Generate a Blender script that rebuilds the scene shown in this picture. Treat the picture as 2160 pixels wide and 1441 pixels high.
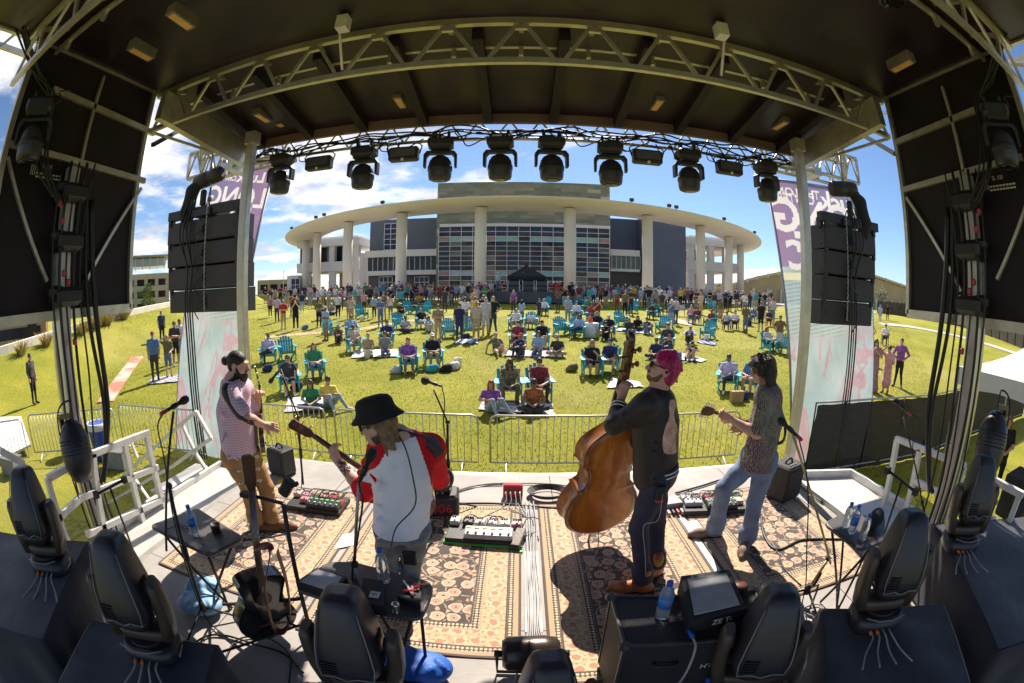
import bpy, bmesh, math, random
import numpy as np
from mathutils import Vector, Matrix
for _o in list(bpy.data.objects): bpy.data.objects.remove(_o)
sc = bpy.context.scene
COL = sc.collection
R = math.radians
V3 = lambda *a: Vector(a)
rng = random.Random(7)
# ------------------------------------------------------------------ camera (equisolid fisheye)
CH = 2.2; FPX = 941.65; PIT, ROL, YW = .1142826, -.0086274, -.0166757
def _rot(c):
 x, y, z = c
 cr, sr = math.cos(ROL), math.sin(ROL); x, z = x*cr+z*sr, -x*sr+z*cr
 cp, sp = math.cos(PIT), math.sin(PIT); y, z = y*cp+z*sp, -y*sp+z*cp
 cy, sy = math.cos(YW), math.sin(YW)
 return Vector((x*cy+y*sy, -x*sy+y*cy, z))
cd = bpy.data.cameras.new('camera'); cam = bpy.data.objects.new('camera', cd); COL.objects.link(cam)
cd.type = 'PANO'; cd.sensor_fit = 'HORIZONTAL'; cd.sensor_width = 36.0
for _tgt in (cd, getattr(cd, 'cycles', None)):
 try:
  _tgt.panorama_type = 'FISHEYE_EQUISOLID'; _tgt.fisheye_lens = FPX/2160*36; _tgt.fisheye_fov = R(230)
 except Exception: pass
cd.clip_start = .02; cd.clip_end = 3000
_r, _u, _f = _rot((1,0,0)), _rot((0,0,1)), _rot((0,1,0))
cam.matrix_world = Matrix(((_r.x,_u.x,-_f.x,0),(_r.y,_u.y,-_f.y,0),(_r.z,_u.z,-_f.z,CH),(0,0,0,1)))
sc.camera = cam
def ray(px, py):
 dx, dy = px-1080., py-720.5
 r = math.hypot(dx, dy) or 1e-9
 th = 2*math.asin(min(.9999, r/(2*FPX))); s = math.sin(th)/r
 return _rot((s*dx, math.cos(th), -s*dy))
def at(px, py, y=None, x=None, z=None, d=None):
 """world point where the line of sight through a photo pixel meets the plane y / x / z, or at horizontal distance d"""
 v = ray(px, py)
 if y is not None: t = y/v.y
 elif x is not None: t = x/v.x
 elif z is not None: t = (z-CH)/v.z
 else: t = d/math.hypot(v.x, v.y)
 return Vector((0,0,CH))+v*t
# ------------------------------------------------------------------ light
SUN_AZ, SUN_EL = R(8), R(46)          # azimuth from +y towards +x
w = bpy.data.worlds.new('World'); sc.world = w; w.use_nodes = True
nt = w.node_tree; nt.nodes.clear()
N = lambda t: nt.nodes.new(t)
out = N('ShaderNodeOutputWorld'); bg = N('ShaderNodeBackground'); sky = N('ShaderNodeTexSky')
sky.sky_type = 'NISHITA'; sky.sun_disc = False; sky.sun_elevation = SUN_EL; sky.sun_rotation = SUN_AZ
sky.air_density = .9; sky.dust_density = .25; sky.ozone_density = 6.0
bg.inputs['Strength'].default_value = .066
tc = N('ShaderNodeTexCoord'); sep = N('ShaderNodeSeparateXYZ'); nt.links.new(tc.outputs['Generated'], sep.inputs[0])
def M_(op, a, b=None, c=None):
 n = N('ShaderNodeMath'); n.operation = op
 for i, v in enumerate((a, b, c)):
  if v is None: continue
  if isinstance(v, (int, float)): n.inputs[i].default_value = v
  else: nt.links.new(v, n.inputs[i])
 return n.outputs[0]
zz = M_('ADD', M_('MAXIMUM', sep.outputs['Z'], 0.0), .16)      # cloud layer seen in perspective
cmb = N('ShaderNodeCombineXYZ')
nt.links.new(M_('DIVIDE', sep.outputs['X'], zz), cmb.inputs[0]); nt.links.new(M_('DIVIDE', sep.outputs['Y'], zz), cmb.inputs[1])
n1 = N('ShaderNodeTexNoise'); n1.inputs['Scale'].default_value = 1.5; n1.inputs['Detail'].default_value = 8; n1.inputs['Roughness'].default_value = .58
nt.links.new(cmb.outputs[0], n1.inputs['Vector'])
# clouds thicken to the north-west, clear sky on the right
bias = M_('MULTIPLY', sep.outputs['X'], -.34)
cov = M_('ADD', n1.outputs['Fac'], M_('MINIMUM', M_('MAXIMUM', bias, -.26), .06))
mr = N('ShaderNodeMapRange'); mr.interpolation_type = 'SMOOTHSTEP'; mr.inputs['From Min'].default_value = .5; mr.inputs['From Max'].default_value = .66
nt.links.new(cov, mr.inputs['Value'])
n2 = N('ShaderNodeTexNoise'); n2.inputs['Scale'].default_value = 2.6; n2.inputs['Detail'].default_value = 6
nt.links.new(cmb.outputs[0], n2.inputs['Vector'])
cl = N('ShaderNodeMixRGB'); cl.inputs[1].default_value = (5.6, 5.5, 5.9, 1); cl.inputs[2].default_value = (11., 10.6, 10.2, 1)
mr2 = N('ShaderNodeMapRange'); mr2.inputs['From Min'].default_value = .36; mr2.inputs['From Max'].default_value = .6
nt.links.new(n2.outputs['Fac'], mr2.inputs['Value']); nt.links.new(mr2.outputs[0], cl.inputs[0])
mx = N('ShaderNodeMixRGB'); nt.links.new(M_('MULTIPLY', mr.outputs[0], .92), mx.inputs[0]); nt.links.new(sky.outputs[0], mx.inputs[1]); nt.links.new(cl.outputs[0], mx.inputs[2])
nt.links.new(mx.outputs[0], bg.inputs[0]); nt.links.new(bg.outputs[0], out.inputs[0])
sl = bpy.data.lights.new('sun', 'SUN'); sl.energy = 4.6; sl.angle = R(.5); sl.color = (1, .91, .78)
so = bpy.data.objects.new('sun', sl); COL.objects.link(so)
_sd = Vector((math.sin(SUN_AZ)*math.cos(SUN_EL), math.cos(SUN_AZ)*math.cos(SUN_EL), math.sin(SUN_EL)))
so.rotation_euler = _sd.to_track_quat('Z', 'Y').to_euler()
vs = sc.view_settings; vs.view_transform = 'Standard'; vs.look = 'None'; vs.gamma = 1; vs.exposure = 1.08; vs.use_curve_mapping = False
sc.cycles.max_bounces = 8; sc.cycles.diffuse_bounces = 4; sc.cycles.glossy_bounces = 3; sc.cycles.transparent_max_bounces = 12
try: sc.cycles.use_denoising = True
except Exception: pass
# ------------------------------------------------------------------ materials
MATS = {}
def mat(name, col, rough=.6, metal=0., var=.12, scale=6., bump=0., bscale=None, spec=.5, alpha=1., coat=0., sheen=0., trans=0.):
 if name in MATS: return MATS[name]
 m = bpy.data.materials.new(name); m.use_nodes = True; t = m.node_tree; b = t.nodes['Principled BSDF']
 b.inputs['Roughness'].default_value = rough; b.inputs['Metallic'].default_value = metal
 b.inputs['Specular IOR Level'].default_value = spec; b.inputs['Alpha'].default_value = alpha
 b.inputs['Coat Weight'].default_value = coat; b.inputs['Sheen Weight'].default_value = sheen; b.inputs['Transmission Weight'].default_value = trans
 tcn = t.nodes.new('ShaderNodeTexCoord')
 if var > 0:
  nz = t.nodes.new('ShaderNodeTexNoise'); nz.inputs['Scale'].default_value = scale; nz.inputs['Detail'].default_value = 5
  t.links.new(tcn.outputs['Object'], nz.inputs['Vector'])
  mx = t.nodes.new('ShaderNodeMixRGB')
  mx.inputs[1].default_value = tuple(min(1, c*(1-var)) for c in col[:3])+(1,)
  mx.inputs[2].default_value = tuple(min(1, c*(1+var)) for c in col[:3])+(1,)
  mp = t.nodes.new('ShaderNodeMapRange'); mp.inputs['From Min'].default_value = .32; mp.inputs['From Max'].default_value = .68
  t.links.new(nz.outputs['Fac'], mp.inputs['Value']); t.links.new(mp.outputs[0], mx.inputs[0]); t.links.new(mx.outputs[0], b.inputs['Base Color'])
 else: b.inputs['Base Color'].default_value = tuple(col[:3])+(1,)
 if bump > 0:
  nb = t.nodes.new('ShaderNodeTexNoise'); nb.inputs['Scale'].default_value = bscale or scale*6; nb.inputs['Detail'].default_value = 4
  t.links.new(tcn.outputs['Object'], nb.inputs['Vector'])
  bp = t.nodes.new('ShaderNodeBump'); bp.inputs['Strength'].default_value = bump; bp.inputs['Distance'].default_value = .02
  t.links.new(nb.outputs['Fac'], bp.inputs['Height']); t.links.new(bp.outputs[0], b.inputs['Normal'])
 m.diffuse_color = tuple(col[:3])+(1,)
 MATS[name] = m; return m
class NT:
 """small node-building helper for the patterned materials"""
 def __init__(s, name):
  s.m = bpy.data.materials.new(name); s.m.use_nodes = True; s.t = s.m.node_tree; s.b = s.t.nodes['Principled BSDF']
 def n(s, typ, ins=None, **kw):
  x = s.t.nodes.new(typ)
  for k, v in kw.items(): setattr(x, k, v)
  for k, v in (ins or {}).items(): s.set(x.inputs[k], v)
  return x
 def set(s, sock, v):
  if hasattr(v, 'is_linked') or hasattr(v, 'links'): s.t.links.new(v, sock)
  elif isinstance(v, (tuple, list)) and len(v) == 3 and sock.type == 'RGBA': sock.default_value = tuple(v)+(1,)
  else: sock.default_value = v
 def math(s, op, a, b=0., c=0.):
  return s.n('ShaderNodeMath', {0: a, 1: b, 2: c}, operation=op).outputs[0]
 def mix(s, f, a, b):
  return s.n('ShaderNodeMixRGB', {0: f, 1: a, 2: b}).outputs[0]
 def step(s, v, lo, hi):
  return s.n('ShaderNodeMapRange', {'Value': v, 'From Min': lo, 'From Max': hi}).outputs[0]
 def base(s, c, rough=.7):
  s.set(s.b.inputs['Base Color'], c); s.b.inputs['Roughness'].default_value = rough; return s.m
# ------------------------------------------------------------------ mesh builder
class MB:
 def __init__(s): s.v = []; s.f = []; s.m = []; s.s = []; s.cur = 0; s.sm = False
 def add(s, vs, fs, smooth=None):
  b = len(s.v); s.v += [tuple(p) for p in vs]
  for f in fs: s.f.append(tuple(i+b for i in f)); s.m.append(s.cur); s.s.append(s.sm if smooth is None else smooth)
  return s
 def mt(s, i): s.cur = i; return s
 def box(s, c, d, rot=None, bev=0.):
  hx, hy, hz = d[0]/2, d[1]/2, d[2]/2; M3 = rot if rot is not None else Matrix.Identity(3); c = Vector(c)
  if bev <= 0:
   vs = [c+M3@Vector((x*hx, y*hy, z*hz)) for z in (-1,1) for y in (-1,1) for x in (-1,1)]
   return s.add(vs, [(0,2,3,1),(4,5,7,6),(0,1,5,4),(2,6,7,3),(0,4,6,2),(1,3,7,5)], False)
  b = min(bev, hx*.9, hy*.9, hz*.9); rings = []
  for z, o in ((-hz, b), (-hz+b, 0), (hz-b, 0), (hz, b)):
   ax, ay = hx-o, hy-o
   rings.append([(-ax+b, -ay, z), (ax-b, -ay, z), (ax, -ay+b, z), (ax, ay-b, z), (ax-b, ay, z), (-ax+b, ay, z), (-ax, ay-b, z), (-ax, -ay+b, z)])
  vs = [c+M3@Vector(p) for r in rings for p in r]; fs = []
  for k in range(3):
   for i in range(8): j = (i+1) % 8; fs.append((k*8+i, k*8+j, k*8+8+j, k*8+8+i))
  fs.append(tuple(range(7, -1, -1))); fs.append(tuple(range(24, 32)))
  return s.add(vs, fs, False)
 def bar(s, a, b, w, h=None, up=(0,0,1)):
  """rectangular bar from a to b"""
  a, b = Vector(a), Vector(b); d = b-a; L = d.length
  if L < 1e-6: return s
  z = d/L; u = Vector(up)
  if abs(z.dot(u)) > .98: u = Vector((0,1,0)) if abs(z.y) < .9 else Vector((1,0,0))
  x = z.cross(u).normalized(); y = x.cross(z)
  return s.box((a+b)/2, (w, h or w, L), Matrix((x, -y, z)).transposed() if False else Matrix(((x.x,y.x,z.x),(x.y,y.y,z.y),(x.z,y.z,z.z))))
 def tube(s, pts, r, n=8, cap=True, smooth=True):
  P = [Vector(p) for p in pts]; rs = r if isinstance(r, (list, tuple)) else [r]*len(P)
  vs = []; fs = []; u = None
  for i, p in enumerate(P):
   d = (P[min(i+1, len(P)-1)]-P[max(i-1, 0)])
   d = d.normalized() if d.length > 1e-9 else Vector((0,0,1))
   if u is None: u = d.orthogonal().normalized()
   u = (u-d*u.dot(d)); u = u.normalized() if u.length > 1e-6 else d.orthogonal().normalized()
   v2 = d.cross(u)
   for k in range(n):
    t = 2*math.pi*k/n; vs.append(p+(u*math.cos(t)+v2*math.sin(t))*rs[i])
  for i in range(len(P)-1):
   for k in range(n): j = (k+1) % n; fs.append((i*n+k, i*n+j, i*n+n+j, i*n+n+k))
  s.add(vs, fs, smooth)
  if cap:
   b = len(s.v)-len(vs)
   for f in (tuple(b+k for k in range(n-1, -1, -1)), tuple(b+(len(P)-1)*n+k for k in range(n))):
    s.f.append(f); s.m.append(s.cur); s.s.append(False)
  return s
 def lathe(s, c, prof, n=20, axis=None, smooth=True):
  """prof: (radius, height) pairs round an axis through c"""
  c = Vector(c); z = Vector(axis or (0,0,1)).normalized(); x = z.orthogonal().normalized(); y = z.cross(x); vs = []; fs = []
  for r, h in prof:
   for k in range(n): t = 2*math.pi*k/n; vs.append(c+z*h+(x*math.cos(t)+y*math.sin(t))*r)
  for i in range(len(prof)-1):
   for k in range(n): j = (k+1) % n; fs.append((i*n+k, i*n+j, i*n+n+j, i*n+n+k))
  s.add(vs, fs, smooth); b = len(s.v)-len(vs)
  if prof[0][0] > 1e-4: s.f.append(tuple(b+k for k in range(n-1,-1,-1))); s.m.append(s.cur); s.s.append(False)
  if prof[-1][0] > 1e-4: s.f.append(tuple(b+(len(prof)-1)*n+k for k in range(n))); s.m.append(s.cur); s.s.append(False)
  return s
 def prism(s, poly, o, ex, ey, ez):
  """polygon (2-D) in the frame o, ex, ey extruded along ez"""
  o, ex, ey, ez = Vector(o), Vector(ex), Vector(ey), Vector(ez); n = len(poly)
  vs = [o+ex*p[0]+ey*p[1] for p in poly]; vs += [v+ez for v in vs]
  fs = [tuple(range(n-1,-1,-1)), tuple(range(n, 2*n))]+[(i, (i+1) % n, n+(i+1) % n, n+i) for i in range(n)]
  return s.add(vs, fs, False)
 def loft(s, rings, smooth=True, cap=True):
  n = len(rings[0]); vs = [p for r in rings for p in r]; fs = []
  for i in range(len(rings)-1):
   for k in range(n): j = (k+1) % n; fs.append((i*n+k, i*n+j, i*n+n+j, i*n+n+k))
  s.add(vs, fs, smooth)
  if cap:
   b = len(s.v)-len(vs)
   for f in (tuple(b+k for k in range(n-1,-1,-1)), tuple(b+(len(rings)-1)*n+k for k in range(n))):
    s.f.append(f); s.m.append(s.cur); s.s.append(False)
  return s
 def ball(s, c, r, n=14, m=9):
  r = (r, r, r) if isinstance(r, (int, float)) else r; c = Vector(c); rings = []
  for i in range(1, m):
   a = math.pi*i/m; rings.append([c+Vector((r[0]*math.sin(a)*math.cos(2*math.pi*k/n), r[1]*math.sin(a)*math.sin(2*math.pi*k/n), -r[2]*math.cos(a))) for k in range(n)])
  return s.loft(rings)
 def grid(s, P):
  """P[i][j] points -> smooth sheet"""
  nr, ncol = len(P), len(P[0])
  return s.add([p for r in P for p in r], [(i*ncol+j, i*ncol+j+1, (i+1)*ncol+j+1, (i+1)*ncol+j) for i in range(nr-1) for j in range(ncol-1)], True)
 def build(s, name, mats, parent=None, off=None):
  me = bpy.data.meshes.new(name)
  o_ = Vector(off) if off is not None else (parent.get('_o') and Vector(parent['_o']) or Vector((0,0,0))) if parent is not None else Vector((0,0,0))
  me.from_pydata([(p[0]-o_.x, p[1]-o_.y, p[2]-o_.z) for p in s.v], [], s.f)
  mats = mats if isinstance(mats, (list, tuple)) else [mats]
  for m in mats: me.materials.append(m)
  me.polygons.foreach_set('material_index', s.m); me.polygons.foreach_set('use_smooth', s.s); me.update()
  return link(name, me, parent)
def link(name, me, parent=None):
 o = bpy.data.objects.new(name, me); COL.objects.link(o)
 if parent is not None: o.parent = parent
 return o
def tag(o, label, cat, group=None):
 ws = label.split()
 for d_ in ('turquoise','person','the','mid'):
  if len(ws) > 16 and d_ in ws: ws.remove(d_)
 o['label'] = ' '.join(ws); o['category'] = cat
 if group: o['group'] = group
 return o
def thing(name, label, cat, loc=(0,0,0), group=None, rz=0.):
 """an Empty at the thing's base; parts are built in world coordinates round loc"""
 o = bpy.data.objects.new(name, None); COL.objects.link(o); o.empty_display_size = .1
 o.location = loc; o.rotation_euler = (0,0,rz); o['_o'] = list(loc); return tag(o, label, cat, group)
def part_of(o, parent):
 """parent a part to a part: shares the thing's frame"""
 o.parent = parent; return o
def solo(name, mb, mats, label, cat, loc=(0,0,0), group=None):
 o = mb.build(name, mats, None, loc); o.location = loc; return tag(o, label, cat, group)
def struct(name, mb, mats):
 o = mb.build(name, mats); o['kind'] = 'structure'; return o
def dup(root, loc=None, rz=None, label=None, scale=None):
 """copy a thing with its parts and sub-parts"""
 r = root.copy(); COL.objects.link(r)
 if loc is not None: r.location = loc
 if rz is not None: r.rotation_euler = (0,0,rz)
 if scale is not None: r.scale = (scale,)*3
 if label: tag(r, label, r['category'])
 for ch in list(root.children):
  c = ch.copy(); COL.objects.link(c); c.parent = r
  for g in list(ch.children):
   d = g.copy(); COL.objects.link(d); d.parent = c
 return r
def smooth_path(pts, n=8):
 P = [Vector(p) for p in pts]; P = [P[0]*2-P[1]]+P+[P[-1]*2-P[-2]]; o = []
 for i in range(1, len(P)-2):
  a, b, c, d = P[i-1:i+3]
  for k in range(n):
   t = k/n; o.append(.5*((2*b)+(c-a)*t+(2*a-5*b+4*c-d)*t*t+(3*b-a-3*c+d)*t**3))
 return o+[P[-2]]
def text_mesh(txt, size, depth=.002, mirror=False, font_scale=1., bold=0.):
 c = bpy.data.curves.new('lettering', 'FONT'); c.body = txt; c.size = size; c.extrude = depth; c.align_x = 'CENTER'; c.align_y = 'CENTER'; c.resolution_u = 3; c.offset = size*bold
 o = bpy.data.objects.new('lettering', c); COL.objects.link(o)
 dg = bpy.context.evaluated_depsgraph_get(); dg.update(); me = bpy.data.meshes.new_from_object(o.evaluated_get(dg))
 bpy.data.objects.remove(o)
 V = np.zeros(len(me.vertices)*3); me.vertices.foreach_get('co', V); V = V.reshape(-1,3); V[:,0] *= font_scale*(-1 if mirror else 1)
 return V, [tuple(p.vertices) for p in me.polygons]
def put_text(mb, txt, size, o, ex, ey, depth=.002, mirror=False, bold=0., wide=1.):
 V, Fs = text_mesh(txt, size, depth, mirror, wide)
 o, ex, ey = Vector(o), Vector(ex).normalized(), Vector(ey).normalized(); ez = ex.cross(ey)
 return mb.add([o+ex*p[0]+ey*p[1]+ez*p[2] for p in V], Fs, False)
# ------------------------------------------------------------------ distance-field bodies
class SDF:
 """smooth union of tapered capsules and ellipsoids, meshed with surface nets"""
 def __init__(s): s.p = []
 def cone(s, a, b, ra, rb=None, k=.03, tag=0): s.p.append(('c', np.array(a, float), np.array(b, float), ra, ra if rb is None else rb, k, tag)); return s
 def chain(s, pts, rs, k=.03, tag=0):
  for i in range(len(pts)-1): s.cone(pts[i], pts[i+1], rs[i], rs[i+1], k, tag)
  return s
 def ell(s, c, r, M3=None, k=.03, tag=0):
  s.p.append(('e', np.array(c, float), np.array(r, float), np.eye(3) if M3 is None else np.array(M3, float), None, k, tag)); return s
 def mesh(s, h, clip=None, cut=None, grow=0.):
  """-> verts, quads, tag per quad; clip: list of (point, normal) half-spaces kept on the negative side; cut: ellipsoid/capsule prims removed"""
  lo = np.full(3, 1e9); hi = -lo
  for q in s.p:
   if q[0] == 'c':
    r = max(q[3], q[4]); L = np.minimum(q[1], q[2])-r; U = np.maximum(q[1], q[2])+r
   else: r = max(q[2]); L = q[1]-r; U = q[1]+r
   lo = np.minimum(lo, L); hi = np.maximum(hi, U)
  lo -= 3*h+grow; hi += 3*h+grow; n = np.ceil((hi-lo)/h).astype(int)+1
  ax = [lo[i]+h*np.arange(n[i]) for i in range(3)]
  Fd = np.full(n, .25); best = np.full(n, .25); T = np.zeros(n, np.int8)
  for q in s.p:
   k = q[5]; mg = k+3*h+grow
   if q[0] == 'c':
    r = max(q[3], q[4])+mg; L = np.minimum(q[1], q[2])-r; U = np.maximum(q[1], q[2])+r
   else: r = max(q[2])+mg; L = q[1]-r; U = q[1]+r
   i0 = np.clip(np.floor((L-lo)/h).astype(int), 0, n-1); i1 = np.clip(np.ceil((U-lo)/h).astype(int)+1, 1, n)
   sl_ = tuple(slice(a, b) for a, b in zip(i0, i1))
   X = np.stack(np.meshgrid(*[ax[i][sl_[i]] for i in range(3)], indexing='ij'), -1)
   if q[0] == 'c':
    ab = q[2]-q[1]; pa = X-q[1]; t = np.clip((pa@ab)/max(ab@ab, 1e-12), 0, 1)
    d = np.linalg.norm(pa-t[..., None]*ab, axis=-1)-(q[3]+(q[4]-q[3])*t)
   else:
    l = (X-q[1])@q[3]; l = l/q[2]; k0 = np.linalg.norm(l, axis=-1); k1 = np.linalg.norm(l/q[2], axis=-1)
    d = k0*(k0-1)/np.maximum(k1, 1e-9)
   d = d-grow; f = Fd[sl_]; b = best[sl_]; m = d < b; T[sl_][m] = q[6]; b[m] = d[m]
   if k > 0: hh = np.maximum(k-np.abs(f-d), 0)/k; Fd[sl_] = np.minimum(f, d)-hh*hh*k*.25
   else: Fd[sl_] = np.minimum(f, d)
  if clip or cut:
   X = np.stack(np.meshgrid(*ax, indexing='ij'), -1)
   for p0, nv in clip or ():
    nv = np.array(nv, float); nv /= np.linalg.norm(nv); Fd = np.maximum(Fd, (X-np.array(p0, float))@nv)
   for c_, r_ in cut or ():
    l = (X-np.array(c_, float))/np.array(r_, float); Fd = np.maximum(Fd, -(np.linalg.norm(l, axis=-1)-1)*min(r_))
  return nets(Fd, lo, h, T)
def nets(F, lo, h, T=None):
 ins = F < 0; n = F.shape
 c = np.zeros((n[0]-1, n[1]-1, n[2]-1), np.uint8)
 for dx in (0,1):
  for dy in (0,1):
   for dz in (0,1): c += ins[dx:n[0]-1+dx, dy:n[1]-1+dy, dz:n[2]-1+dz]
 act = np.argwhere((c > 0) & (c < 8)); idx = np.full(c.shape, -1, np.int64); idx[tuple(act.T)] = np.arange(len(act))
 acc = np.zeros((len(act), 3)); cnt = np.zeros(len(act))
 corners = [(x,y,z) for x in (0,1) for y in (0,1) for z in (0,1)]
 for a in corners:
  for ax in range(3):
   if a[ax]: continue
   b = list(a); b[ax] = 1
   fa = F[tuple((act+a).T)]; fb = F[tuple((act+b).T)]; m = (fa < 0) != (fb < 0)
   t = fa[m]/(fa[m]-fb[m]); p = np.tile(np.array(a, float), (m.sum(), 1)); p[:, ax] = t
   acc[m] += p; cnt[m] += 1
 V = lo+h*(act+acc/cnt[:, None]); quads = []; tags = []
 for ax in range(3):
  b = [0,0,0]; b[ax] = 1; s0 = tuple(slice(0, n[i]-b[i]) for i in range(3)); s1 = tuple(slice(b[i], n[i]) for i in range(3))
  e = np.argwhere(ins[s0] != ins[s1]); o1, o2 = [(1,2),(2,0),(0,1)][ax]
  e = e[(e[:, o1] > 0) & (e[:, o2] > 0) & (e[:, o1] < n[o1]-1) & (e[:, o2] < n[o2]-1)]
  def I(d1, d2):
   q = e.copy(); q[:, o1] -= d1; q[:, o2] -= d2; return idx[tuple(q.T)]
  q = np.stack([I(0,0), I(1,0), I(1,1), I(0,1)], 1); fl = ins[tuple(e.T)]; q[~fl] = q[~fl][:, ::-1]
  quads.append(q)
  if T is not None:
   e2 = e.copy(); out_ = ins[tuple(e.T)]; e2[~out_, ax] += 1; tags.append(T[tuple(e2.T)])
 Q = np.concatenate(quads); ok = (Q >= 0).all(1)
 return V, Q[ok], (np.concatenate(tags)[ok] if T is not None else None)
def mesh_np(name, V, Q, mats, tags=None, off=(0,0,0), smooth=True):
 me = bpy.data.meshes.new(name); V = np.asarray(V)-np.array(off); nq = len(Q)
 me.vertices.add(len(V)); me.vertices.foreach_set('co', V.ravel().astype(np.float32))
 me.loops.add(nq*4); me.loops.foreach_set('vertex_index', np.asarray(Q).ravel().astype(np.int32))
 me.polygons.add(nq); me.polygons.foreach_set('loop_start', np.arange(0, nq*4, 4, dtype=np.int32))
 for m in (mats if isinstance(mats, (list, tuple)) else [mats]): me.materials.append(m)
 if tags is not None: me.polygons.foreach_set('material_index', tags.astype(np.int32))
 me.polygons.foreach_set('use_smooth', np.full(nq, smooth)); me.update(calc_edges=True); me.validate(); return me
# ================================================================== ground
def sstep(t): t = min(1., max(0., t)); return t*t*(3-2*t)
def gz(x, y):
 yy = y-6.; b = 0 if yy < -2 else (.072*(yy+2)**2/8 if yy < 2 else .072*yy)
 b = min(b, 2.66) if y < 60 else 2.66
 xb = 23.5+max(0, y-8.5)*.25
 l = 1.5*sstep((-x-xb+5.5)/5.5)*(1-.45*sstep((y-20)/25))
 r = .8*sstep((x-17)/15)*(1-sstep((y-25)/20))
 dr = 3.0*sstep((-x-xb-.9)/2.5) if y < 75 else 0
 return max(-1.95, -1.3+b+l+r-dr)
def on_ground(px, py):
 v = ray(px, py); t = 2.
 for _ in range(4000):
  p = Vector((0,0,CH))+v*t
  if p.z <= gz(p.x, p.y): break
  t += .02*max(1, t*.15)
 return Vector((p.x, p.y, gz(p.x, p.y)))
def axis_steps(a, b, fine0, fine1, f, c):
 o = [a]; 
 while o[-1] < b: o.append(o[-1]+(f if fine0 <= o[-1] < fine1 else c))
 return o
g = NT('lawn grass'); tcg = g.n('ShaderNodeTexCoord').outputs['Object']
na = g.n('ShaderNodeTexNoise', {'Vector': tcg, 'Scale': .3, 'Detail': 7, 'Roughness': .62}).outputs['Fac']
nb = g.n('ShaderNodeTexNoise', {'Vector': tcg, 'Scale': 7., 'Detail': 6, 'Roughness': .7}).outputs['Fac']
ncx = g.n('ShaderNodeTexNoise', {'Vector': tcg, 'Scale': 38., 'Detail': 5, 'Roughness': .75}).outputs['Fac']
c1 = g.mix(g.step(na, .38, .64), (.225,.24,.014), (.40,.36,.04))
c2 = g.mix(g.math('MULTIPLY', g.step(nb, .42, .62), .55), c1, (.16,.19,.01))
c3 = g.mix(g.math('MULTIPLY', g.step(ncx, .46, .62), .5), c2, (.38,.34,.06))
nd = g.n('ShaderNodeTexNoise', {'Vector': tcg, 'Scale': .11, 'Detail': 8, 'Roughness': .7}).outputs['Fac']; c3 = g.mix(g.math('MULTIPLY', g.step(nd, .5, .66), .5), c3, (.42,.35,.12)); c3 = g.mix(g.math('MULTIPLY', g.step(nd, .46, .34), .4), c3, (.12,.17,.012))
g.base(c3, .85); g.b.inputs['Specular IOR Level'].default_value = .2
bpn = g.n('ShaderNodeBump', {'Strength': .9, 'Distance': .06, 'Height': g.math('ADD', ncx, nb)}); g.set(g.b.inputs['Normal'], bpn.outputs[0])
m_grass = g.m
xs = axis_steps(-160, 160, -34, 40, .8, 6.); ys = axis_steps(-20, 260, 2, 48, .8, 6.)
mb = MB(); mb.grid([[(x, y, gz(x, y)) for x in xs] for y in ys]); lawn = struct('lawn_ground', mb, m_grass)
mc = mat('pale concrete paving', (.36,.33,.30), .9, var=.15, scale=.8, bump=.2)
mb = MB(); mb.box((0, 84.5, gz(0,60)+.012), (110, 78, .06)); struct('plaza_paving', mb, mc)
# far ground out to the horizon (street level)
mb = MB(); mb.add([(-1500,-600,-1.9),(1500,-600,-1.9),(1500,1500,-1.9),(-1500,1500,-1.9)], [(0,1,2,3)]); struct('far_ground', mb, mat('far earth', (.16,.16,.1), .95, var=.3, scale=.02))
# blades of grass near the stage
def blades(name, n, y0, y1, hgt, seed):
 r = np.random.RandomState(seed); u = r.rand(n); y = y0+(y1-y0)*u**1.35; half = 6+y*1.0
 x = (r.rand(n)*2-1)*half; m = (y > 7.0)|(np.abs(x) > 6); x, y = x[m], y[m]; n = len(x)
 z = np.array([gz(a, b) for a, b in zip(x, y)]); th = r.rand(n)*6.283; wd = (.006+.006*r.rand(n))*(1+y*.05); hh = hgt*(.5+r.rand(n))
 dx, dy = np.cos(th)*wd, np.sin(th)*wd; lx, ly = r.randn(n)*.03, r.randn(n)*.03
 V = np.zeros((n, 4, 3)); V[:,0] = np.stack([x-dx,y-dy,z-.01],1); V[:,1] = np.stack([x+dx,y+dy,z-.01],1)
 V[:,2] = np.stack([x+dx*.2+lx,y+dy*.2+ly,z+hh],1); V[:,3] = np.stack([x-dx*.2+lx,y-dy*.2+ly,z+hh],1)
 tg = r.randint(0, 3, n)
 for m_, c_ in ((mat('grass blade fresh', (.25,.27,.018), .7, var=.25, scale=.6),1),(mat('grass blade deep', (.165,.20,.012), .7, var=.25, scale=.6),1),(mat('grass blade straw', (.37,.33,.055), .8, var=.25, scale=.6),1)):
  t_ = m_.node_tree; b_ = t_.nodes['Principled BSDF']; tl = t_.nodes.new('ShaderNodeBsdfTranslucent'); ad = t_.nodes.new('ShaderNodeMixShader'); ad.inputs[0].default_value = .6; t_.links.new(b_.inputs['Base Color'].links[0].from_socket, tl.inputs[0]); t_.links.new(b_.outputs[0], ad.inputs[1]); t_.links.new(tl.outputs[0], ad.inputs[2]); t_.links.new(ad.outputs[0], t_.nodes['Material Output'].inputs[0])
 me = mesh_np(name, V.reshape(-1,3), np.arange(n*4).reshape(-1,4), [mat('grass blade fresh', (.2,.25,.02), .7, var=.25, scale=.6), mat('grass blade deep', (.11,.165,.012), .7, var=.25, scale=.6), mat('grass blade straw', (.36,.34,.06), .8, var=.25, scale=.6)], tg, smooth=False)
 o = link(name, me); o['kind'] = 'stuff'; return o
blades('grass_blades', 110000, 4.6, 30, .032, 3)
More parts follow.
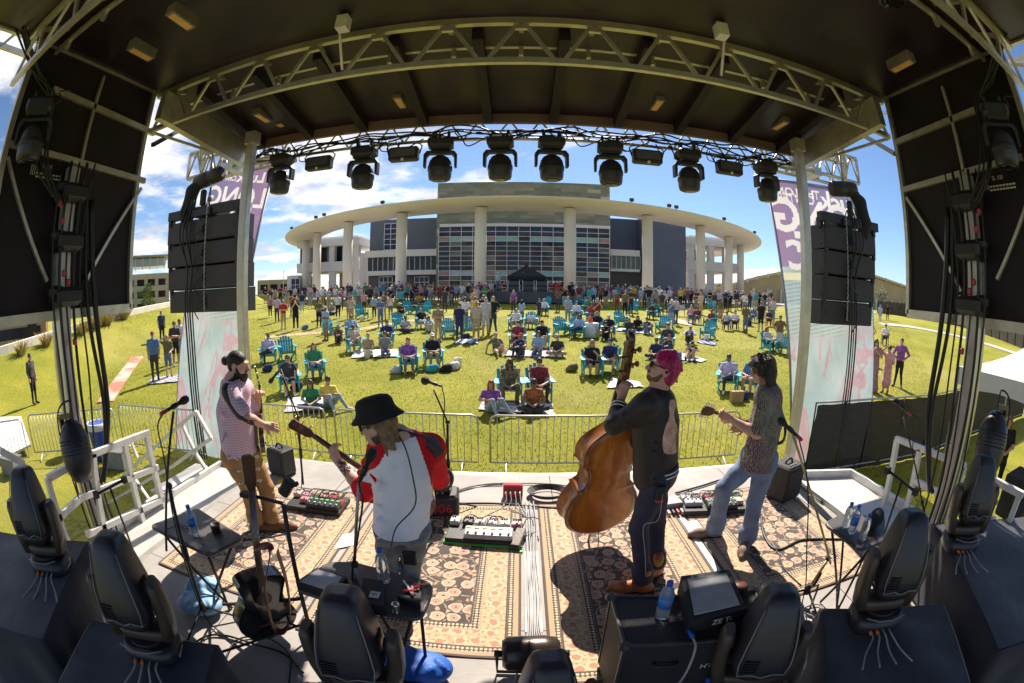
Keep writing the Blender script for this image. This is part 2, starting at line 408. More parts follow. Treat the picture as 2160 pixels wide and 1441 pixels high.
# path on the right, low wall on the left
def ribbon(name, pts, w, h, m, kind='structure', n=10):
 P = smooth_path(pts, n); mb = MB(); rr = []
 for i, p in enumerate(P):
  d = (P[min(i+1, len(P)-1)]-P[max(i-1,0)]); d.z = 0; d.normalize(); s = Vector((-d.y, d.x, 0))*w/2
  a, b = p-s, p+s; za, zb = gz(a.x,a.y), gz(b.x,b.y)
  rr.append([Vector((a.x,a.y,za-.3)), Vector((a.x,a.y,za+h)), Vector((b.x,b.y,zb+h)), Vector((b.x,b.y,zb-.3))])
 mb.loft(rr, False); o = mb.build(name, m)
 if kind: o['kind'] = kind
 return o
ribbon('footpath', [on_ground(1858,684), on_ground(1930,692), on_ground(2010,708), on_ground(2085,728), on_ground(2158,752)], 1.7, .05, mat('path concrete', (.5,.45,.38), .9, var=.1, scale=2))
mb = MB()
ribbon('trodden_strip', [on_ground(560,712), on_ground(640,705), on_ground(760,695), on_ground(860,678), on_ground(960,668), on_ground(1020,664)], .8, .012, mat('worn dirt strip', (.42,.33,.2), .95, var=.25, scale=3))
wp = [(-24.0,5.0), (-24.0,9.5), (-25.6,16), (-27.6,24), (-30.2,33), (-33,42)]
P = smooth_path([Vector((x,y,0)) for x, y in wp], 6); rr = []
for i, p in enumerate(P):
 d = (P[min(i+1, len(P)-1)]-P[max(i-1,0)]).normalized(); s = Vector((-d.y, d.x, 0))*.2; z = gz(p.x+.6, p.y)
 rr.append([p-s+Vector((0,0,z-1)), p-s+Vector((0,0,z+.42)), p+s+Vector((0,0,z+.42)), p+s+Vector((0,0,z-1))])
mb = MB(); mb.loft(rr, False); m_white_conc = mat('white concrete wall', (.72,.66,.58), .85, var=.1, scale=1.5)
solo('retaining_wall', mb, m_white_conc, 'low pale concrete retaining wall curving along the top of the lawn bank', 'wall')
# ornamental grass tufts below the wall
def tuft_mesh():
 mb = MB(); r = random.Random(5)
 for i in range(170):
  a = r.random()*6.283; l = .35+.5*r.random(); sp = .12+.4*r.random(); w_ = .008+.008*r.random()
  b = Vector((math.cos(a)*.12*r.random(), math.sin(a)*.12*r.random(), 0)); e = b+Vector((math.cos(a)*sp*l*1.5, math.sin(a)*sp*l*1.5, l)); mid = (b+e)/2+Vector((0,0,.12*l)); s = Vector((-math.sin(a), math.cos(a), 0))*w_
  mb.add([b-s, b+s, mid+s, mid-s, e], [(0,1,2,3), (3,2,4)], False)
 return mb
m_straw = mat('dry ornamental grass', (.42,.33,.15), .9, var=.35, scale=3)
tuft = None
for i, (x, y, s, lb) in enumerate([(-22.6,6.6,.9,'dry grass tuft at the near end of the pale wall behind the mast'), (-22.7,9.2,1.1,'rounded straw tuft below the wall just left of the lighting mast'), (-23.2,11.3,1.2,'small dry tuft near the wall, in line with the brown coach'),
  (-24.0,14.6,1.3,'dry tuft in the middle of the bank seen right of the mast'), (-24.7,16.3,1.6,'large straw coloured tuft seen under the black wall panel'), (-25.1,17.6,1.6,'wide straw tuft joined to the biggest clump by the wall'), (-25.8,19.8,1.5,'pale dry tuft nearest to the young tree by the wall')]):
 z = gz(x, y)
 if tuft is None: tuft = tag(tuft_mesh().build('ornamental_grass', m_straw), lb, 'plant', 'dry grass tufts along the wall'); o = tuft
 else: o = tuft.copy(); COL.objects.link(o); o['label'] = lb
 o.location = (x, y, z-.05); o.scale = (s*1.5, s*1.5, s*.85); o.rotation_euler.z = i*1.3
# ================================================================== concert hall
PZ = gz(0,60)+.04
m_cream = mat('cream painted concrete', (.74,.68,.60), .75, var=.05, scale=.4)
m_whiteb = mat('white painted concrete', (.68,.65,.62), .8, var=.05, scale=.4)
m_slate = mat('slate blue metal cladding', (.10,.112,.14), .55, var=.12, scale=.3)
m_slate2 = mat('deep blue metal cladding', (.075,.092,.14), .5, var=.12, scale=.3)
m_mull = mat('white window mullion', (.7,.7,.7), .5, var=0)
m_gl = [mat('dark glass', (.02,.028,.045), .12, var=.4, scale=.5, spec=.25), mat('blue black glass', (.02,.03,.07), .12, var=.4, scale=.6, spec=.25), mat('brown dark glass', (.05,.034,.034), .15, var=.4, scale=.7, spec=.2), mat('teal glass panel', (.22,.42,.38), .25, var=.1, scale=.6), mat('dusty pink panel', (.3,.19,.18), .3, var=.12, scale=.6), mat('pale blue glass panel', (.36,.42,.47), .2, var=.1, scale=.6), mat('olive dim glass', (.09,.095,.06), .15, var=.4, scale=.5)]
st = NT('green brown stone facing'); o3 = st.n('ShaderNodeTexCoord').outputs['Object']
mapn = st.n('ShaderNodeMapping', {'Vector': o3, 'Rotation': (R(90),0,0)}).outputs[0]
br = st.n('ShaderNodeTexBrick', {'Vector': mapn, 'Color1': (.135,.155,.10), 'Color2': (.33,.28,.20), 'Mortar': (.12,.13,.09), 'Scale': 1.0, 'Mortar Size': .012, 'Bias': -.1, 'Brick Width': 1.9, 'Row Height': .5})
vx = st.n('ShaderNodeTexNoise', {'Vector': st.n('ShaderNodeMapping', {'Vector': o3, 'Scale': (.7,.7,2.6)}).outputs[0], 'Scale': 1.0, 'Detail': 3}).outputs['Fac']
br2 = st.n('ShaderNodeTexBrick', {'Vector': mapn, 'Color1': (0.,0,0), 'Color2': (1.,1,1), 'Mortar': (0,0,0), 'Scale': 1.0, 'Mortar Size': .0, 'Bias': -.35, 'Brick Width': 1.9, 'Row Height': .5})
m_stone = st.base(st.mix(st.math('MULTIPLY', st.step(br2.outputs['Color'], .6, .63), .85), st.mix(st.math('MULTIPLY', st.step(vx, .4, .6), .45), br.outputs['Color'], (.17,.19,.13)), (.46,.42,.33)), .8)
hall = thing('concert_hall', 'modern concert hall with white ring canopy on columns and a green stone glass front', 'building', (0,60,PZ))
def X(px, y, py=560): return at(px, py, y=y).x
def Z(py, y, px=1104): return at(px, py, y=y).z
Yt = 62.
x0, x1 = X(922,Yt,450), X(1287,Yt,450); zt = Z(384,Yt); zs = Z(477,Yt)
mb = MB(); mb.box(((x0+x1)/2, Yt+9, (PZ+zt)/2), (x1-x0, 18, zt-PZ)); mb.build('stone_tower', m_stone, hall)
mb = MB(); mb.box(((x0+x1)/2+.2, Yt-.12, zs+.12), (x1-x0-.5, .4, .42)); mb.build('canopy_trim', m_whiteb, hall)
r = random.Random(11); ncol = 15; gx0, gx1 = x0+.35, x1-.15; rowz = [zs-.1]; k = 0
nrow = 14; dz = (rowz[0]-PZ-.1)/nrow
mg = MB(); mm = MB()
for i in range(nrow):
 zt_, zb_ = zs-.1-dz*i, zs-.1-dz*(i+1)
 for j in range(ncol):
  xa, xb = gx0+(gx1-gx0)*j/ncol, gx0+(gx1-gx0)*(j+1)/ncol
  if i in (2, 9): mi = r.choice([3,3,3,4,4,5,2])
  elif i < 2: mi = r.choice([0,1,1])
  else: mi = r.choice([0,0,2,2,1,6] if i < 8 else [0,2,2,6,6])
  if mi == 3 and r.random() < .25: mi = 5
  mg.mt(mi).add([(xa,Yt-.05,zb_),(xb,Yt-.05,zb_),(xb,Yt-.05,zt_),(xa,Yt-.05,zt_)], [(0,1,2,3)])
 mm.box(((gx0+gx1)/2, Yt-.1, zb_), (gx1-gx0, .12, .055))
for j in range(ncol+1): mm.box((gx0+(gx1-gx0)*j/ncol, Yt-.1, (zs-.1+PZ)/2), (.06, .14, zs-.1-PZ))
gw = mg.build('glass_wall', m_gl, hall); part_of(mm.build('mullion_grid', m_mull, None, (0,60,PZ)), gw)
def window_band(px0, px1, py0, py1, y, n, rows=1, col=0, name='window_band', frame=True):
 pym = (py0+py1)/2; xa, xb = X(px0,y,pym), X(px1,y,pym); pxm = (px0+px1)/2; za, zb = Z(py1,y,pxm), Z(py0,y,pxm)
 a = MB(); a.box(((xa+xb)/2, y+.1, (za+zb)/2), (xb-xa, .3, zb-za)); o = a.build(name, m_gl[col], hall)
 b = MB()
 for i in range(n+1): b.box((xa+(xb-xa)*i/n, y-.08, (za+zb)/2), (.08, .12, zb-za))
 for i in range(rows+1): b.box(((xa+xb)/2, y-.081, za+(zb-za)*i/rows), (xb-xa+.08, .1, .08))
 part_of(b.build('window_frame', m_mull, None, (0,60,PZ)), o); return o
def wall_block(px0, px1, py0, y, depth, m, name, zb=None, py1=None):
 xa, xb = X(px0,y,520), X(px1,y,520); pxm = (px0+px1)/2; zt_ = Z(py0,y,pxm); zb = PZ if py1 is None else Z(py1,y,pxm)
 a = MB(); a.box(((xa+xb)/2, y+depth/2, (zb+zt_)/2), (xb-xa, depth, zt_-zb)); return a.build(name, m, hall)
# left wing
wall_block(780, 922.5, 462, 68, 10, m_slate, 'wing_wall'); window_band(811, 838, 472, 527, 67.8, 2, 5, 1)
wall_block(770, 921.5, 527, 65.5, 2.4, m_whiteb, 'fascia', py1=541); window_band(776, 921, 541, 571, 66.5, 13, 1, 0); wall_block(776, 921.5, 571, 65.2, 1.2, m_whiteb, 'window_sill', py1=580)
wall_block(778, 921.5, 580, 66.6, 1.0, mat('brown grey render', (.11,.1,.1), .8, var=.1, scale=.5), 'ground_floor_wall'); window_band(800, 828, 584, 630, 66.4, 3, 4, 0); window_band(875, 905, 584, 630, 66.4, 3, 4, 0)
# right wing
wall_block(1286.5, 1348, 462, 70, 8, m_slate2, 'wing_wall'); wall_block(1365, 1447, 455, 64, 12, m_slate2, 'wing_wall')
wall_block(1287.5, 1350, 527, 65.5, 4, m_whiteb, 'fascia', py1=540); window_band(1290, 1350, 540, 568, 66.2, 6, 1, 6); wall_block(1287.5, 1350, 568, 65.4, 4, m_whiteb, 'window_sill', py1=573)
wall_block(1287.5, 1364, 573, 67, 4, mat('brown grey render', (.11,.1,.1)), 'ground_floor_wall')
# pavilions at both ends
def pavilion(px0, px1, y, posts, glass):
 xa, xb = X(px0,y,560), X(px1,y,560); pm = (px0+px1)/2
 def slab(p0, p1, nm, grow=0., m=m_whiteb, dep=12): 
  a = MB(); za, zb = Z(p1,y,pm), Z(p0,y,pm); a.box(((xa+xb)/2, y+dep/2-grow, (za+zb)/2), (xb-xa+grow, dep, zb-za)); return a.build(nm, m, hall)
 slab(505, 520, 'roof_slab', .6); slab(553, 573, 'floor_slab', .6); slab(497, 505, 'roof_parapet', -2, m_whiteb, 9)
 slab(573, 640, 'back_wall', -9, mat('warm tan interior wall', (.46,.36,.2), .8, var=.12, scale=.4), 4)
 if glass: window_band(px0+2, px1-2, 520, 553, y+1.5, 8, 1, 0); window_band(px0+3, px0+24, 585, 640, y+.5, 2, 4, 0)
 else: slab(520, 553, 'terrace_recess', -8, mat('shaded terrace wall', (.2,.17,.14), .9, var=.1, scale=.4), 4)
 for p in posts:
  a = MB(); xp = X(p,y,590); a.box((xp, y+.3, (PZ+Z(520,y,pm))/2), (1.1, 1.1, Z(520,y,pm)-PZ)); a.build('post', m_whiteb, hall)
pavilion(632, 757, 74, [648,700,751], True); pavilion(1452, 1556, 74, [1458,1500,1532], False)
a = MB(); a.box((X(766,70), 71, (PZ+Z(535,70,766))/2), (1.2,2,Z(535,70,766)-PZ)); a.build('post', m_whiteb, hall)
a = MB(); xa, xb = X(611,72,610), X(634,72,610); a.box(((xa+xb)/2,74,(PZ+Z(582,72,620))/2), (xb-xa,6,Z(582,72,620)-PZ)); lw = a.build('annex', m_whiteb, hall); window_band(615, 633, 588, 640, 70.8, 2, 4, 0)
# ring canopy
azl, azr = math.atan2(*ray(600,522)[:2]), math.atan2(*ray(1607,519)[:2]); azc = (azl+azr)/2; half = (azr-azl)/2
YN = 44.6; RC = YN*math.sin(half)/(1-math.sin(half)); DC = YN+RC; cx, cy = DC*math.sin(azc), DC*math.cos(azc)
v = ray(1104,413); ZR = CH+YN*v.z/math.hypot(v.x,v.y)
v = ray(1104,438); RI = RC-6.4
mb = MB(); rr = []
for k in range(160):
 t = 2*math.pi*k/160; s_, c_ = math.sin(t), math.cos(t)
 rr.append([Vector((cx+s_*q, cy+c_*q, z)) for q, z in ((RC-.5,ZR+.12),(RC,ZR+.02),(RC-.05,ZR-.1),(RC-2.2,ZR-.32),(RI+.2,ZR-.5),(RI,ZR-.35),(RI+.3,ZR+.1))])
rr.append(rr[0]); mb.loft(rr, True, False); ringo = mb.build('ring_canopy', m_cream, hall)
def ring_hit(px, rad, py=560):
 v = ray(px, py); d = Vector((v.x, v.y)).normalized(); c = Vector((cx, cy)); b = d.dot(c); q = b*b-c.dot(c)+rad*rad
 t = b-math.sqrt(max(q, 0)); return d*t
for px in (644, 668, 733, 846, 1013, 1202, 1366, 1478, 1537, 1562):
 p = ring_hit(px, (RC+RI)/2-.6 if 700 < px < 1500 else (RC+RI)/2-1.2)
 a = MB(); a.lathe((p.x,p.y,PZ), [(.66,0),(.66,ZR-.5-PZ)], 24); co = a.build('column', m_cream, hall)
for px in (617,667,684,806,1333,1412,1427,1527,1590):
 p = ring_hit(px, RC-.2, 450); a = MB(); q = Vector((p.x,p.y,ZR+.1)); a.box(q+Vector((0,0,.25)), (.45,.3,.35)); a.tube([q, q+Vector((0,0,.15))], .06, 6); a.build('floodlight', mat('dark fixture', (.05,.05,.05), .5), hall)
# ------------------------------------------------------------------ plaza tent with mixing desk
tp = at(1110, 634, y=41.5); tz = gz(0,41.5)
pop = thing('pop_up_tent', 'black pop-up tent over the sound desk in front of the glass wall', 'tent', (tp.x, 42.5, tz))
m_black = mat('matt black fabric', (.02,.019,.024), .9, var=.2, scale=4, bump=.15)
hw = 1.75; mb = MB(); ez = Z(583,41.5); pz_ = Z(561,42.5)
b = [Vector((tp.x+sx*hw, 42.5+sy*hw, ez)) for sx, sy in ((-1,-1),(1,-1),(1,1),(-1,1))]; lowb = [p-Vector((0,0,.32)) for p in b]; apex = Vector((tp.x,42.5,pz_+.15)); sh = [p.lerp(apex,.82)-Vector((0,0,.1)) for p in b]
mb.add(lowb+b+sh+[apex], [(i,(i+1)%4,4+(i+1)%4,4+i) for i in range(4)]+[(4+i,4+(i+1)%4,8+(i+1)%4,8+i) for i in range(4)]+[(8+i,8+(i+1)%4,12) for i in range(4)]); mb.build('canopy', m_black, pop)
for p in lowb: a = MB(); a.tube([p, (p.x,p.y,tz)], .03, 6); a.build('leg', mat('dark metal', (.05,.05,.055), .5, .6), pop)
m_rise = mat('grey riser skirt', (.09,.09,.10), .8, var=.2, scale=1)
mb = MB(); mb.box((tp.x-.1, 40.6, gz(0,40.6)+.45), (9.0, 4.2, .95)); solo('sound_riser', mb, m_rise, 'low dark platform carrying the sound desk under the black tent', 'platform', (tp.x,40.6,gz(0,40.6)))
rz = gz(0,40.6)+.95; m_alu = mat('aluminium', (.62,.61,.6), .35, .85, var=.08, scale=5)
for i, (dx, lb) in enumerate([(-1.15,'open white framed rack on the left of the sound desk'), (.15,'white framed rack in the middle under the black tent'), (1.35,'white framed rack at the right end of the sound desk')]):
 k = thing('equipment_rack', lb, 'rack', (tp.x+dx, 39.6, rz-.02), 'racks of the sound desk'); a = MB()
 for sx in (-.5,.5):
  for z0 in (.05,.5,.95): a.bar((tp.x+dx-.5,39.4,rz+z0), (tp.x+dx+.5,39.4,rz+z0), .05)
  a.bar((tp.x+dx+sx,39.4,rz), (tp.x+dx+sx,39.4,rz+1), .05)
 a.build('frame', m_mull, k); a = MB(); a.box((tp.x+dx,39.75,rz+.5), (.9,.5,.85)); a.build('equipment', mat('rack grey', (.07,.07,.08), .6), k)
mb = MB(); mb.box((tp.x,40.9,rz+.95), (3.0,.9,.12)); mb.box((tp.x-1.3,40.9,rz+.45), (.1,.8,.9)); mb.box((tp.x+1.3,40.9,rz+.45), (.1,.8,.9)); solo('mixing_desk', mb, mat('desk black', (.03,.03,.032), .5), 'black mixing desk standing behind the racks under the tent', 'desk', (tp.x,40.9,rz))
# ------------------------------------------------------------------ other buildings
def block_building(name, label, px0, px1, pyt, d, floors, m_wall, pyb=655, gap=.45, canopy=False):
 azm = (px0+px1)/2; v = ray(azm, 620); f = Vector((v.x,v.y,0)).normalized(); s = Vector((f.y,-f.x,0))
 a0, a1 = ray(px0,620), ray(px1,620); wdt = d*(math.tan(math.atan2(a1.x,a1.y)-math.atan2(f.x,f.y))-math.tan(math.atan2(a0.x,a0.y)-math.atan2(f.x,f.y)))
 zt = CH+d*(ray(azm,pyt).z/math.hypot(*ray(azm,pyt)[:2])); zb = -1.9; c = f*d; M3 = Matrix((s, f, Vector((0,0,1)))).transposed()
 th = thing(name, label, 'building', (c.x,c.y,zb)); dep = 26
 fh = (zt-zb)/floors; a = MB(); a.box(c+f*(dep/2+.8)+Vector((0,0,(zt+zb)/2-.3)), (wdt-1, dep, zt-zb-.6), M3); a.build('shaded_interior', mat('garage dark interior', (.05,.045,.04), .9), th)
 for k in range(floors):
  a = MB(); zc = zb+fh*(k+1)-fh*gap/2; a.box(c+f*dep/2+Vector((0,0,zc)), (wdt, dep+1, fh*gap), M3); a.build('parapet', m_wall, th)
 for k in range(5):
  a = MB(); a.box(c+s*(wdt*(k/4-.5)*.97)+Vector((0,0,(zt+zb)/2-.02)), (.8,.7,zt-zb-.1), M3); a.build('pillar', m_wall, th)
 if canopy:
  a = MB(); a.box(c+f*6+Vector((0,0,zt+2.4)), (wdt*.9,8,1.6), M3); sh_ = a.build('stair_tower', m_gl[5], th); a = MB(); a.box(c+f*5+Vector((0,0,zt+3.5)), (wdt*1.05,11,.3), M3); a.build('canopy_roof', mat('steel grey', (.35,.34,.33), .5, .4), th)
  for k in range(6): a = MB(); a.box(c+f*1.9+s*(wdt*.42*(k/2.5-1))+Vector((0,0,zt+2.2)), (.15,.15,2.6), M3); a.build('canopy_post', m_mull, th)
 return th
m_beige = mat('beige precast concrete', (.46,.4,.33), .85, var=.1, scale=.2)
block_building('parking_garage', 'beige parking garage with a glass stair tower behind the left lawn bank', 262, 354, 578, 95, 4, m_beige, canopy=True)
block_building('office_block', 'long low beige block between the left banner and the hall', 545, 632, 590, 118, 3, mat('grey beige concrete', (.38,.33,.27), .85, var=.1, scale=.2))
# pale vaulted exhibition hall on the right
th = thing('exhibition_hall', 'wide pale hall with a shallow ridged roof beyond the right lawn', 'building', tuple(at(1760,640,y=105)))
yy = 105; pr = [(1545,597),(1600,582),(1660,570),(1740,560),(1840,578),(1925,607),(1985,630)]; pts = [at(px,py,y=yy) for px, py in pr]
poly = [(p.x,p.z) for p in pts]; mb = MB(); mb.prism([(p[0],p[1]-.7) for p in poly][::-1]+poly, (0,yy,0), (1,0,0), (0,0,1), (0,60,0)); mb.build('roof', mat('pale roof membrane', (.5,.46,.42), .8, var=.1, scale=.1), th)
for i in range(16):
 t = (i+.5)/16*(len(poly)-1); k = int(t); fr = t-k; q = (poly[k][0]*(1-fr)+poly[k+1][0]*fr, poly[k][1]*(1-fr)+poly[k+1][1]*fr); rs = MB(); rs.box((q[0],yy-.15,q[1]-.4), (.25,.4,1.2)); rs.build('roof_bracket', m_whiteb, th)
mb = MB(); mb.prism([(poly[0][0]+1,-1.9)]+[(p[0],p[1]-.8) for p in poly[:]]+[(poly[-1][0]-1,-1.9)], (0,yy+1.2,0), (1,0,0), (0,0,1), (0,50,0)); mb.build('wall', mat('tan wall panels', (.5,.38,.24), .85, var=.1, scale=.2), th)
for i in range(22):
 t = (i+.5)/22; x_ = poly[0][0]+(poly[-1][0]-poly[0][0])*t; a = MB(); a.box((x_,yy+.4,1.5), (.5,.5,7)); a.build('pillar', m_whiteb, th)
# ------------------------------------------------------------------ trees
def tree(name, label, loc, h, cr, m_leaf, seed, n=1700, trunk_h=.35, group=None, leaf=.13):
 r = random.Random(seed); th = thing(name, label, 'tree', loc, group); L = Vector(loc); mb = MB(); cl = []
 mb.tube([L, L+Vector((.05*h*r.uniform(-1,1)*.4,0,h*trunk_h)), L+Vector((0,0,h*.8))], [.035*h*.7,.02*h,.005*h], 7)
 for i in range(11):
  a = r.random()*6.283; z0 = h*(trunk_h+.4*r.random()); e = L+Vector((math.cos(a)*cr*r.uniform(.4,.9), math.sin(a)*cr*r.uniform(.4,.9), z0+h*r.uniform(.08,.25)))
  mb.tube([L+Vector((0,0,z0)), (L+Vector((0,0,z0))+e)/2+Vector((0,0,.04*h)), e], [.01*h,.007*h,.003*h], 5); cl.append(e)
 for i in range(12):
  a = r.random()*6.283; q = r.random()**.5*cr*.75; z = h*(trunk_h+(.98-trunk_h)*r.random()); cl.append(L+Vector((math.cos(a)*q*(1.25-z/h), math.sin(a)*q*(1.25-z/h), z)))
 mb.build('trunk', mat('tree bark', (.12,.09,.065), .9, var=.3, scale=4, bump=.4), th)
 V = []; Q = []
 for c in cl:
  s = cr*r.uniform(.22,.4)
  for k in range(n//len(cl)):
   p = c+Vector((r.gauss(0,1),r.gauss(0,1),r.gauss(0,.8)))*s*.6; u = Vector((r.gauss(0,1),r.gauss(0,1),r.gauss(0,1))).normalized(); v2 = u.orthogonal().normalized(); l = leaf*h*.12*r.uniform(.6,1.4)
   b = len(V); V += [p-u*l-v2*l*.5, p+u*l-v2*l*.5, p+u*l+v2*l*.5, p-u*l+v2*l*.5]; Q.append((b,b+1,b+2,b+3))
 o = link('crown', mesh_np('crown', [tuple(v) for v in V], Q, m_leaf, np.zeros(len(Q), int), loc, False), th); return th
m_lf1 = mat('spring leaves', (.13,.19,.03), .7, var=.4, scale=.6); m_lf2 = mat('olive leaves', (.11,.14,.04), .7, var=.4, scale=.6); m_lf3 = mat('dark leaves', (.055,.09,.025), .7, var=.4, scale=.4)
def px_tree(name, label, px, pyt, pyb, d, m_leaf, seed, wpx, **k):
 p = at(px, pyb, d=d); tpz = at(px, pyt, d=d); h = tpz.z-p.z; cr = d*wpx/FPX/2; return tree(name, label, tuple(p), h, cr, m_leaf, seed, **k)
px_tree('young_tree', 'bright green young tree by the wall beside the parking garage', 312, 600, 668, 42, m_lf1, 1, 46, trunk_h=.2)
px_tree('shrub_tree', 'small green tree between the left banner and the low block', 577, 612, 642, 75, m_lf1, 2, 22, trunk_h=.15)
px_tree('small_tree', 'olive green tree just right of the right loudspeaker stack', 1856, 604, 652, 78, m_lf2, 3, 34, trunk_h=.25)
px_tree('leafy_tree', 'green tree partly seen through the right pavilion', 1515, 600, 632, 110, m_lf1, 4, 26, trunk_h=.2)
for i, (px, d, w_, lb) in enumerate([(20,120,150,'dark tree mass at the far left behind the brown coach'), (200,130,150,'dark spreading tree behind the left mast and coach'), (1985,130,120,'dark tree behind the right path fence near the mast'), (2110,120,150,'dark tree at the far right behind the path fence')]):
 px_tree('broad_tree', lb, px, 648 if i < 2 else 655, 672+8*(i>1), d, m_lf3, 10+i, w_, trunk_h=.15, n=2400, group='far dark trees')
# street lamp pole behind the low block
p = at(598, 640, y=80); mb = MB(); mb.tube([p, p+Vector((0,0,6.5))], .07, 6); mb.box(p+Vector((.5,0,6.5)), (1.2,.2,.12)); solo('street_lamp', mb, m_alu, 'thin grey lamp pole left of the hall annex', 'lamp', tuple(p))
# ------------------------------------------------------------------ coach and fence
c0 = at(-60, 705, d=38); c1 = at(100, 700, d=38); zb = -.9
th = thing('coach', 'brown and tan touring coach parked behind the low wall', 'bus', ((c0+c1)/2).to_tuple()); dirv = Vector((c1.x-c0.x,c1.y-c0.y,0)).normalized(); nrm = Vector((dirv.y,-dirv.x,0)); M3 = Matrix((dirv, nrm, Vector((0,0,1)))).transposed()
L_ = 12.; mid = Vector((c1.x,c1.y,0))-dirv*L_/2; zt = at(60,677,d=38).z
mb = MB(); mb.box(mid+Vector((0,0,(zt+zb)/2+.3)), (L_,2.5,zt-zb-.4), M3, .25); mb.build('body', mat('tan coach paint', (.38,.22,.12), .35, var=.06, scale=.5, coat=.3), th)
mb = MB(); mb.box(mid+Vector((0,0,zt-.75))+dirv*.1, (L_*.86,2.56,.8), M3, .05); mb.build('window_strip', m_gl[0], th)
mb = MB(); mb.box(mid+nrm*1.27+Vector((0,0,zb+.75)), (L_*.9,.03,.25), M3); mb.build('stripe', mat('red stripe', (.35,.06,.04), .4), th)
mb = MB(); mb.box(mid+dirv*4.4+nrm*1.27+Vector((0,0,zb+1.3)), (.9,.05,2.), M3); mb.build('door', m_gl[2], th)
for s_ in (-.33,.3):
 for e in (-1.1,1.1): a = MB(); a.lathe(mid+dirv*L_*s_+nrm*(e-.15)+Vector((0,0,zb+.4)), [(.5,0),(.5,.3)], 16, nrm); a.build('wheel', mat('tyre rubber', (.02,.02,.02), .9), th)
fpts = [at(px, 672, d=d) for px, d in ((1850,70),(1930,64),(2030,55),(2110,48),(2200,42))]
th = thing('path_fence', 'long dark mesh fence along the path on the right', 'fence', (fpts[2].x,fpts[2].y,0))
mb = MB()
for i in range(len(fpts)-1):
 a_, b_ = fpts[i], fpts[i+1]
 for k in range(5):
  q = a_.lerp(b_, k/5); z = gz(q.x,q.y); pm_ = MB(); pm_.tube([(q.x,q.y,z),(q.x,q.y,z+1.9)], .05, 6); pm_.build('post', mat('dark metal', (.05,.05,.055)), th)
 mb.add([(a_.x,a_.y,gz(a_.x,a_.y)),(b_.x,b_.y,gz(b_.x,b_.y)),(b_.x,b_.y,gz(b_.x,b_.y)+1.8),(a_.x,a_.y,gz(a_.x,a_.y)+1.8)], [(0,1,2,3)])
mb.build('scrim', mat('dark fence mesh', (.05,.043,.038), .9, var=.3, scale=1.5), th)
# ================================================================== stage
m_deck = NT('stage deck plywood'); _o = m_deck.n('ShaderNodeTexCoord').outputs['Object']
_a = m_deck.n('ShaderNodeTexNoise', {'Vector': _o, 'Scale': 1.6, 'Detail': 7, 'Roughness': .65}).outputs['Fac']
_b = m_deck.n('ShaderNodeTexNoise', {'Vector': m_deck.n('ShaderNodeMapping', {'Vector': _o, 'Scale': (1,9,1)}).outputs[0], 'Scale': 5., 'Detail': 6}).outputs['Fac']
_c = m_deck.mix(m_deck.step(_a, .38, .66), (.29,.265,.245), (.40,.37,.345)); m_deck = m_deck.base(m_deck.mix(m_deck.math('MULTIPLY', m_deck.step(_b, .52, .66), .4), _c, (.25,.23,.21)), .75)
m_galv = mat('brushed aluminium truss', (.56,.52,.44), .4, .75, var=.12, scale=8, bump=.05)
m_whitem = mat('worn white painted steel', (.68,.66,.62), .5, .1, var=.12, scale=7)
m_dk = mat('black powder coat', (.018,.016,.017), .55, var=.3, scale=9)
m_panel = mat('black wall panel', (.018,.0125,.018), .6, var=.35, scale=1.2, spec=.3)
m_cable = mat('black cable rubber', (.014,.013,.014), .5, var=.2, scale=20)
m_steel = mat('grey steel', (.3,.29,.28), .45, .7, var=.15, scale=10)
DX0, DX1, DY = -3.26, 3.36, 5.0
deck = thing('stage_deck', 'pale worn plywood stage deck carrying the rugs and the band', 'stage', (0,2,0))
mb = MB()
ys_ = [-1.6, -.25, 1.0, 2.25, 3.5, DY]; xs_ = [DX0, -2.05, -.85, .38, 1.6, 2.6, DX1]
for i in range(len(ys_)-1):
 for j in range(len(xs_)-1): mb.box(((xs_[j]+xs_[j+1])/2,(ys_[i]+ys_[i+1])/2,-.03), (xs_[j+1]-xs_[j]-.008, ys_[i+1]-ys_[i]-.008, .06))
mb.build('deck_panels', m_deck, deck)
mb = MB(); mb.box((0.05,DY+.04,-.09), (DX1-DX0+.1,.07,.17)); mb.box((DX0-.04,1.7,-.09), (.07,6.6,.17)); mb.box((DX1+.04,1.7,-.09), (.07,6.6,.17)); mb.build('edge_trim', m_galv, deck)
mb = MB(); mb.box((0.05,1.7,-.75), (DX1-DX0-.2,6.3,1.1)); mb.build('under_stage', m_panel, deck)
mb = MB(); mb.box((-2.9,4.55,.004), (.06,.8,.006), Matrix.Rotation(.3,3,'Z')); mb.build('yellow_tape', mat('yellow tape', (.7,.5,.06), .6), deck)
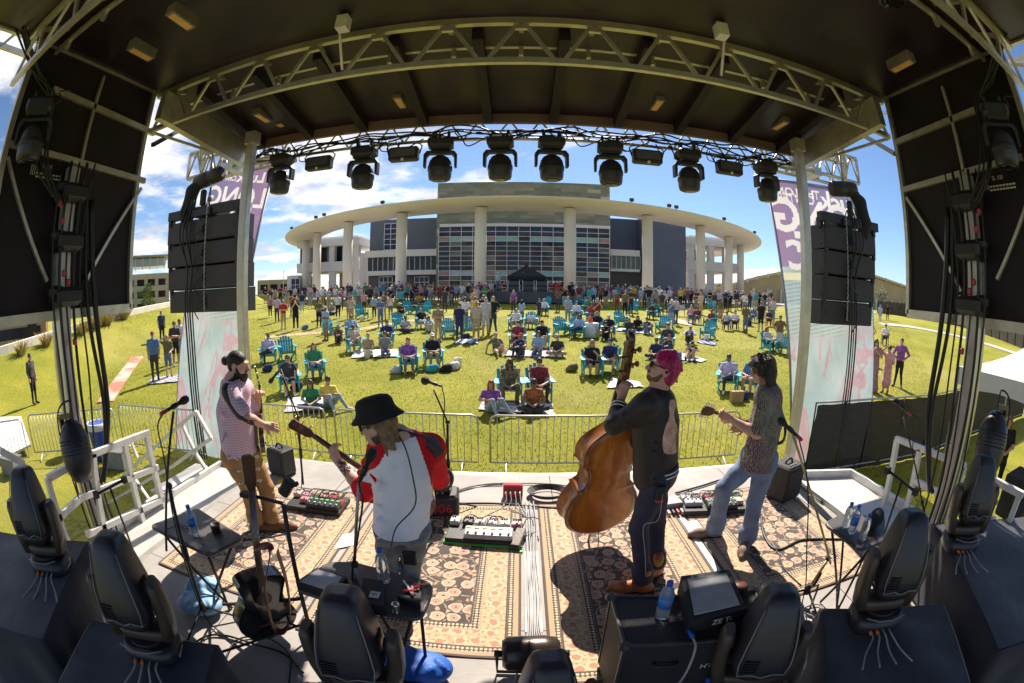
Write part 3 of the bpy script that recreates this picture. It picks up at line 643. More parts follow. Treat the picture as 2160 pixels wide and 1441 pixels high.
# side wings
wing = thing('stage_wing', 'white edged side platform of the stage beside the left steps', 'platform', (-3.6,3,0))
mb = MB(); mb.box((-3.62,2.55,-.06), (.6,3.9,.07)); mb.build('platform', mat('pale aluminium deck', (.55,.53,.5), .5, .3, var=.12, scale=3), wing)
mb = MB(); mb.box((-3.95,2.55,-.03), (.05,3.9,.14)); mb.box((-3.62,4.52,-.03), (.66,.05,.14)); mb.build('rim', m_whitem, wing)
mb = MB(); mb.box((-3.62,2.55,-.7), (.5,3.6,1.15)); mb.build('support', m_steel, wing)
wing2 = thing('stage_wing', 'white tray like side platform on the right next to the dark scrim fence', 'platform', (3.9,3,0))
mb = MB(); mb.box((3.95,2.9,-.07), (1.0,3.2,.06)); mb.build('platform', mat('pale aluminium deck', (.55,.53,.5)), wing2)
mb = MB(); mb.bar((3.46,1.3,0),(3.46,4.5,0),.05,.12); mb.bar((4.45,1.3,0),(4.45,4.2,0),.05,.12); mb.bar((3.46,4.5,0),(4.45,4.2,0),.05,.12); mb.build('rim', m_whitem, wing2)
mb = MB(); mb.box((3.95,2.7,-.7), (.9,2.8,1.15)); mb.build('support', m_steel, wing2)
# ------------------------------------------------------------------ roof
ZC = 4.62
roof = thing('stage_roof', 'dark panelled stage roof with deep beams over the band', 'roof', (0,2,4.1))
mp = NT('roof panel'); _o = mp.n('ShaderNodeTexCoord').outputs['Object']; _a = mp.n('ShaderNodeTexNoise', {'Vector': _o, 'Scale': 1.2, 'Detail': 6}).outputs['Fac']
m_ceil = mp.base(mp.mix(mp.step(_a, .35, .7), (.012,.006,.0115), (.029,.017,.027)), .42)
mb = MB(); zk = lambda y: ZC if y < 3.2 else ZC-(y-3.2)/1.85*.30
mb.loft([[V3(x,y,zk(y)+e) for x, e in ((-4.15,0),(4.15,0),(4.15,.05),(-4.15,.05))] for y in (-1.85,3.2,5.05)], False); mb.build('ceiling', m_ceil, roof)
for i in range(10):
 x = -3.45+6.9*i/9; mb = MB(); mb.loft([[V3(x+a,y,zk(y)-b) for a, b in ((-.05,.13),(.05,.13),(.05,-.01),(-.05,-.01))] for y in (3.45,5.0)], False); mb.build('beam', m_panel, roof)
zf0 = at(1080,259,y=5.0).z; mb = MB(); mb.box((0.05,5.02,zf0+.06), (7.35,.06,.12)); mb.build('front_fascia', mat('brown primer fascia', (.16,.10,.085), .6, var=.15, scale=3), roof)
for sx in (-1,1):
 a = at(380,243,x=-3.72) if sx < 0 else at(1800,262,x=3.78); mb = MB(); mb.bar((sx*3.72,3.1,4.28), (sx*3.72,5.06,4.12), .1, .34); mb.build('side_beam', m_galv, roof)
for i, (px, py) in enumerate([(385,35),(300,105),(845,210),(870,240),(555,242),(600,262),(1385,215),(1360,242),(1645,258),(1600,282),(1900,130)]):
 p = at(px,py,z=ZC-.2); a = MB(); a.box(p, (.1,.34,.1)); a.mt(1).box(p-Vector((0,0,.053)), (.07,.28,.008)); a.build('utility_light', [mat('grey fixture housing', (.2,.18,.15), .5, .3), mat('amber lens', (.7,.42,.14), .3)], roof)
# trusses
def ladder(mb, a, b, up, n, rc=.024, rd=.014, dbl=None):
 """flat truss between chords a and a+up, zigzag of n bays"""
 a, b, up = Vector(a), Vector(b), Vector(up); mb.tube([a,b], rc, 8); mb.tube([a+up,b+up], rc, 8)
 for i in range(n):
  p, q, m = a.lerp(b,i/n), a.lerp(b,(i+1)/n), a.lerp(b,(i+.5)/n)+up
  mb.tube([p,m], rd, 6); mb.tube([m,q], rd, 6)
YT = 3.32; zl, zu = at(1080,128,y=YT).z, at(1080,45,y=YT).z; HW = 4.08
tr = thing('roof_truss', 'wide lattice roof truss spanning the stage above the band', 'truss', (0,YT,zl))
mb = MB(); mb.bar((-HW,YT,zl),(HW,YT,zl),.05,.055); mb.build('lower_chord', m_galv, tr)
mb = MB(); mb.bar((-HW,YT,zu),(HW,YT,zu),.06,.07); mb.build('upper_chord', m_galv, tr)
mb = MB(); n = 13; dxx = 2*HW/n
for i in range(n):
 xa = -HW+dxx*i; xm = xa+dxx/2
 mb.bar((xa+.05,YT,zl+.03),(xm-.03,YT,zu-.03),.032,.032); mb.bar((xm+.03,YT,zu-.03),(xa+dxx-.05,YT,zl+.03),.032,.032)
 mb.box((xm,YT,zu-.07),(.12,.04,.05)); mb.box((xm,YT,zu+.08),(.05,.05,.12))
mb.build('lattice', m_galv, tr)
mb = MB()
for py, dy in ((78,.42),(97,.42)):
 z = at(1080,py,y=YT+dy).z; mb.bar((-HW,YT+dy,z),(HW,YT+dy,z),.045,.045)
for i in range(14):
 x = -HW+dxx*i+dxx/2; zz_ = at(1080,78,y=YT+.42).z; mb.bar((x,YT,zu-.05),(x,YT+.42,zz_),.04,.04)
 mb.box((x,YT+.42,zz_-.18),(.04,.04,.1))
mb.build('rear_chords', m_galv, tr)
tr2 = dup(tr, (0,1.12,zl), None, 'second lattice roof truss close overhead, seen only at the upper corners')
for px, py0, py1 in ((722,20,148),(1521,35,160)):
 p = at(px,py1,y=YT-.04); a = MB(); a.tube([p,(p.x,YT-.3,ZC-.05)], .014, 6); a.box((p.x+(.05 if px < 1000 else -.05),YT-.3,ZC-.1),(.1,.12,.14)); a.build('stay_rod', m_whitem, tr)
# front lighting truss below the fascia
zb_ = at(1080,292,y=5.06).z; ft = thing('lighting_truss', 'slim front truss under the roof edge carrying the row of stage lights', 'truss', (0,5.06,zb_))
mb = MB(); ladder(mb, (-3.6,5.08,zb_), (3.7,5.08,zb_), (0,0,zf0+.06-zb_), 20, .022, .013); mb.build('lattice', m_galv, ft)
r = random.Random(3); mb = MB()
for k in range(5):
 P = [(-3.55+7.2*i/26+r.uniform(-.04,.04), 5.05-.02*k*r.random(), zb_+.03+r.uniform(-.05,.06)+.02*k-.03*(i%5==2)) for i in range(27)]; mb.tube(smooth_path(P,3), .011, 5)
for k in range(16):
 x = -3.4+6.9*r.random(); w_ = .15+.3*r.random(); mb.tube(smooth_path([(x,5.03,zb_+.02),(x+w_*.3,5.0,zb_-.1-.1*r.random()),(x+w_,5.03,zb_+.02)],6), .008, 5)
mb.build('cable_loom', m_cable, ft)
# pillars
for px, sx, lb in ((511,-1,'grey square roof post at the front left in front of the loudspeakers'), (1701,1,'grey square roof post at the front right with a black cable')):
 p = at(px,573,y=4.5); th = thing('roof_post', lb, 'post', (p.x,4.5,0), 'front roof posts'); mb = MB(); mb.box((p.x,4.5,2.0), (.115,.115,4.5), None, .012); mb.build('post', m_galv, th)
 mb = MB(); mb.box((p.x,4.5,4.16), (.15,.16,.16)); mb.build('bracket', m_galv, th); mb = MB(); mb.box((p.x,4.5,.02), (.24,.24,.03)); mb.build('foot_plate', m_galv, th)
# hinged wall panels
def wall_panel(sx, pxs, lb):
 X_ = sx*4.1; y0, y1, z0, z1 = 1.28, 3.24, at(*pxs['bot'],x=X_).z, 4.66
 th = thing('wall_panel', lb, 'panel', (X_,y0,z0), 'hinged black wall panels'); mb = MB(); mb.box((X_+sx*.03,(y0+y1)/2,(z0+z1)/2), (.03,y1-y0,z1-z0)); mb.build('board', m_panel, th)
 P = lambda q: Vector((X_-sx*.02, at(*q,x=X_).y, at(*q,x=X_).z))
 mb = MB(); mb.bar((X_,y0,z0),(X_,y1,z0),.07,.09); mb.bar((X_,y1,z0),(X_,y1,z1),.07,.05,(0,1,0)); mb.bar((X_,y0,z0),(X_,y0,z1),.07,.07,(0,1,0)); mb.bar((X_,y0,z1),(X_,y1,z1),.07,.07); mb.build('frame', m_galv, th)
 for q in pxs['bars']:
  a = MB(); p0, p1 = P(q[0]), P(q[1]); a.bar(p0,p1,.045,.06 if q[2] else .035); a.build('brace', m_galv, th)
 o = P(pxs['text']); ex = (0,1,0) if sx < 0 else (0,-1,0)
 a = MB(); put_text(a,'SL 100',.055,o+Vector((-sx*.012,0,.02)),ex,(0,0,1),.001); put_text(a,'|||',.1,o+Vector((-sx*.012,(-.17 if sx < 0 else .17),-.02)),ex,(0,0,1),.001)
 for k in range(2):
  for j in range(8): a.box(o+Vector((-sx*.012,(j-3.5)*.045*(1 if sx < 0 else -1)+(.05 if sx < 0 else -.05),-.05-.032*k)),(.002,.034,.016))
 a.build('lettering', mat('cream stencil paint', (.6,.56,.48), .6, var=.15, scale=40), th); return th
wall_panel(-1, dict(bot=(150,662), text=(95,358), bars=[((110,190),(323,283),1),((8,303),(303,383),1),((217,163),(170,340),0),((15,333),(97,594),0),((295,398),(177,597),0)]), 'hinged black wall panel with silver braces on the left of the stage')
wall_panel(1, dict(bot=(2050,678), text=(2107,382), bars=[((1892,302),(2090,222),1),((1908,402),(2158,333),1),((1990,185),(2035,365),0),((1915,418),(2030,615),0),((2168,430),(2105,590),0)]), 'hinged black wall panel with silver braces on the right of the stage')
# side roof frames at the upper corners
for sx, lb in ((-1,'lattice side frame of the roof at the top left corner'), (1,'lattice side frame of the roof at the top right corner')):
 th = thing('side_frame', lb, 'truss', (sx*4.2,1,4.6), 'roof side frames'); mb = MB()
 for z, dx in ((4.62,.0),(4.62,.32),(5.0,.16)): mb.bar((sx*(4.12+dx),-1.2,z),(sx*(4.12+dx),3.3,z),.05,.05)
 for i in range(7):
  y = -1+.62*i; mb.bar((sx*4.12,y,4.62),(sx*4.28,y+.31,5.0),.03,.03); mb.bar((sx*4.28,y+.31,5.0),(sx*4.12,y+.62,4.62),.03,.03); mb.bar((sx*4.44,y,4.62),(sx*4.28,y+.31,5.0),.03,.03)
 mb.bar((sx*4.05,3.32,4.1),(sx*4.05,4.6,4.15),.03,.03); mb.build('lattice', m_galv, th)
 mb = MB(); mb.bar(at(322,306,y=YT) if sx < 0 else at(1888,325,y=YT), at(405,262,y=4.5) if sx < 0 else at(1795,272,y=4.5),.05,.05); mb.build('corner_strut', m_dk, th)
 mb = MB(); mb.bar((sx*4.25,1.0,2.6),(sx*4.6,.75,4.7),.07,.07); mb.build('rear_strut', m_dk, th)
# masts
def mast(sx, lb):
 X_, Y_ = sx*4.02, 2.2; th = thing('lifting_mast', lb, 'mast', (X_,Y_,-1.3), 'roof lifting masts')
 mb = MB(); mb.box((X_,Y_,1.1), (.13,.15,4.8), None, .02); mb.build('column', mat('pale mast steel', (.62,.58,.55), .4, .5, var=.1, scale=4), th)
 mb = MB(); mb.box((X_+sx*.1,Y_-.06,.8), (.05,.06,4.2)); mb.build('guide_rail', m_galv, th)
 for z in (3.22,2.78,2.3): mb = MB(); mb.box((X_-sx*.06,Y_,z), (.3,.34,.17), None, .04); mb.box((X_-sx*.1,Y_-.14,z+.05), (.12,.2,.1), None, .03); mb.build('collar', m_dk, th)
 r = random.Random(2+sx); mb = MB()
 for k in range(5):
  y = Y_-.2+.09*k; mb.tube(smooth_path([(X_-sx*(.1+.03*k),y,3.5),(X_-sx*(.14+.03*r.random()),y-.02,2.5),(X_-sx*(.12+.06*r.random()),y+.03*r.random(),1.6),(X_-sx*(.1+.1*r.random()),y-.05,.6),(X_-sx*.1,y-.02,-.2)],6), .011+.006*(k%2), 6)
 mb.build('cable', m_cable, th)
 mb = MB(); mb.tube(smooth_path([(X_-sx*.05,Y_+.3,3.2),(X_-sx*.05,Y_+.42,2.2),(X_-sx*.02,Y_+.5,1.3),(X_,Y_+.34,.75),(X_,Y_+.2,.5)],8), .032, 8); mb.tube(smooth_path([(X_-sx*.05,Y_+.24,3.2),(X_-sx*.02,Y_+.33,2.2),(X_-sx*.02,Y_+.44,1.3),(X_,Y_+.3,.7),(X_,Y_+.16,.5)],8), .024, 8); mb.build('cable_bundle', m_cable, th)
 for k, z in enumerate((3.1,2.95,2.5,2.42,1.9)): mb = MB(); mb.box((X_-sx*.17,Y_-.2+.06*k,z), (.045,.045,.06), None, .01); mb.build('red_connector', mat('red plastic', (.4,.03,.04), .4), th)
 return th
mast(-1, 'tall silver lifting mast with black cable bundles on the left'); mast(1, 'tall silver lifting mast with black cable bundles on the right')
# outrigger trusses
def outrigger(sx, pts, lb):
 th = thing('outrigger_truss', lb, 'truss', tuple(pts[0]), 'loudspeaker outrigger trusses')
 A, B, Cc = pts; mb = MB(); ladder(mb, A, B, (0,0,.42), 6, .03, .016); ladder(mb, A+Vector((0,.38,0)), B+Vector((0,.38,0)), (0,0,.42), 6, .03, .016); mb.build('arm_truss', m_galv, th)
 mb = MB(); ladder(mb, Cc, B+Vector((-sx*.1,.2,.2)), (0,.25,.3), 7, .03, .015); mb.build('brace_truss', m_galv, th)
 mb = MB(); mb.box((A+B)/2+Vector((0,.19,.0)), (.14,.5,.12)); mb.box(A.lerp(B,.62)+Vector((0,.19,.45)), (1.1,.12,.1)); mb.bar(B,B+V3(0,.38,0),.04); mb.bar(B+V3(0,0,.42),B+V3(0,.38,.42),.04); mb.bar(B,B+V3(0,0,.42),.04); mb.bar(B+V3(0,.38,0),B+V3(0,.38,.42),.04); mb.build('cross_beam', m_galv, th)
 return th
outrigger(-1, (at(600,325,y=5.25), at(395,378,y=5.25), at(428,262,y=4.6)), 'lattice outrigger truss holding the left loudspeaker stack')
outrigger(1, (at(1612,338,y=5.25), at(1812,388,y=5.25), at(1772,282,y=4.6)), 'lattice outrigger truss holding the right loudspeaker stack')
# line arrays
m_spk = mat('loudspeaker dark paint', (.032,.026,.03), .6, var=.12, scale=5, bump=.1, bscale=90)
def line_array(sx, pxl, pxr, pyt, pyb, lb, Y=4.85):
 p0, p1 = at(pxl,pyt[0],y=Y), at(pxr,pyt[1],y=Y); zt = (p0.z+p1.z)/2; zb = (at(pxl,pyb[0],y=Y).z+at(pxr,pyb[1],y=Y).z)/2
 xa, xb = p0.x, p1.x; xc = (xa+xb)/2; wd = xb-xa; th = thing('line_array', lb, 'loudspeakers', (xc,Y,zb), 'flown loudspeaker stacks'); H_ = (zt-zb)/4
 for k in range(4):
  z = zb+H_*(k+.5); c = thing_part = MB(); dy = .02*(3-k)**1.3
  prof = [(-wd/2,H_*.495),(wd/2,H_*.495),(wd/2,-H_*.495),(-wd/2,-H_*.495)]
  rings = [[Vector((xc+x_*(s_),Y+dy+yy_,z+z_*(s2))) for x_, z_ in prof] for yy_, s_, s2 in ((0,.98,.88),(.02,1,.95),(.34,1,1),(.36,.99,.98))]
  c.loft(rings, False); cab = c.build('cabinet', m_spk, th)
  a = MB(); a.box((xc-sx*wd*.02,Y+dy-.005,z), (.10,.02,H_*.55)); a.box((xc-sx*wd*.02,Y+dy-.02,z), (.05,.03,H_*.3)); part_of(a.build('rear_panel', m_dk, None, th['_o']), cab)
  for e in (-1,1): a = MB(); a.box((xc+e*wd*.46,Y+dy+.0,z+H_*.48), (.05,.05,.1)); part_of(a.build('rigging_plate', m_dk, None, th['_o']), cab)
 mb = MB(); mb.bar((xa-.04*(sx>0),Y+.05,zt+.1),(xb+.08,Y+.05,zt+.1),.12,.13); mb.box((xc,Y+.2,zt+.07),(.4,.5,.09)); mb.box((xa,Y+.1,zt+.02),(.06,.1,.14)); mb.box((xb,Y+.1,zt+.02),(.06,.1,.14)); mb.build('bumper_frame', m_dk, th)
 r = random.Random(4); mb = MB()
 for k in range(4):
  x = xc+sx*(.02+.05*k)-.1; mb.tube(smooth_path([(x,Y-.03,zt+.3),(x+.05*sx,Y-.06-.03*k,zt-.2),(x-.06*sx*(k%2),Y-.05,zt-.7),(x,Y-.04,zb+.2),(x+.02,Y-.04,zb-.6),(x-.03*sx,Y-.1,-.1)],6), .01+.004*(k%2), 6)
 mb.build('hanging_cable', m_cable, th)
 mb = MB(); x = xc-sx*.15
 for i in range(44): z = zt+.2-i*.034; mb.bar((x-.012*(i%2),Y-.05,z),(x+.012*(i%2),Y-.05,z-.036),.016,.008)
 mb.build('lift_chain', m_steel, th)
 a = MB()
 for k in range(4):
  z = zb+H_*(k+.5); a = MB(); a.tube(smooth_path([(xc-sx*.1,Y-.03,z),(xc+sx*.02,Y-.1,z-.1),(xc-sx*.02,Y-.05,z-.25)],5), .009, 5); a.build('link_cable', m_cable, th); a = MB()
  e = xa if sx > 0 else xb; a.tube(smooth_path([(e,Y+.1,z+.1),(e+.02*sx,Y+.0,z),(e,Y+.1,z-.12)],4), .012, 5); a.build('link_cable', m_cable, th)
 return xc, zt
hx = []
for sx, a in ((-1,(355,508,(470,448),(655,668),'hanging stack of four dark loudspeaker cabinets on the left')), (1,(1738,1846,(472,492),(690,688),'hanging stack of four dark loudspeaker cabinets on the right'))):
 xc, zt = line_array(sx, *a); hx.append((xc,zt,sx))
for xc, zt, sx in hx:
 lb = 'black chain hoist with a hanging chain bag over the %s loudspeakers' % ('left' if sx < 0 else 'right'); Y = 4.95; z = zt+.55
 th = thing('chain_hoist', lb, 'hoist', (xc,Y,z), 'chain hoists'); mb = MB(); mb.lathe((xc-.28,Y,z), [(.06,0),(.115,.03),(.12,.25),(.1,.28),(.1,.32),(.12,.34),(.115,.5),(.07,.55)], 18, (1,0,.15)); mb.build('motor', m_dk, th)
 mb = MB(); mb.tube([(xc,Y,z+.1),(xc,Y,z+.62)], .018, 6); mb.tube([(xc+.05,Y,z-.1),(xc+.05,Y,zt+.15)], .014, 6); mb.ball((xc+.05,Y,z-.28), .04, 8, 5); mb.build('chain', m_steel, th)
 s = SDF(); s.chain([(xc+sx*.12,Y-.02,z+.05),(xc+sx*.3,Y-.05,z-.12),(xc+sx*.36,Y-.06,z-.45),(xc+sx*.34,Y-.06,z-.62)], [.07,.1,.12,.07], .05); V, Q, T = s.mesh(.02); link('chain_bag', mesh_np('chain_bag', V, Q, m_black, None, (xc,Y,z)), th)
 mb = MB(); mb.lathe((xc-sx*.0,Y-.1,zt+.22), [(.03,-.05),(.05,-.04),(.05,.16),(.03,.18)], 10); mb.build('connector', m_dk, th)
# ------------------------------------------------------------------ printed banners (seen from behind)
def banner(sx, TL, TR, BL, BR, ytop, ybot, lb):
 c = [at(*TL,y=ytop), at(*TR,y=ytop), at(*BR,y=ybot), at(*BL,y=ybot)]
 th = thing('banner', lb, 'banner', tuple((c[2]+c[3])/2), 'tall printed banners')
 def P(u, v): return c[0].lerp(c[1],u).lerp(c[3].lerp(c[2],u),v)
 nu, nv = 10, 40; mb = MB(); r = random.Random(5)
 nrm = (c[1]-c[0]).cross(c[3]-c[0]).normalized()
 for a, b in (((0,0),(0,1)),((1,0),(1,1)),((0,0),(1,0)),((0,1),(1,1))): mb.tube([P(*a)+nrm*.03,P(*b)+nrm*.03], .025, 6)
 fr = mb.build('frame', mat('banner frame tube', (.35,.34,.36), .4, .6), th)
 g = NT('banner print' if 'banner print' not in bpy.data.materials else 'banner print '+str(sx)); uv = g.n('ShaderNodeUVMap').outputs[0]; sp = g.n('ShaderNodeSeparateXYZ', {0: uv}); u, v = sp.outputs[0], sp.outputs[1]
 nz = g.n('ShaderNodeTexNoise', {'Vector': uv, 'Scale': 2.2, 'Detail': 5, 'Distortion': 1.2}).outputs['Fac']
 nz2 = g.n('ShaderNodeTexNoise', {'Vector': uv, 'Scale': 3.5, 'Detail': 3, 'Distortion': 2.}).outputs['Fac']
 purple = g.mix(u, (.17,.14,.25), (.27,.13,.24)) if sx < 0 else g.mix(u, (.27,.13,.24), (.12,.15,.25))
 wave = g.math('ABSOLUTE', g.math('SUBTRACT', nz, .5)); lowc = g.mix(g.step(wave, .02, .008), g.mix(g.step(nz2, .4,.65), (.36,.47,.54), (.46,.53,.60)), (.50,.32,.42))
 lowc = g.mix(g.math('MULTIPLY', g.step(nz2, .64,.72), .45), lowc, (.52,.32,.42))
 br_ = g.n('ShaderNodeTexBrick', {'Vector': g.n('ShaderNodeMapping', {'Vector': uv, 'Rotation': (0,0,.06)}).outputs[0], 'Color1': (.17,.33,.37), 'Color2': (.24,.4,.43), 'Mortar': (.42,.48,.5), 'Scale': 1.0, 'Brick Width': .07, 'Row Height': .013, 'Mortar Size': .0035, 'Mortar Smooth': .2}, offset=0.).outputs['Color']
 um = u if sx < 0 else g.math('SUBTRACT', 1., u)
 tower = g.math('MULTIPLY', g.step(um, .38,.40), g.math('MULTIPLY', g.step(v, .30,.305), g.step(v, .54,.535)))
 tower2 = g.math('MULTIPLY', g.step(um, .80,.79), g.math('MULTIPLY', g.step(v, .30,.305), g.step(v, .50,.495)))
 cream = g.math('MULTIPLY', g.step(v, .325,.33), g.math('MULTIPLY', g.step(v,.355,.35), g.step(um,.3,.32)))
 mid = g.mix(g.math('MAXIMUM', tower2, g.math('MULTIPLY',tower,.7)), g.mix(g.step(v,.42,.54), (.36,.42,.52), (.45,.4,.47)), br_)
 col = g.mix(g.step(v, .305,.315), purple, mid); col = g.mix(cream, col, (.7,.65,.5)); col = g.mix(g.step(v, .52,.57), col, lowc)
 g.base(col, .7); g.b.inputs['Transmission Weight'].default_value = 0
 tl_ = g.n('ShaderNodeBsdfTranslucent', {'Color': col}); ms = g.n('ShaderNodeMixShader', {0: .55, 1: g.b.outputs[0], 2: tl_.outputs[0]}); tp_ = g.n('ShaderNodeBsdfTransparent'); ms2 = g.n('ShaderNodeMixShader', {0: .12, 1: ms.outputs[0], 2: tp_.outputs[0]})
 g.set(g.t.nodes['Material Output'].inputs[0], ms2.outputs[0])
 nu, nv = 110, 330; wd = (P(1,.2)-P(0,.2)).length; ht = (P(.5,1)-P(.5,0)).length; mask = np.zeros((nv,nu), bool); U, W_ = np.meshgrid((np.arange(nu)+.5)/nu, (np.arange(nv)+.5)/nv)
 def word(txt, u_, v_, size, wide=1.):
  V, Fs = text_mesh(txt, size, 0., True, wide, .025)
  for f in Fs:
   for k in range(1, len(f)-1):
    q = [(u_+V[i][0]/wd, v_-V[i][1]/ht) for i in (f[0], f[k], f[k+1])]; ar = (q[1][0]-q[0][0])*(q[2][1]-q[0][1])-(q[2][0]-q[0][0])*(q[1][1]-q[0][1])
    if abs(ar) < 1e-9: continue
    sg = 1 if ar > 0 else -1; m_ = np.ones_like(mask)
    for e in range(3): (x0,y0),(x1,y1) = q[e], q[(e+1)%3]; m_ &= sg*((x1-x0)*(W_-y0)-(y1-y0)*(U-x0)) >= 0
    mask[m_] = True
 word('LONG', .5, .135, wd*.36); word('LIVE', .5, .205, wd*.36); word('MUSIC', .5, .272, wd*.30)
 word('Luck', .68 if sx < 0 else .74, .06, wd*.2, 1.2); word('THE LONG', .25, .045, wd*.1); word('CENTER', .25, .068, wd*.1)
 gl = NT('white banner lettering '+str(sx)); gl.base((.62,.6,.63), .7); gt = gl.n('ShaderNodeBsdfTranslucent', {'Color': (.62,.6,.63)}); gl.set(gl.t.nodes['Material Output'].inputs[0], gl.n('ShaderNodeMixShader', {0: .6, 1: gl.b.outputs[0], 2: gt.outputs[0]}).outputs[0])
 mb = MB(); mb.grid([[P(i/nu,j/nv)+nrm*(.02*math.sin(j*.09+i*.08)*math.sin(math.pi*i/nu)) for i in range(nu+1)] for j in range(nv+1)]); mb.m = [int(x) for x in mask.ravel()]; sh = mb.build('printed_sheet', [g.m, gl.m], th)
 ul = sh.data.uv_layers.new(name='UVMap'); uvs = [(i/nu,j/nv) for j in range(nv+1) for i in range(nu+1)]
 for lp in sh.data.loops: ul.data[lp.index].uv = uvs[lp.vertex_index]
 return th
banner(-1, (462,338), (581,342), (372,955), (493,985), 8.3, 7.2, 'tall translucent event banner with mirrored lettering behind the left loudspeakers')
banner(1, (1614,375), (1812,405), (1664,1015), (1826,985), 8.3, 7.2, 'tall translucent event banner with mirrored lettering behind the right loudspeakers')
for sx, pts, lb in ((-1,((40,60),(75,150),(110,215),(90,330),(118,420)),'black cable bundle sagging from the top left roof corner to the mast'),(1,((2110,70),(2085,160),(2060,225),(2080,340),(2052,430)),'black cable bundle sagging from the top right roof corner to the mast')):
 mb = MB(); r = random.Random(3)
 for k in range(6): mb.tube(smooth_path([at(px+r.uniform(-14,14),py+r.uniform(-9,9),d=4.05+.04*k) for px, py in pts],7), .012, 5)
 solo('cable_bundle', mb, m_cable, lb, 'cables', tuple(at(*pts[0],d=4.05)))
# ------------------------------------------------------------------ crowd barriers
m_barr = mat('galvanised barrier steel', (.5,.49,.47), .4, .7, var=.12, scale=9)
def barrier(a, b, lb, h=1.1):
 a, b = Vector(a), Vector(b); c = (a+b)/2; th = thing('crowd_barrier', lb, 'barrier', tuple(c), 'steel crowd barriers'); d = (b-a); L = d.length; d /= L; up = Vector((0,0,1)); z0 = .17
 P = [a+up*z0, a+up*(h-.12), a+up*(h-.03)+d*.04, a+up*h+d*.12, b+up*h-d*.12, b+up*(h-.03)-d*.04, b+up*(h-.12), b+up*z0, a+up*z0]
 mb = MB(); mb.tube(P, .02, 8); mb.build('frame', m_barr, th)
 mb = MB(); n = int(L/.125)
 for i in range(1,n): q = a+d*L*i/n; mb.tube([q+up*z0,q+up*h], .0075, 5)
 mb.build('bars', m_barr, th)
 for q in (a+d*.3,b-d*.3): s = d.cross(up)*.3; m_ = MB(); m_.tube([q-s,q-s*.8+up*.03,q+up*z0,q+s*.8+up*.03,q+s], .016, 6); m_.build('foot', m_barr, th)
 return th
def gpt(px, py, h=1.1):
 """foot of a barrier whose top edge shows at this pixel"""
 v = ray(px,py); t = 1.
 while t < 60:
  p = Vector((0,0,CH))+v*t
  if p.z <= gz(p.x,p.y)+h: break
  t += .01
 return Vector((p.x,p.y,gz(p.x,p.y)))
YB = 7.85; gp = lambda px, py: Vector((at(px,py,y=YB).x, YB, gz(0,YB)))
for q in (((548,878),(686,886),'crowd barrier behind the bearded guitarist, next to the left banner'), ((706,886),(1008,893),'crowd barrier left of centre behind the player in the bucket hat'), ((1034,893),(1300,893),'crowd barrier in the centre behind the double bass'), ((1306,893),(1560,890),'crowd barrier right of the double bass up to the mandolin player')): barrier(gp(*q[0]),gp(*q[1]),q[2])
for q in (((247,853),(418,866),'crowd barrier between the blue bin and the left banner'), ((57,876),(236,860),'crowd barrier behind the two waste bins'), ((-60,900),(44,884),'leftmost crowd barrier in front of the white ramp panel')): barrier(gpt(*q[0]),gpt(*q[1]),q[2])
# dark scrim fence on the right
tops = [(1722,850),(1840,842),(1968,833),(2060,812),(2180,790)]
fp = []
for px, py in tops:
 v = ray(px,py); fp.append(gpt(px,py,1.55))
th = thing('scrim_fence', 'dark mesh scrim fence with a steel top rail on the right below the stage', 'fence', tuple(fp[1]))
g = NT('scrim mesh'); _o = g.n('ShaderNodeTexCoord').outputs['Object']; g.base(g.mix(g.n('ShaderNodeTexNoise', {'Vector': g.n('ShaderNodeMapping', {'Vector': _o, 'Scale': (1,1,5)}).outputs[0], 'Scale': 2., 'Detail': 5}).outputs['Fac'], (.026,.020,.018), (.06,.048,.042)), .9)
tp_ = g.n('ShaderNodeBsdfTransparent'); g.set(g.t.nodes['Material Output'].inputs[0], g.n('ShaderNodeMixShader', {0: .015, 1: g.b.outputs[0], 2: tp_.outputs[0]}).outputs[0])
mb = MB(); rows = []
for j in range(9):
 row = []
 for i in range(len(fp)-1):
  for k in range(8): q = fp[i].lerp(fp[i+1],k/8); row.append(q+Vector((.03*math.sin(k*1.7+j),.03*math.sin(k*2.3+j*.7),.02+1.48*j/8)))
 rows.append(row)
mb.grid(rows); mb.build('scrim', g.m, th); mb = MB(); mb.tube([q+Vector((0,0,1.55)) for q in fp], .022, 8); mb.tube([q+Vector((0,0,.12)) for q in fp], .02, 6); mb.build('rail', m_barr, th)
for i in range(len(fp)-1):
 for k in (0,.5): q = fp[i].lerp(fp[i+1],k); a = MB(); a.tube([q,q+Vector((0,0,1.55))], .018, 6); a.build('post', m_dk, th)
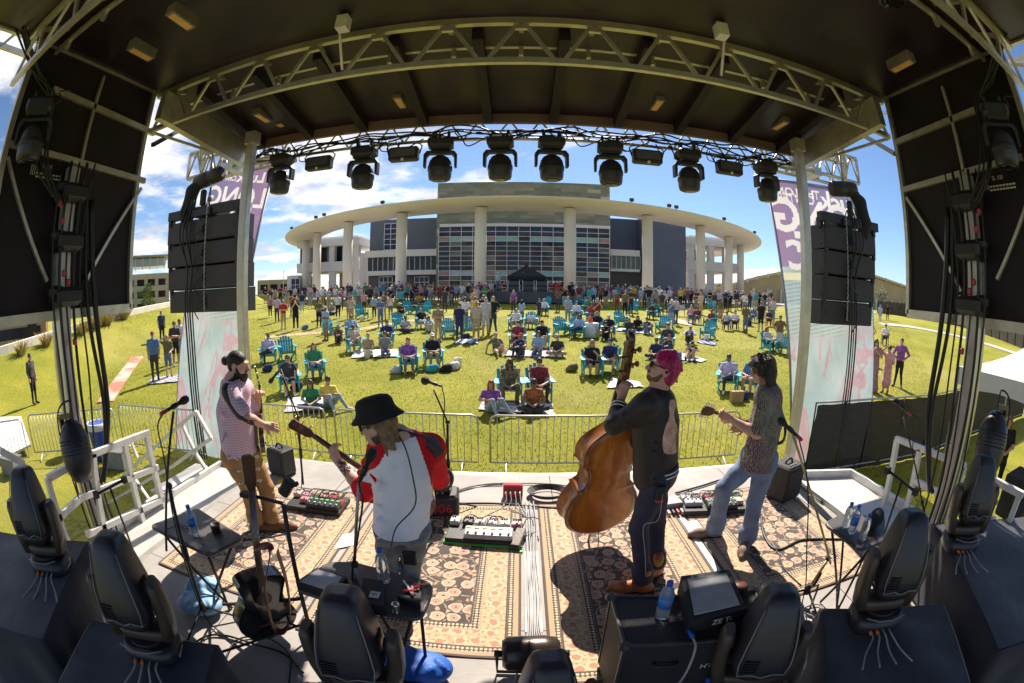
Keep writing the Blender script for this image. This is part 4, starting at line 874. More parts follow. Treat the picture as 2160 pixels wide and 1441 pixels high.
# guard rails and stair rails
def rail(name, lb, X_, pts_top, pts, th=None, r_=.03, m=m_whitem, kind='railing', grp='white guard rails'):
 P = lambda q: at(*q[:2], x=q[2] if len(q) > 2 else X_)
 th = th or thing(name, lb, kind, tuple(P(pts[0][1])), grp)
 for nm, a, b in pts: mb = MB(); mb.bar(P(a),P(b),r_*2,r_*2); mb.build(nm, m, th)
 return th
rail('guard_rail', 'white square guard rail along the left side of the stage', -3.85, None, [('top_rail',(195,958),(313,912)),('middle_rail',(170,1050),(332,985)),('bottom_rail',(183,1128),(345,1052)),('post',(262,932),(312,1135)),('post',(308,915),(352,1088)),('post',(196,957),(235,1190)),('top_rail',(100,1010),(195,958)),('middle_rail',(105,1110),(170,1050)),('post',(100,1010),(165,1200)),('top_rail',(0,950),(50,978)),('post',(48,978),(60,1040))])
rail('guard_rail', 'white square guard rail along the right side of the stage', 4.2, None, [('top_rail',(1890,925),(2036,984)),('middle_rail',(1925,1012),(2012,1056)),('post',(1892,928),(1864,1066)),('post',(1940,948),(1910,1082)),('post',(2034,985),(1985,1120)),('bottom_rail',(1900,1085),(1985,1120)),('top_rail',(2100,1015),(2158,1045)),('post',(2150,1045),(2108,1150)),('middle_rail',(2080,1090),(2130,1115))])
th = thing('stair_rail', 'slanted white handrail of the steps beyond the left guard rail', 'railing', tuple(at(280,1000,y=3.6)), 'white guard rails')
Y_ = 4.3; pp = lambda x,y,yy=Y_: at(x,y,y=yy)
for a, b in (((262,1003),(414,868)),((414,868),(446,925)),((446,925),(362,985)),((362,985),(216,1068)),((384,895),(416,962)),((416,962),(452,1015)),((274,925),(290,965)),((278,1000),(330,1075))):
 mb = MB(); mb.bar(pp(*a),pp(*b),.045,.045); mb.build('rail_tube', m_whitem, th)
# steps beside it
mb = MB()
for k in range(5): mb.box((-4.55-.26*k,4.15,-.2-.23*k), (.26,1.1,.04))
solo('stage_steps', mb, mat('pale aluminium deck', (.5,.5,.5)), 'pale metal steps going down on the left of the stage', 'steps', (-4.5,4.15,-.2))
# ================================================================== figures

def frame3(fwd, up=(0,0,1)):
 f = Vector(fwd).normalized(); u = Vector(up); u = (u-f*u.dot(f)).normalized(); return f.cross(u), u, f       # right, up, forward
SK = {k: mat('skin '+k, c, .55, var=.1, scale=9, spec=.35) for k, c in dict(fair=(.56,.33,.24), tan=(.47,.26,.17), brown=(.24,.13,.085), dark=(.12,.065,.045), pale=(.64,.42,.33)).items()}
CL = {}
def cloth(n, c=None, var=.16):
 if n not in CL: CL[n] = mat('cloth '+n, c, .85, var=var, scale=14, bump=.25, bscale=40, spec=.2, sheen=.1)
 return CL[n]
for n, c in dict(white=(.74,.72,.74), lilac=(.52,.46,.62), black=(.022,.02,.024), charcoal=(.06,.055,.06), navy=(.03,.04,.11), blue=(.10,.19,.38), lightblue=(.3,.44,.62), teal=(.06,.33,.38), green=(.05,.24,.11), olive=(.16,.15,.07), camo=(.19,.17,.10), khaki=(.48,.36,.21), beige=(.56,.46,.34), brown=(.2,.115,.07), rust=(.34,.13,.06), red=(.52,.04,.045), maroon=(.22,.04,.055), pink=(.62,.32,.34), mauve=(.38,.2,.25), purple=(.25,.09,.32), yellow=(.72,.56,.10), mustard=(.72,.42,.04), grey=(.27,.26,.27), lightgrey=(.5,.49,.5), denim=(.13,.18,.29), lightdenim=(.3,.37,.48), darkdenim=(.045,.055,.10), orange=(.6,.22,.05), tan=(.42,.3,.18), stripe=(.32,.25,.17)).items(): cloth(n, c, dict(camo=.75,rust=.6,maroon=.5,purple=.5,stripe=.4,brown=.4,denim=.3).get(n,.2))
HAIR = {k: mat('hair '+k, c, .5, var=.3, scale=25, bump=.4, bscale=70, spec=.4) for k, c in dict(dark=(.02,.015,.012), brown=(.075,.04,.022), blond=(.4,.26,.11), grey=(.35,.33,.31), red=(.26,.07,.03)).items()}
m_lens = mat('dark sunglasses', (.012,.012,.014), .15, var=0); m_shoe = mat('shoe leather dark', (.04,.032,.03), .55, var=.2, scale=9)
BASE = dict(hd=(0,-.02,1.615), nk=(0,.015,1.46), ch=(0,.01,1.27), pl=(0,.01,.97), sL=(.18,.01,1.405), eL=(.235,.03,1.13), wL=(.225,-.05,.90), sR=(-.18,.01,1.405), eR=(-.235,.03,1.13), wR=(-.225,-.05,.90),
 hL=(.088,.0,.93), kL=(.10,-.015,.51), aL=(.11,.025,.085), tL=(.135,-.13,.04), hR=(-.088,.0,.93), kR=(-.10,-.015,.51), aR=(-.11,.025,.085), tR=(-.135,-.13,.04))
TORSO = dict(hd=(0,-.02,.645), nk=(0,.015,.49), ch=(0,.01,.30), pl=(0,.01,0), sL=(.18,.01,.435), sR=(-.18,.01,.435))
def seatpose(pl, lean, **kw):
 """torso rotated by lean (radians back) on a pelvis at pl"""
 J = {}
 c, s = math.cos(lean), math.sin(lean)
 for k, v in TORSO.items(): J[k] = (pl[0]+v[0], pl[1]+v[1]*c+v[2]*s, pl[2]+v[2]*c-v[1]*s)
 hx_ = J['hd']; J['hd'] = (hx_[0], hx_[1]-.06*s-.0, hx_[2]+.01)
 J['hL'] = (pl[0]+.09,pl[1]-.02,pl[2]-.02); J['hR'] = (pl[0]-.09,pl[1]-.02,pl[2]-.02); J.update(kw); return J
POSES = {
 'stand': {}, 'crossed': dict(eL=(.25,-.02,1.14), wL=(-.06,-.19,1.18), eR=(-.25,-.02,1.12), wR=(.07,-.2,1.14)),
 'phone': dict(eL=(.24,-.12,1.18), wL=(.06,-.27,1.42), eR=(-.23,-.1,1.16), wR=(-.06,-.27,1.40)),
 'drink': dict(eR=(-.25,-.06,1.14), wR=(-.13,-.28,1.27), eL=(.25,.04,1.14), wL=(.2,-.1,.97)),
 'hips': dict(eL=(.36,.08,1.16), wL=(.18,-.02,1.0), eR=(-.36,.08,1.16), wR=(-.18,-.02,1.0), aL=(.16,.02,.085), tL=(.2,-.13,.04), aR=(-.16,.02,.085), tR=(-.2,-.13,.04)),
 'walk': dict(kL=(.12,-.16,.54), aL=(.13,-.22,.12), tL=(.15,-.38,.06), kR=(-.12,.02,.51), aR=(-.13,.2,.13), tR=(-.14,.08,.04), eR=(-.24,-.1,1.15), wR=(-.2,-.24,1.0)),
 'armsup': dict(eL=(.36,-.04,1.58), wL=(.24,-.06,1.82), eR=(-.36,-.04,1.58), wR=(-.24,-.06,1.82)),
 'shade': dict(eR=(-.34,-.1,1.5), wR=(-.12,-.15,1.66), eL=(.25,.0,1.13), wL=(.12,-.16,1.05)),
 'chair': seatpose((0,.10,.40), .42, kL=(.13,-.35,.47), aL=(.13,-.42,.085), tL=(.15,-.57,.04), kR=(-.13,-.35,.47), aR=(-.13,-.40,.085), tR=(-.15,-.55,.04), eL=(.31,.14,.62), wL=(.29,-.12,.60), eR=(-.31,.14,.62), wR=(-.29,-.12,.60)),
 'chairlap': seatpose((0,.06,.42), .22, kL=(.12,-.36,.49), aL=(.13,-.36,.085), tL=(.15,-.51,.04), kR=(-.12,-.36,.49), aR=(-.13,-.42,.085), tR=(-.15,-.57,.04), eL=(.28,.04,.58), wL=(.08,-.18,.56), eR=(-.28,.04,.58), wR=(-.08,-.2,.57)),
 'chairlean': seatpose((0,.04,.42), -.18, kL=(.2,-.36,.50), aL=(.17,-.36,.085), tL=(.2,-.51,.04), kR=(-.2,-.36,.50), aR=(-.17,-.38,.085), tR=(-.2,-.53,.04), eL=(.24,-.28,.56), wL=(.07,-.46,.52), eR=(-.24,-.28,.56), wR=(-.07,-.46,.50)),
 'chaircross': seatpose((0,.10,.41), .38, kL=(.05,-.36,.56), aL=(-.22,-.40,.46), tL=(-.32,-.46,.42), kR=(-.14,-.35,.47), aR=(-.13,-.40,.085), tR=(-.15,-.55,.04), eL=(.3,.14,.62), wL=(.1,-.12,.6), eR=(-.3,.14,.62), wR=(-.26,-.12,.60)),
 'chairdrink': seatpose((0,.06,.42), .15, kL=(.11,-.36,.49), aL=(.11,-.40,.085), tL=(.12,-.55,.04), kR=(-.11,-.36,.49), aR=(-.11,-.38,.085), tR=(-.12,-.53,.04), eL=(.26,-.02,.62), wL=(.06,-.26,.80), eR=(-.28,.0,.58), wR=(-.1,-.22,.56)),
 'cross': seatpose((0,.02,.11), -.04, kL=(.36,-.27,.17), aL=(-.06,-.36,.08), tL=(-.2,-.4,.07), kR=(-.36,-.27,.17), aR=(.06,-.30,.08), tR=(.2,-.38,.07), eL=(.27,-.1,.34), wL=(.06,-.34,.26), eR=(-.27,-.1,.34), wR=(-.06,-.34,.25)),
 'kneesup': seatpose((0,.05,.11), .02, kL=(.13,-.40,.50), aL=(.12,-.60,.085), tL=(.13,-.75,.05), kR=(-.13,-.40,.50), aR=(-.12,-.60,.085), tR=(-.13,-.75,.05), eL=(.27,-.22,.42), wL=(.08,-.47,.42), eR=(-.27,-.22,.42), wR=(-.08,-.47,.40)),
 'legsout': seatpose((0,.05,.11), .42, kL=(.11,-.40,.36), aL=(.14,-.72,.085), tL=(.17,-.78,.2), kR=(-.14,-.44,.14), aR=(-.2,-.84,.08), tR=(-.24,-.9,.2), eL=(.34,.3,.32), wL=(.34,.42,.05), eR=(-.34,.3,.32), wR=(-.36,.42,.05)),
 'kneel': seatpose((0,.08,.24), .02, kL=(.14,-.34,.1), aL=(.12,.16,.08), tL=(.1,.3,.05), kR=(-.14,-.34,.1), aR=(-.12,.16,.08), tR=(-.1,.3,.05), eL=(.25,.0,.44), wL=(.12,-.2,.3), eR=(-.25,.0,.44), wR=(-.12,-.2,.3)),
 'sideleg': seatpose((0,.02,.11), .05, kL=(.3,-.34,.42), aL=(.52,-.42,.085), tL=(.66,-.46,.05), kR=(.05,-.42,.42), aR=(.16,-.62,.085), tR=(.22,-.75,.05), eL=(.28,-.1,.34), wL=(.22,-.34,.44), eR=(-.3,-.06,.36), wR=(-.08,-.34,.42)),
 'recline': seatpose((0,.1,.12), .78, kL=(.12,-.34,.46), aL=(.16,-.6,.085), tL=(.18,-.75,.05), kR=(-.1,-.42,.34), aR=(-.16,-.78,.08), tR=(-.2,-.86,.18), eL=(.3,.3,.32), wL=(.08,.06,.42), eR=(-.32,.5,.2), wR=(-.2,.2,.4)),
}
POSES['dress'] = dict(POSES['shade']); POSES['gown'] = dict(eL=(.24,-.1,1.16), wL=(.05,-.24,1.3), eR=(-.3,-.05,1.2), wR=(-.1,-.2,1.4))
TEMPL = {}
def template(pose):
 if pose in TEMPL: return TEMPL[pose]
 J = dict(BASE); J.update(POSES[pose]); J = {k: np.array(v, float) for k, v in J.items()}; s = SDF(); hd, nk, ch, pl = J['hd'], J['nk'], J['ch'], J['pl']
 up = (hd-nk)/np.linalg.norm(hd-nk)
 s.cone(nk-up*.02, hd-up*.04, .055, .052, .02, 0); s.ell(hd+np.array((0,.008,.012)), (.073,.092,.102), None, .02, 0); s.ell(hd+np.array((0,-.03,-.055)), (.052,.058,.055), None, .02, 0)
 s.cone(hd+np.array((0,-.088,.005)), hd+np.array((0,-.105,-.028)), .009, .015, .012, 0); s.ell(hd+np.array((.074,.01,-.01)), (.014,.022,.03), None, .008, 0); s.ell(hd+np.array((-.074,.01,-.01)), (.014,.022,.03), None, .008, 0)
 s.ell(hd+np.array((0,-.082,.016)), (.062,.020,.017), None, .004, 6)
 s.cone(J['sL']*.55+J['sR']*.45, J['sL']*.97+nk*.03, .085, .066, .05, 1); s.cone(J['sR']*.55+J['sL']*.45, J['sR']*.97+nk*.03, .085, .066, .05, 1)
 off = (J['sL']-J['sR'])*.19; s.cone(ch+off, pl+off*.9, .115, .112, .06, 1); s.cone(ch-off, pl-off*.9, .115, .112, .06, 1); s.cone(nk-np.array((0,0,.05)), ch, .09, .12, .06, 1)
 for q in 'LR':
  S, E, W = J['s'+q], J['e'+q], J['w'+q]; s.cone(S, S*.35+E*.65, .066, .058, .04, 1); s.cone(S*.4+E*.6, E, .05, .043, .02, 2); s.cone(E, W, .042, .029, .03, 2)
  d = (W-E)/np.linalg.norm(W-E); s.chain([W, W+d*.06, W+d*.13], [.03,.036,.024], .015, 0); s.cone(W+d*.03, W+d*.07+np.array((0,-.03,.015)), .014, .011, .01, 0)
  H_, K, A, T_ = J['h'+q], J['k'+q], J['a'+q], J['t'+q]; s.cone(pl*.3+H_*.7, H_*.6+K*.4, .105, .088, .05, 3); s.cone(H_*.6+K*.4, K, .088, .066, .03, 3); s.cone(K, A, .062, .044, .03, 4); s.cone(A+np.array((0,0,-.02)), T_, .045, .04, .02, 5)
 if pose in ('dress','gown'):
  s.cone(pl, np.array((0,.0,.45)), .15, .19, .06, 3); s.cone(np.array((0,0,.45)), np.array((0,0,.12 if pose == 'gown' else .4)), .19, .26 if pose == 'gown' else .2, .05, 3)
 V, Q, T = s.mesh(.021); me = mesh_np('person', V, Q, [SK['fair'], CL['white'], SK['fair'], CL['denim'], CL['denim'], m_shoe, m_lens], T)
 TEMPL[pose] = (me, J['hd']); return TEMPL[pose]
HEADS = {}
def headgear(kind):
 if kind in HEADS: return HEADS[kind]
 s = SDF(); cut = [((0,-.12,-.04), (.072,.085,.10))]
 if kind in ('short','long','bun'):
  s.ell((0,.02,.028), (.085,.100,.105), None, .02)
  if kind == 'long': s.chain([(0,.06,.0),(0,.085,-.12),(0,.08,-.26)], [.08,.075,.05], .04); s.cone((.07,.0,0),(.085,-.02,-.2),.03,.022,.03); s.cone((-.07,.0,0),(-.085,-.02,-.2),.03,.022,.03)
  if kind == 'bun': s.ell((0,.12,.06), (.045,.045,.045), None, .01)
  V, Q, T = s.mesh(.013, None, cut)
  me = mesh_np('hair', V, Q, HAIR['brown'])
 elif kind == 'cap':
  s.ell((0,.01,.05), (.086,.102,.085), None, .01); V, Q, T = s.mesh(.012, [((0,0,.03),(0,0,-1))]); me = mesh_np('hat', V, Q, CL['navy'])
  b = SDF(); b.ell((0,-.1,.035), (.07,.085,.012), None, 0); V2, Q2, _ = b.mesh(.009); me = mesh_np('hat', np.concatenate([V, V2]), np.concatenate([Q, Q2+len(V)]), CL['navy'])
 else:
  mb = MB(); mb.sm = True; c = (0,.0,.03); mb.lathe(c, [(.17,-.012),(.165,.0),(.092,.012),(.086,.07),(.07,.095),(.03,.10),(.0005,.10)], 20); mb.lathe(c, [(.0005,.0),(.09,.0),(.17,-.012)], 20)
  o = mb.build('hat', CL['beige']); me = o.data; bpy.data.objects.remove(o)
 HEADS[kind] = me; return me
skin_cycle = ['fair','tan','fair','pale','tan','brown','fair']
NP = [0]
def person(px, py, pose, shirt, pants, head, hcol, label, shorts=False, sleeves='short', rz=None, scale=None, top=None, group=None, skin=None, glasses=True, shoe=None, pos=None):
 me, hd = template(pose); P = pos or on_ground(px, py); i = NP[0]; NP[0] += 1
 if top is not None:
  v = ray(*top); D = math.hypot(P.x,P.y); zt = CH+D*v.z/math.hypot(v.x,v.y); scale = max(.84, min(1.12, (zt-P.z)/(hd[2]+.125)))
 scale = scale or (.95+.1*((i*37) % 11)/11)
 o = link('person', me); o.location = P; o.scale = (scale,)*3; face = math.atan2(P.x-.3, P.y-2)  # faces the stage
 o.rotation_euler = (0,0,-face+(rz if rz is not None else ((i*53) % 17-8)*.035))
 sk = SK[skin or skin_cycle[i % 7]]; bare = pants in ('bare',)
 ms = [sk, CL[shirt], CL[shirt] if sleeves == 'long' else sk, CL[pants], sk if shorts else CL[pants], shoe or (m_shoe if i % 3 else CL['white']), m_lens if glasses and i % 4 else sk]
 for k, m in enumerate(ms): o.material_slots[k].link = 'OBJECT'; o.material_slots[k].material = m
 tag(o, label, 'person', group)
 if head:
  h = link('hat' if head in ('cap','sunhat') else 'hair', headgear(head), o); h.location = hd
  h.material_slots[0].link = 'OBJECT'; h.material_slots[0].material = HAIR[hcol] if head in ('short','long','bun') else CL[hcol]
  if head in ('cap','sunhat') and i % 2 == 0:
   g = link('hair', headgear('short'), o); g.location = hd; g.material_slots[0].link = 'OBJECT'; g.material_slots[0].material = HAIR['brown']; g.scale = (.97,.97,.9)
 return o
# ================================================================== the band
def hand(s, W, d, pn, curl=.5, side=1, tag=0, spread=.06):
 """palm, four bent fingers, thumb; d: finger direction, pn: palm normal (fingers curl towards it)"""
 W, d, pn = Vector(W), Vector(d).normalized(), Vector(pn); pn = (pn-d*pn.dot(d)).normalized(); sd = d.cross(pn)*side
 s.cone(W, W+d*.03, .026, .03, .015, tag)
 for i, l in enumerate((.070,.078,.073,.058)):
  b0 = W+d*.02+sd*(.022-.015*i)*.8; k = W+d*(.088-.004*abs(i-1))+sd*(.032-.021*i); s.cone(b0, k, .016, .0125, .012, tag)
  a = curl; p = k; dd = d
  for q, f in enumerate((.45,.32,.23)):
   dd = (d*math.cos(a)+pn*math.sin(a)+sd*spread*(1-i*.66)).normalized(); e = p+dd*l*f*1.15; s.cone(p, e, .0105-.001*q, .0098-.001*q, .004, tag); p = e; a += curl*.9
 t0 = W+d*.025+sd*.03; t1 = t0+(d*.6+sd*.8+pn*.35).normalized()*.038; t2 = t1+(d*.85+sd*.25+pn*.5).normalized()*.036; s.cone(t0, t1, .015, .0125, .012, tag); s.cone(t1, t2, .0115, .009, .006, tag)
def head_sdf(s, c, fwd, up=(0,0,1), tag=0, beard=False):
 r_, u, f = frame3(fwd, up); c = Vector(c); M3 = np.array([[r_[i], f[i], u[i]] for i in range(3)])
 E_ = lambda a, b, cc, rad, k=.015: s.ell(c+r_*a+f*b+u*cc, rad, M3, k, tag)
 E_(0,-.012,.028,(.077,.097,.088),.02); E_(0,.02,-.03,(.064,.07,.07),.03); E_(0,.048,-.078,(.036,.04,.028),.025); E_(0,.03,-.06,(.052,.055,.045),.02)
 s.cone(c+f*.09+u*.022, c+f*.116-u*.022, .008, .0135, .012, tag); E_(.011,.104,-.026,(.009,.011,.008),.008); E_(-.011,.104,-.026,(.009,.011,.008),.008)
 E_(0,.084,.034,(.055,.014,.012),.012); E_(0,.094,-.05,(.024,.010,.007),.006); E_(0,.09,-.062,(.022,.010,.008),.006)
 for q in (-1,1): E_(q*.078,-.01,-.005,(.010,.022,.034),.006); E_(q*.03,.082,.012,(.013,.008,.007),.003); E_(q*.04,.06,-.02,(.022,.024,.022),.015)
 return r_, u, f, c
def figure(label, J, fwd, up, skin, hL=None, hR=None, wide=1., body_tags=True):
 """one continuous skin body"""
 J = {k: Vector(v) for k, v in J.items()}; s = SDF(); fr = head_sdf(s, J['hd'], fwd, up)
 s.cone(J['nk']-Vector((0,0,.03)), J['hd']-fr[1]*.05-fr[2]*.02, .06, .054, .02)
 s.cone(J['sL'].lerp(J['sR'],.4), J['sL'], .07, .055, .05); s.cone(J['sR'].lerp(J['sL'],.4), J['sR'], .07, .055, .05); s.cone(J['nk'], J['ch'], .075, .11, .06); s.cone(J['ch'], J['pl'], .115, .11, .06)
 for q, hh in (('L',hL),('R',hR)):
  S, E, W = J['s'+q], J['e'+q], J['w'+q]; s.cone(S, E, .052, .042, .03); s.cone(E, E.lerp(W,.35), .043, .044, .02); s.cone(E.lerp(W,.35), W, .043, .028, .02)
  hand(s, W, hh[0] if hh else (W-E), hh[1] if hh else (0,1,-.3), hh[2] if hh else .4, hh[3] if hh else 1)
  H_, K, A, T_ = J['h'+q], J['k'+q], J['a'+q], J['t'+q]; s.cone(H_, K, .085, .055, .05); s.cone(K, A, .05, .038, .03); s.cone(A, T_, .035, .03, .02)
 V, Q, T = s.mesh(.0072); loc = (J['pl'].x, J['pl'].y, 0); o = link('person', mesh_np('person', V, Q, skin, None, loc)); o.location = loc; o['_o'] = list(loc); tag(o, label, 'person'); return o, J, fr
def garment(name, o, s, m, h=.0085, clip=None, cut=None):
 V, Q, T = s.mesh(h, clip, cut); mm = m if isinstance(m, list) else [m]
 c = link(name, mesh_np(name, V, Q, mm, T if len(mm) > 1 else None, o['_o']), o); return c
def hem(J, d): u_ = (J['ch']-J['pl']).normalized(); return [(J['pl']-u_*d, tuple(-u_))]
def torso_sdf(s, J, t=.0, tag=0, hem=.02, chest=.13, waist=.125, k=.07):
 sd = (J['sL']-J['sR']); off = sd*.17
 s.cone(J['sL'].lerp(J['sR'],.4), J['sL'].lerp(J['sR'],.02), .092+t, .07+t, .05, tag); s.cone(J['sR'].lerp(J['sL'],.4), J['sR'].lerp(J['sL'],.02), .092+t, .07+t, .05, tag)
 up = (J['ch']-J['pl']).normalized(); s.cone(J['nk']-up*.06, J['ch'], .095+t, chest, k, tag)
 for w_ in (-1,1): s.cone(J['ch']+off*w_, J['pl']+off*w_*.85-up*hem, chest-.012+t, waist-.005+t, k, tag)
def wrinkle(s, J, n, seed, tag=0):
 r = random.Random(seed)
 for i in range(n):
  a = J['ch'].lerp(J['pl'], r.uniform(-.2,1)); sd = (J['sL']-J['sR']).normalized(); b = a+sd*r.uniform(-.14,.14)+Vector((0,-.11,0)); s.cone(b, b+sd*r.uniform(-.12,.12)+Vector((0,.01,r.uniform(-.06,.06))), .016, .006, .03, tag)
def trousers(name, o, J, m, rt=.1, rk=.07, ra=.06, top=.02, end=.03, waist=.125):
 s = SDF(); up = (J['ch']-J['pl']).normalized(); off = (J['hL']-J['hR'])*.42
 s.cone(J['pl']+off+up*top, J['hL'], waist, rt+.012, .06); s.cone(J['pl']-off+up*top, J['hR'], waist, rt+.012, .06)
 r = random.Random(9)
 for q in 'LR':
  H_, K, A = J['h'+q], J['k'+q], J['a'+q]; e = A.lerp(K, end/.42); s.cone(H_, H_.lerp(K,.5), rt, (rt+rk)/2+.004, .03); s.cone(H_.lerp(K,.5), K, (rt+rk)/2+.004, rk, .02); s.cone(K, e, rk, ra, .02); 
  for k in range(6):
   t = .55+.75*r.random(); p = H_.lerp(K,t) if t < 1 else K.lerp(e,t-1); a = r.random()*6.28; v = Vector((math.cos(a),math.sin(a),0))*rk*.8; s.cone(p+v, p+v*.4+Vector((-v.y,v.x,.05*r.uniform(-1,1))), .02, .012, .025)
  for k in range(3): p = e.lerp(K,.04+.09*k); s.cone(p+Vector((.02*(-1)**k,0,0)), p-Vector((.02*(-1)**k,0,.01)), ra+.002, ra+.001, .012)
 up_ = Vector((0,0,1)); return garment(name, o, s, m, .009)
def shoes(o, J, m, boot=False):
 for q in 'LR':
  A, T_ = J['a'+q], J['t'+q]; d = Vector((T_.x-A.x,T_.y-A.y,0)).normalized(); s = SDF(); z = .0
  heel = Vector((A.x,A.y,0))-d*.045; toe = heel+d*.285
  s.chain([heel+V3(0,0,.05), heel+d*.12+V3(0,0,.058), heel+d*.21+V3(0,0,.045), toe+V3(0,0,.034)], [.042,.045,.046,.026], .03)
  s.cone(Vector((A.x,A.y,.05)), Vector((A.x,A.y,.12 if not boot else .2)), .048, .046, .03)
  for k in (-.02,.02): s.cone(heel+d*.17+d.cross(V3(0,0,1))*k+V3(0,0,.034), heel+d*.235+d.cross(V3(0,0,1))*k*.8+V3(0,0,.03), .032, .026, .02)
  V, Q, T = s.mesh(.008, [((0,0,.004),(0,0,-1))]); c = link('shoe', mesh_np('shoe', V, Q, m, None, o['_o']), o)
  sm = MB(); pr = [(-.05,-.036),(.0,-.042),(.1,-.044),(.17,-.05),(.22,-.044),(.252,-.02),(.252,.02),(.22,.044),(.17,.05),(.1,.044),(0,.042),(-.05,.036)]
  sm.prism(pr, heel+V3(0,0,.004), d, V3(0,0,1).cross(d), V3(0,0,.014)); x_ = sm.build('sole', m_shoe, None, o['_o']); x_.parent = c
def sunglasses(o, fr, m=None):
 r_, u, f, c = fr; mb = MB()
 for q in (-1,1):
  cc = c+r_*q*.034+f*.098+u*.014; mb.add([cc+r_*a*.029+u*b*.022+f*(-.006*a*q) for a, b in ((-1,.7),(-.6,1),(.6,1),(1,.6),(.85,-.5),(.4,-1),(-.5,-1),(-.95,-.4))], [tuple(range(8))]); mb.tube([c+r_*q*.064+f*.09+u*.02, c+r_*q*.082+f*.02+u*.02, c+r_*q*.08-f*.03+u*.01], .0035, 5)
 mb.tube([c+r_*.012+f*.106+u*.02, c-r_*.012+f*.106+u*.02], .003, 5); return mb.build('sunglasses', m or m_lens, o)
def earpiece(o, fr, q):
 r_, u, f, c = fr; p = c+r_*q*.086-f*.012; mb = MB(); mb.ball(p, .012, 8, 6); mb.tube(smooth_path([p, p+u*.03-f*.03, p-u*.06-f*.05, p-u*.2-f*.09],5), .003, 5); return mb.build('earpiece', m_dk, o)
def strap(name, pts, w, m, parent, nrm=(0,-1,0)):
 P = smooth_path(pts, 8); mb = MB(); rr = []
 for i, p in enumerate(P):
  d = (P[min(i+1,len(P)-1)]-P[max(i-1,0)]).normalized(); n_ = Vector(nrm); n_ = (n_-d*n_.dot(d)).normalized(); s = d.cross(n_)*w/2; rr.append([p-s-n_*.003,p+s-n_*.003,p+s+n_*.003,p-s+n_*.003])
 mb.loft(rr, False); return mb.build(name, m, parent)
def wrap(name, o, pts, w, m, d, tail=()):
 """a strap laid over the garment: points cast along d onto the person's clothes"""
 from mathutils.bvhtree import BVHTree
 tr = []
 for ob in [o]+list(o.children):
  if ob.name.split('.')[0] in ('shirt','raglan_shirt','jacket','person'): tr.append(BVHTree.FromPolygons([v.co+o.location for v in ob.data.vertices], [tuple(p.vertices) for p in ob.data.polygons]))
 def hit(p):
  b = None
  for t in tr:
   q = t.ray_cast(p-d*.6, d)
   if q[0] is not None and (b is None or q[3] < b[1]): b = (q[0]-d*.006, q[3])
  return b[0] if b else None
 P = smooth_path(pts, 8); rr = []
 for i, p in enumerate(P):
  e = (P[min(i+1,len(P)-1)]-P[max(i-1,0)]).normalized(); s_ = e.cross(d).normalized()*w/2; h = [hit(p+s_*k) for k in (-1,0,1)]
  if all(x is not None for x in h): rr.append([h[0],h[1],h[2],h[2]+d*.008,h[1]+d*.008,h[0]+d*.008])
 for q in tail:
  if rr: c_ = (rr[-1][0]+rr[-1][2])/2; rr.append([x-c_+q for x in rr[-1]])
 mb = MB(); mb.loft(rr, True); return mb.build(name, m, o)
def strands(o, fr, n, ln, m, seed, amax=1.9, r0=.1):
 """loose strands lying over the hair"""
 r_, u, f, c = fr; r = random.Random(seed); mb = MB()
 for k in range(n):
  a = r.uniform(-amax,amax); e = r.uniform(.15,1.35); d_ = (-f*math.cos(a)+r_*math.sin(a)*.9)*math.cos(e)+u*math.sin(e); p = c+u*.03+d_*(r0+.006*r.random()); pts = [p]
  for j in range(4): h_ = (-f*math.cos(a)+r_*math.sin(a)); p = p+(h_*(.25*max(0,math.sin(e)-.2*j))-u*(.4+.2*j)+Vector((r.uniform(-.15,.15),r.uniform(-.15,.15),0)))*ln/3.2; pts.append(p)
  mb.tube(pts, [.0032,.003,.0028,.002,.0008], 4, False)
 mb.sm = True; h = [x for x in o.children if x.name.startswith('hair')][0]; s_ = mb.build('hair_strands', m, None, o['_o']); s_.parent = h; return s_
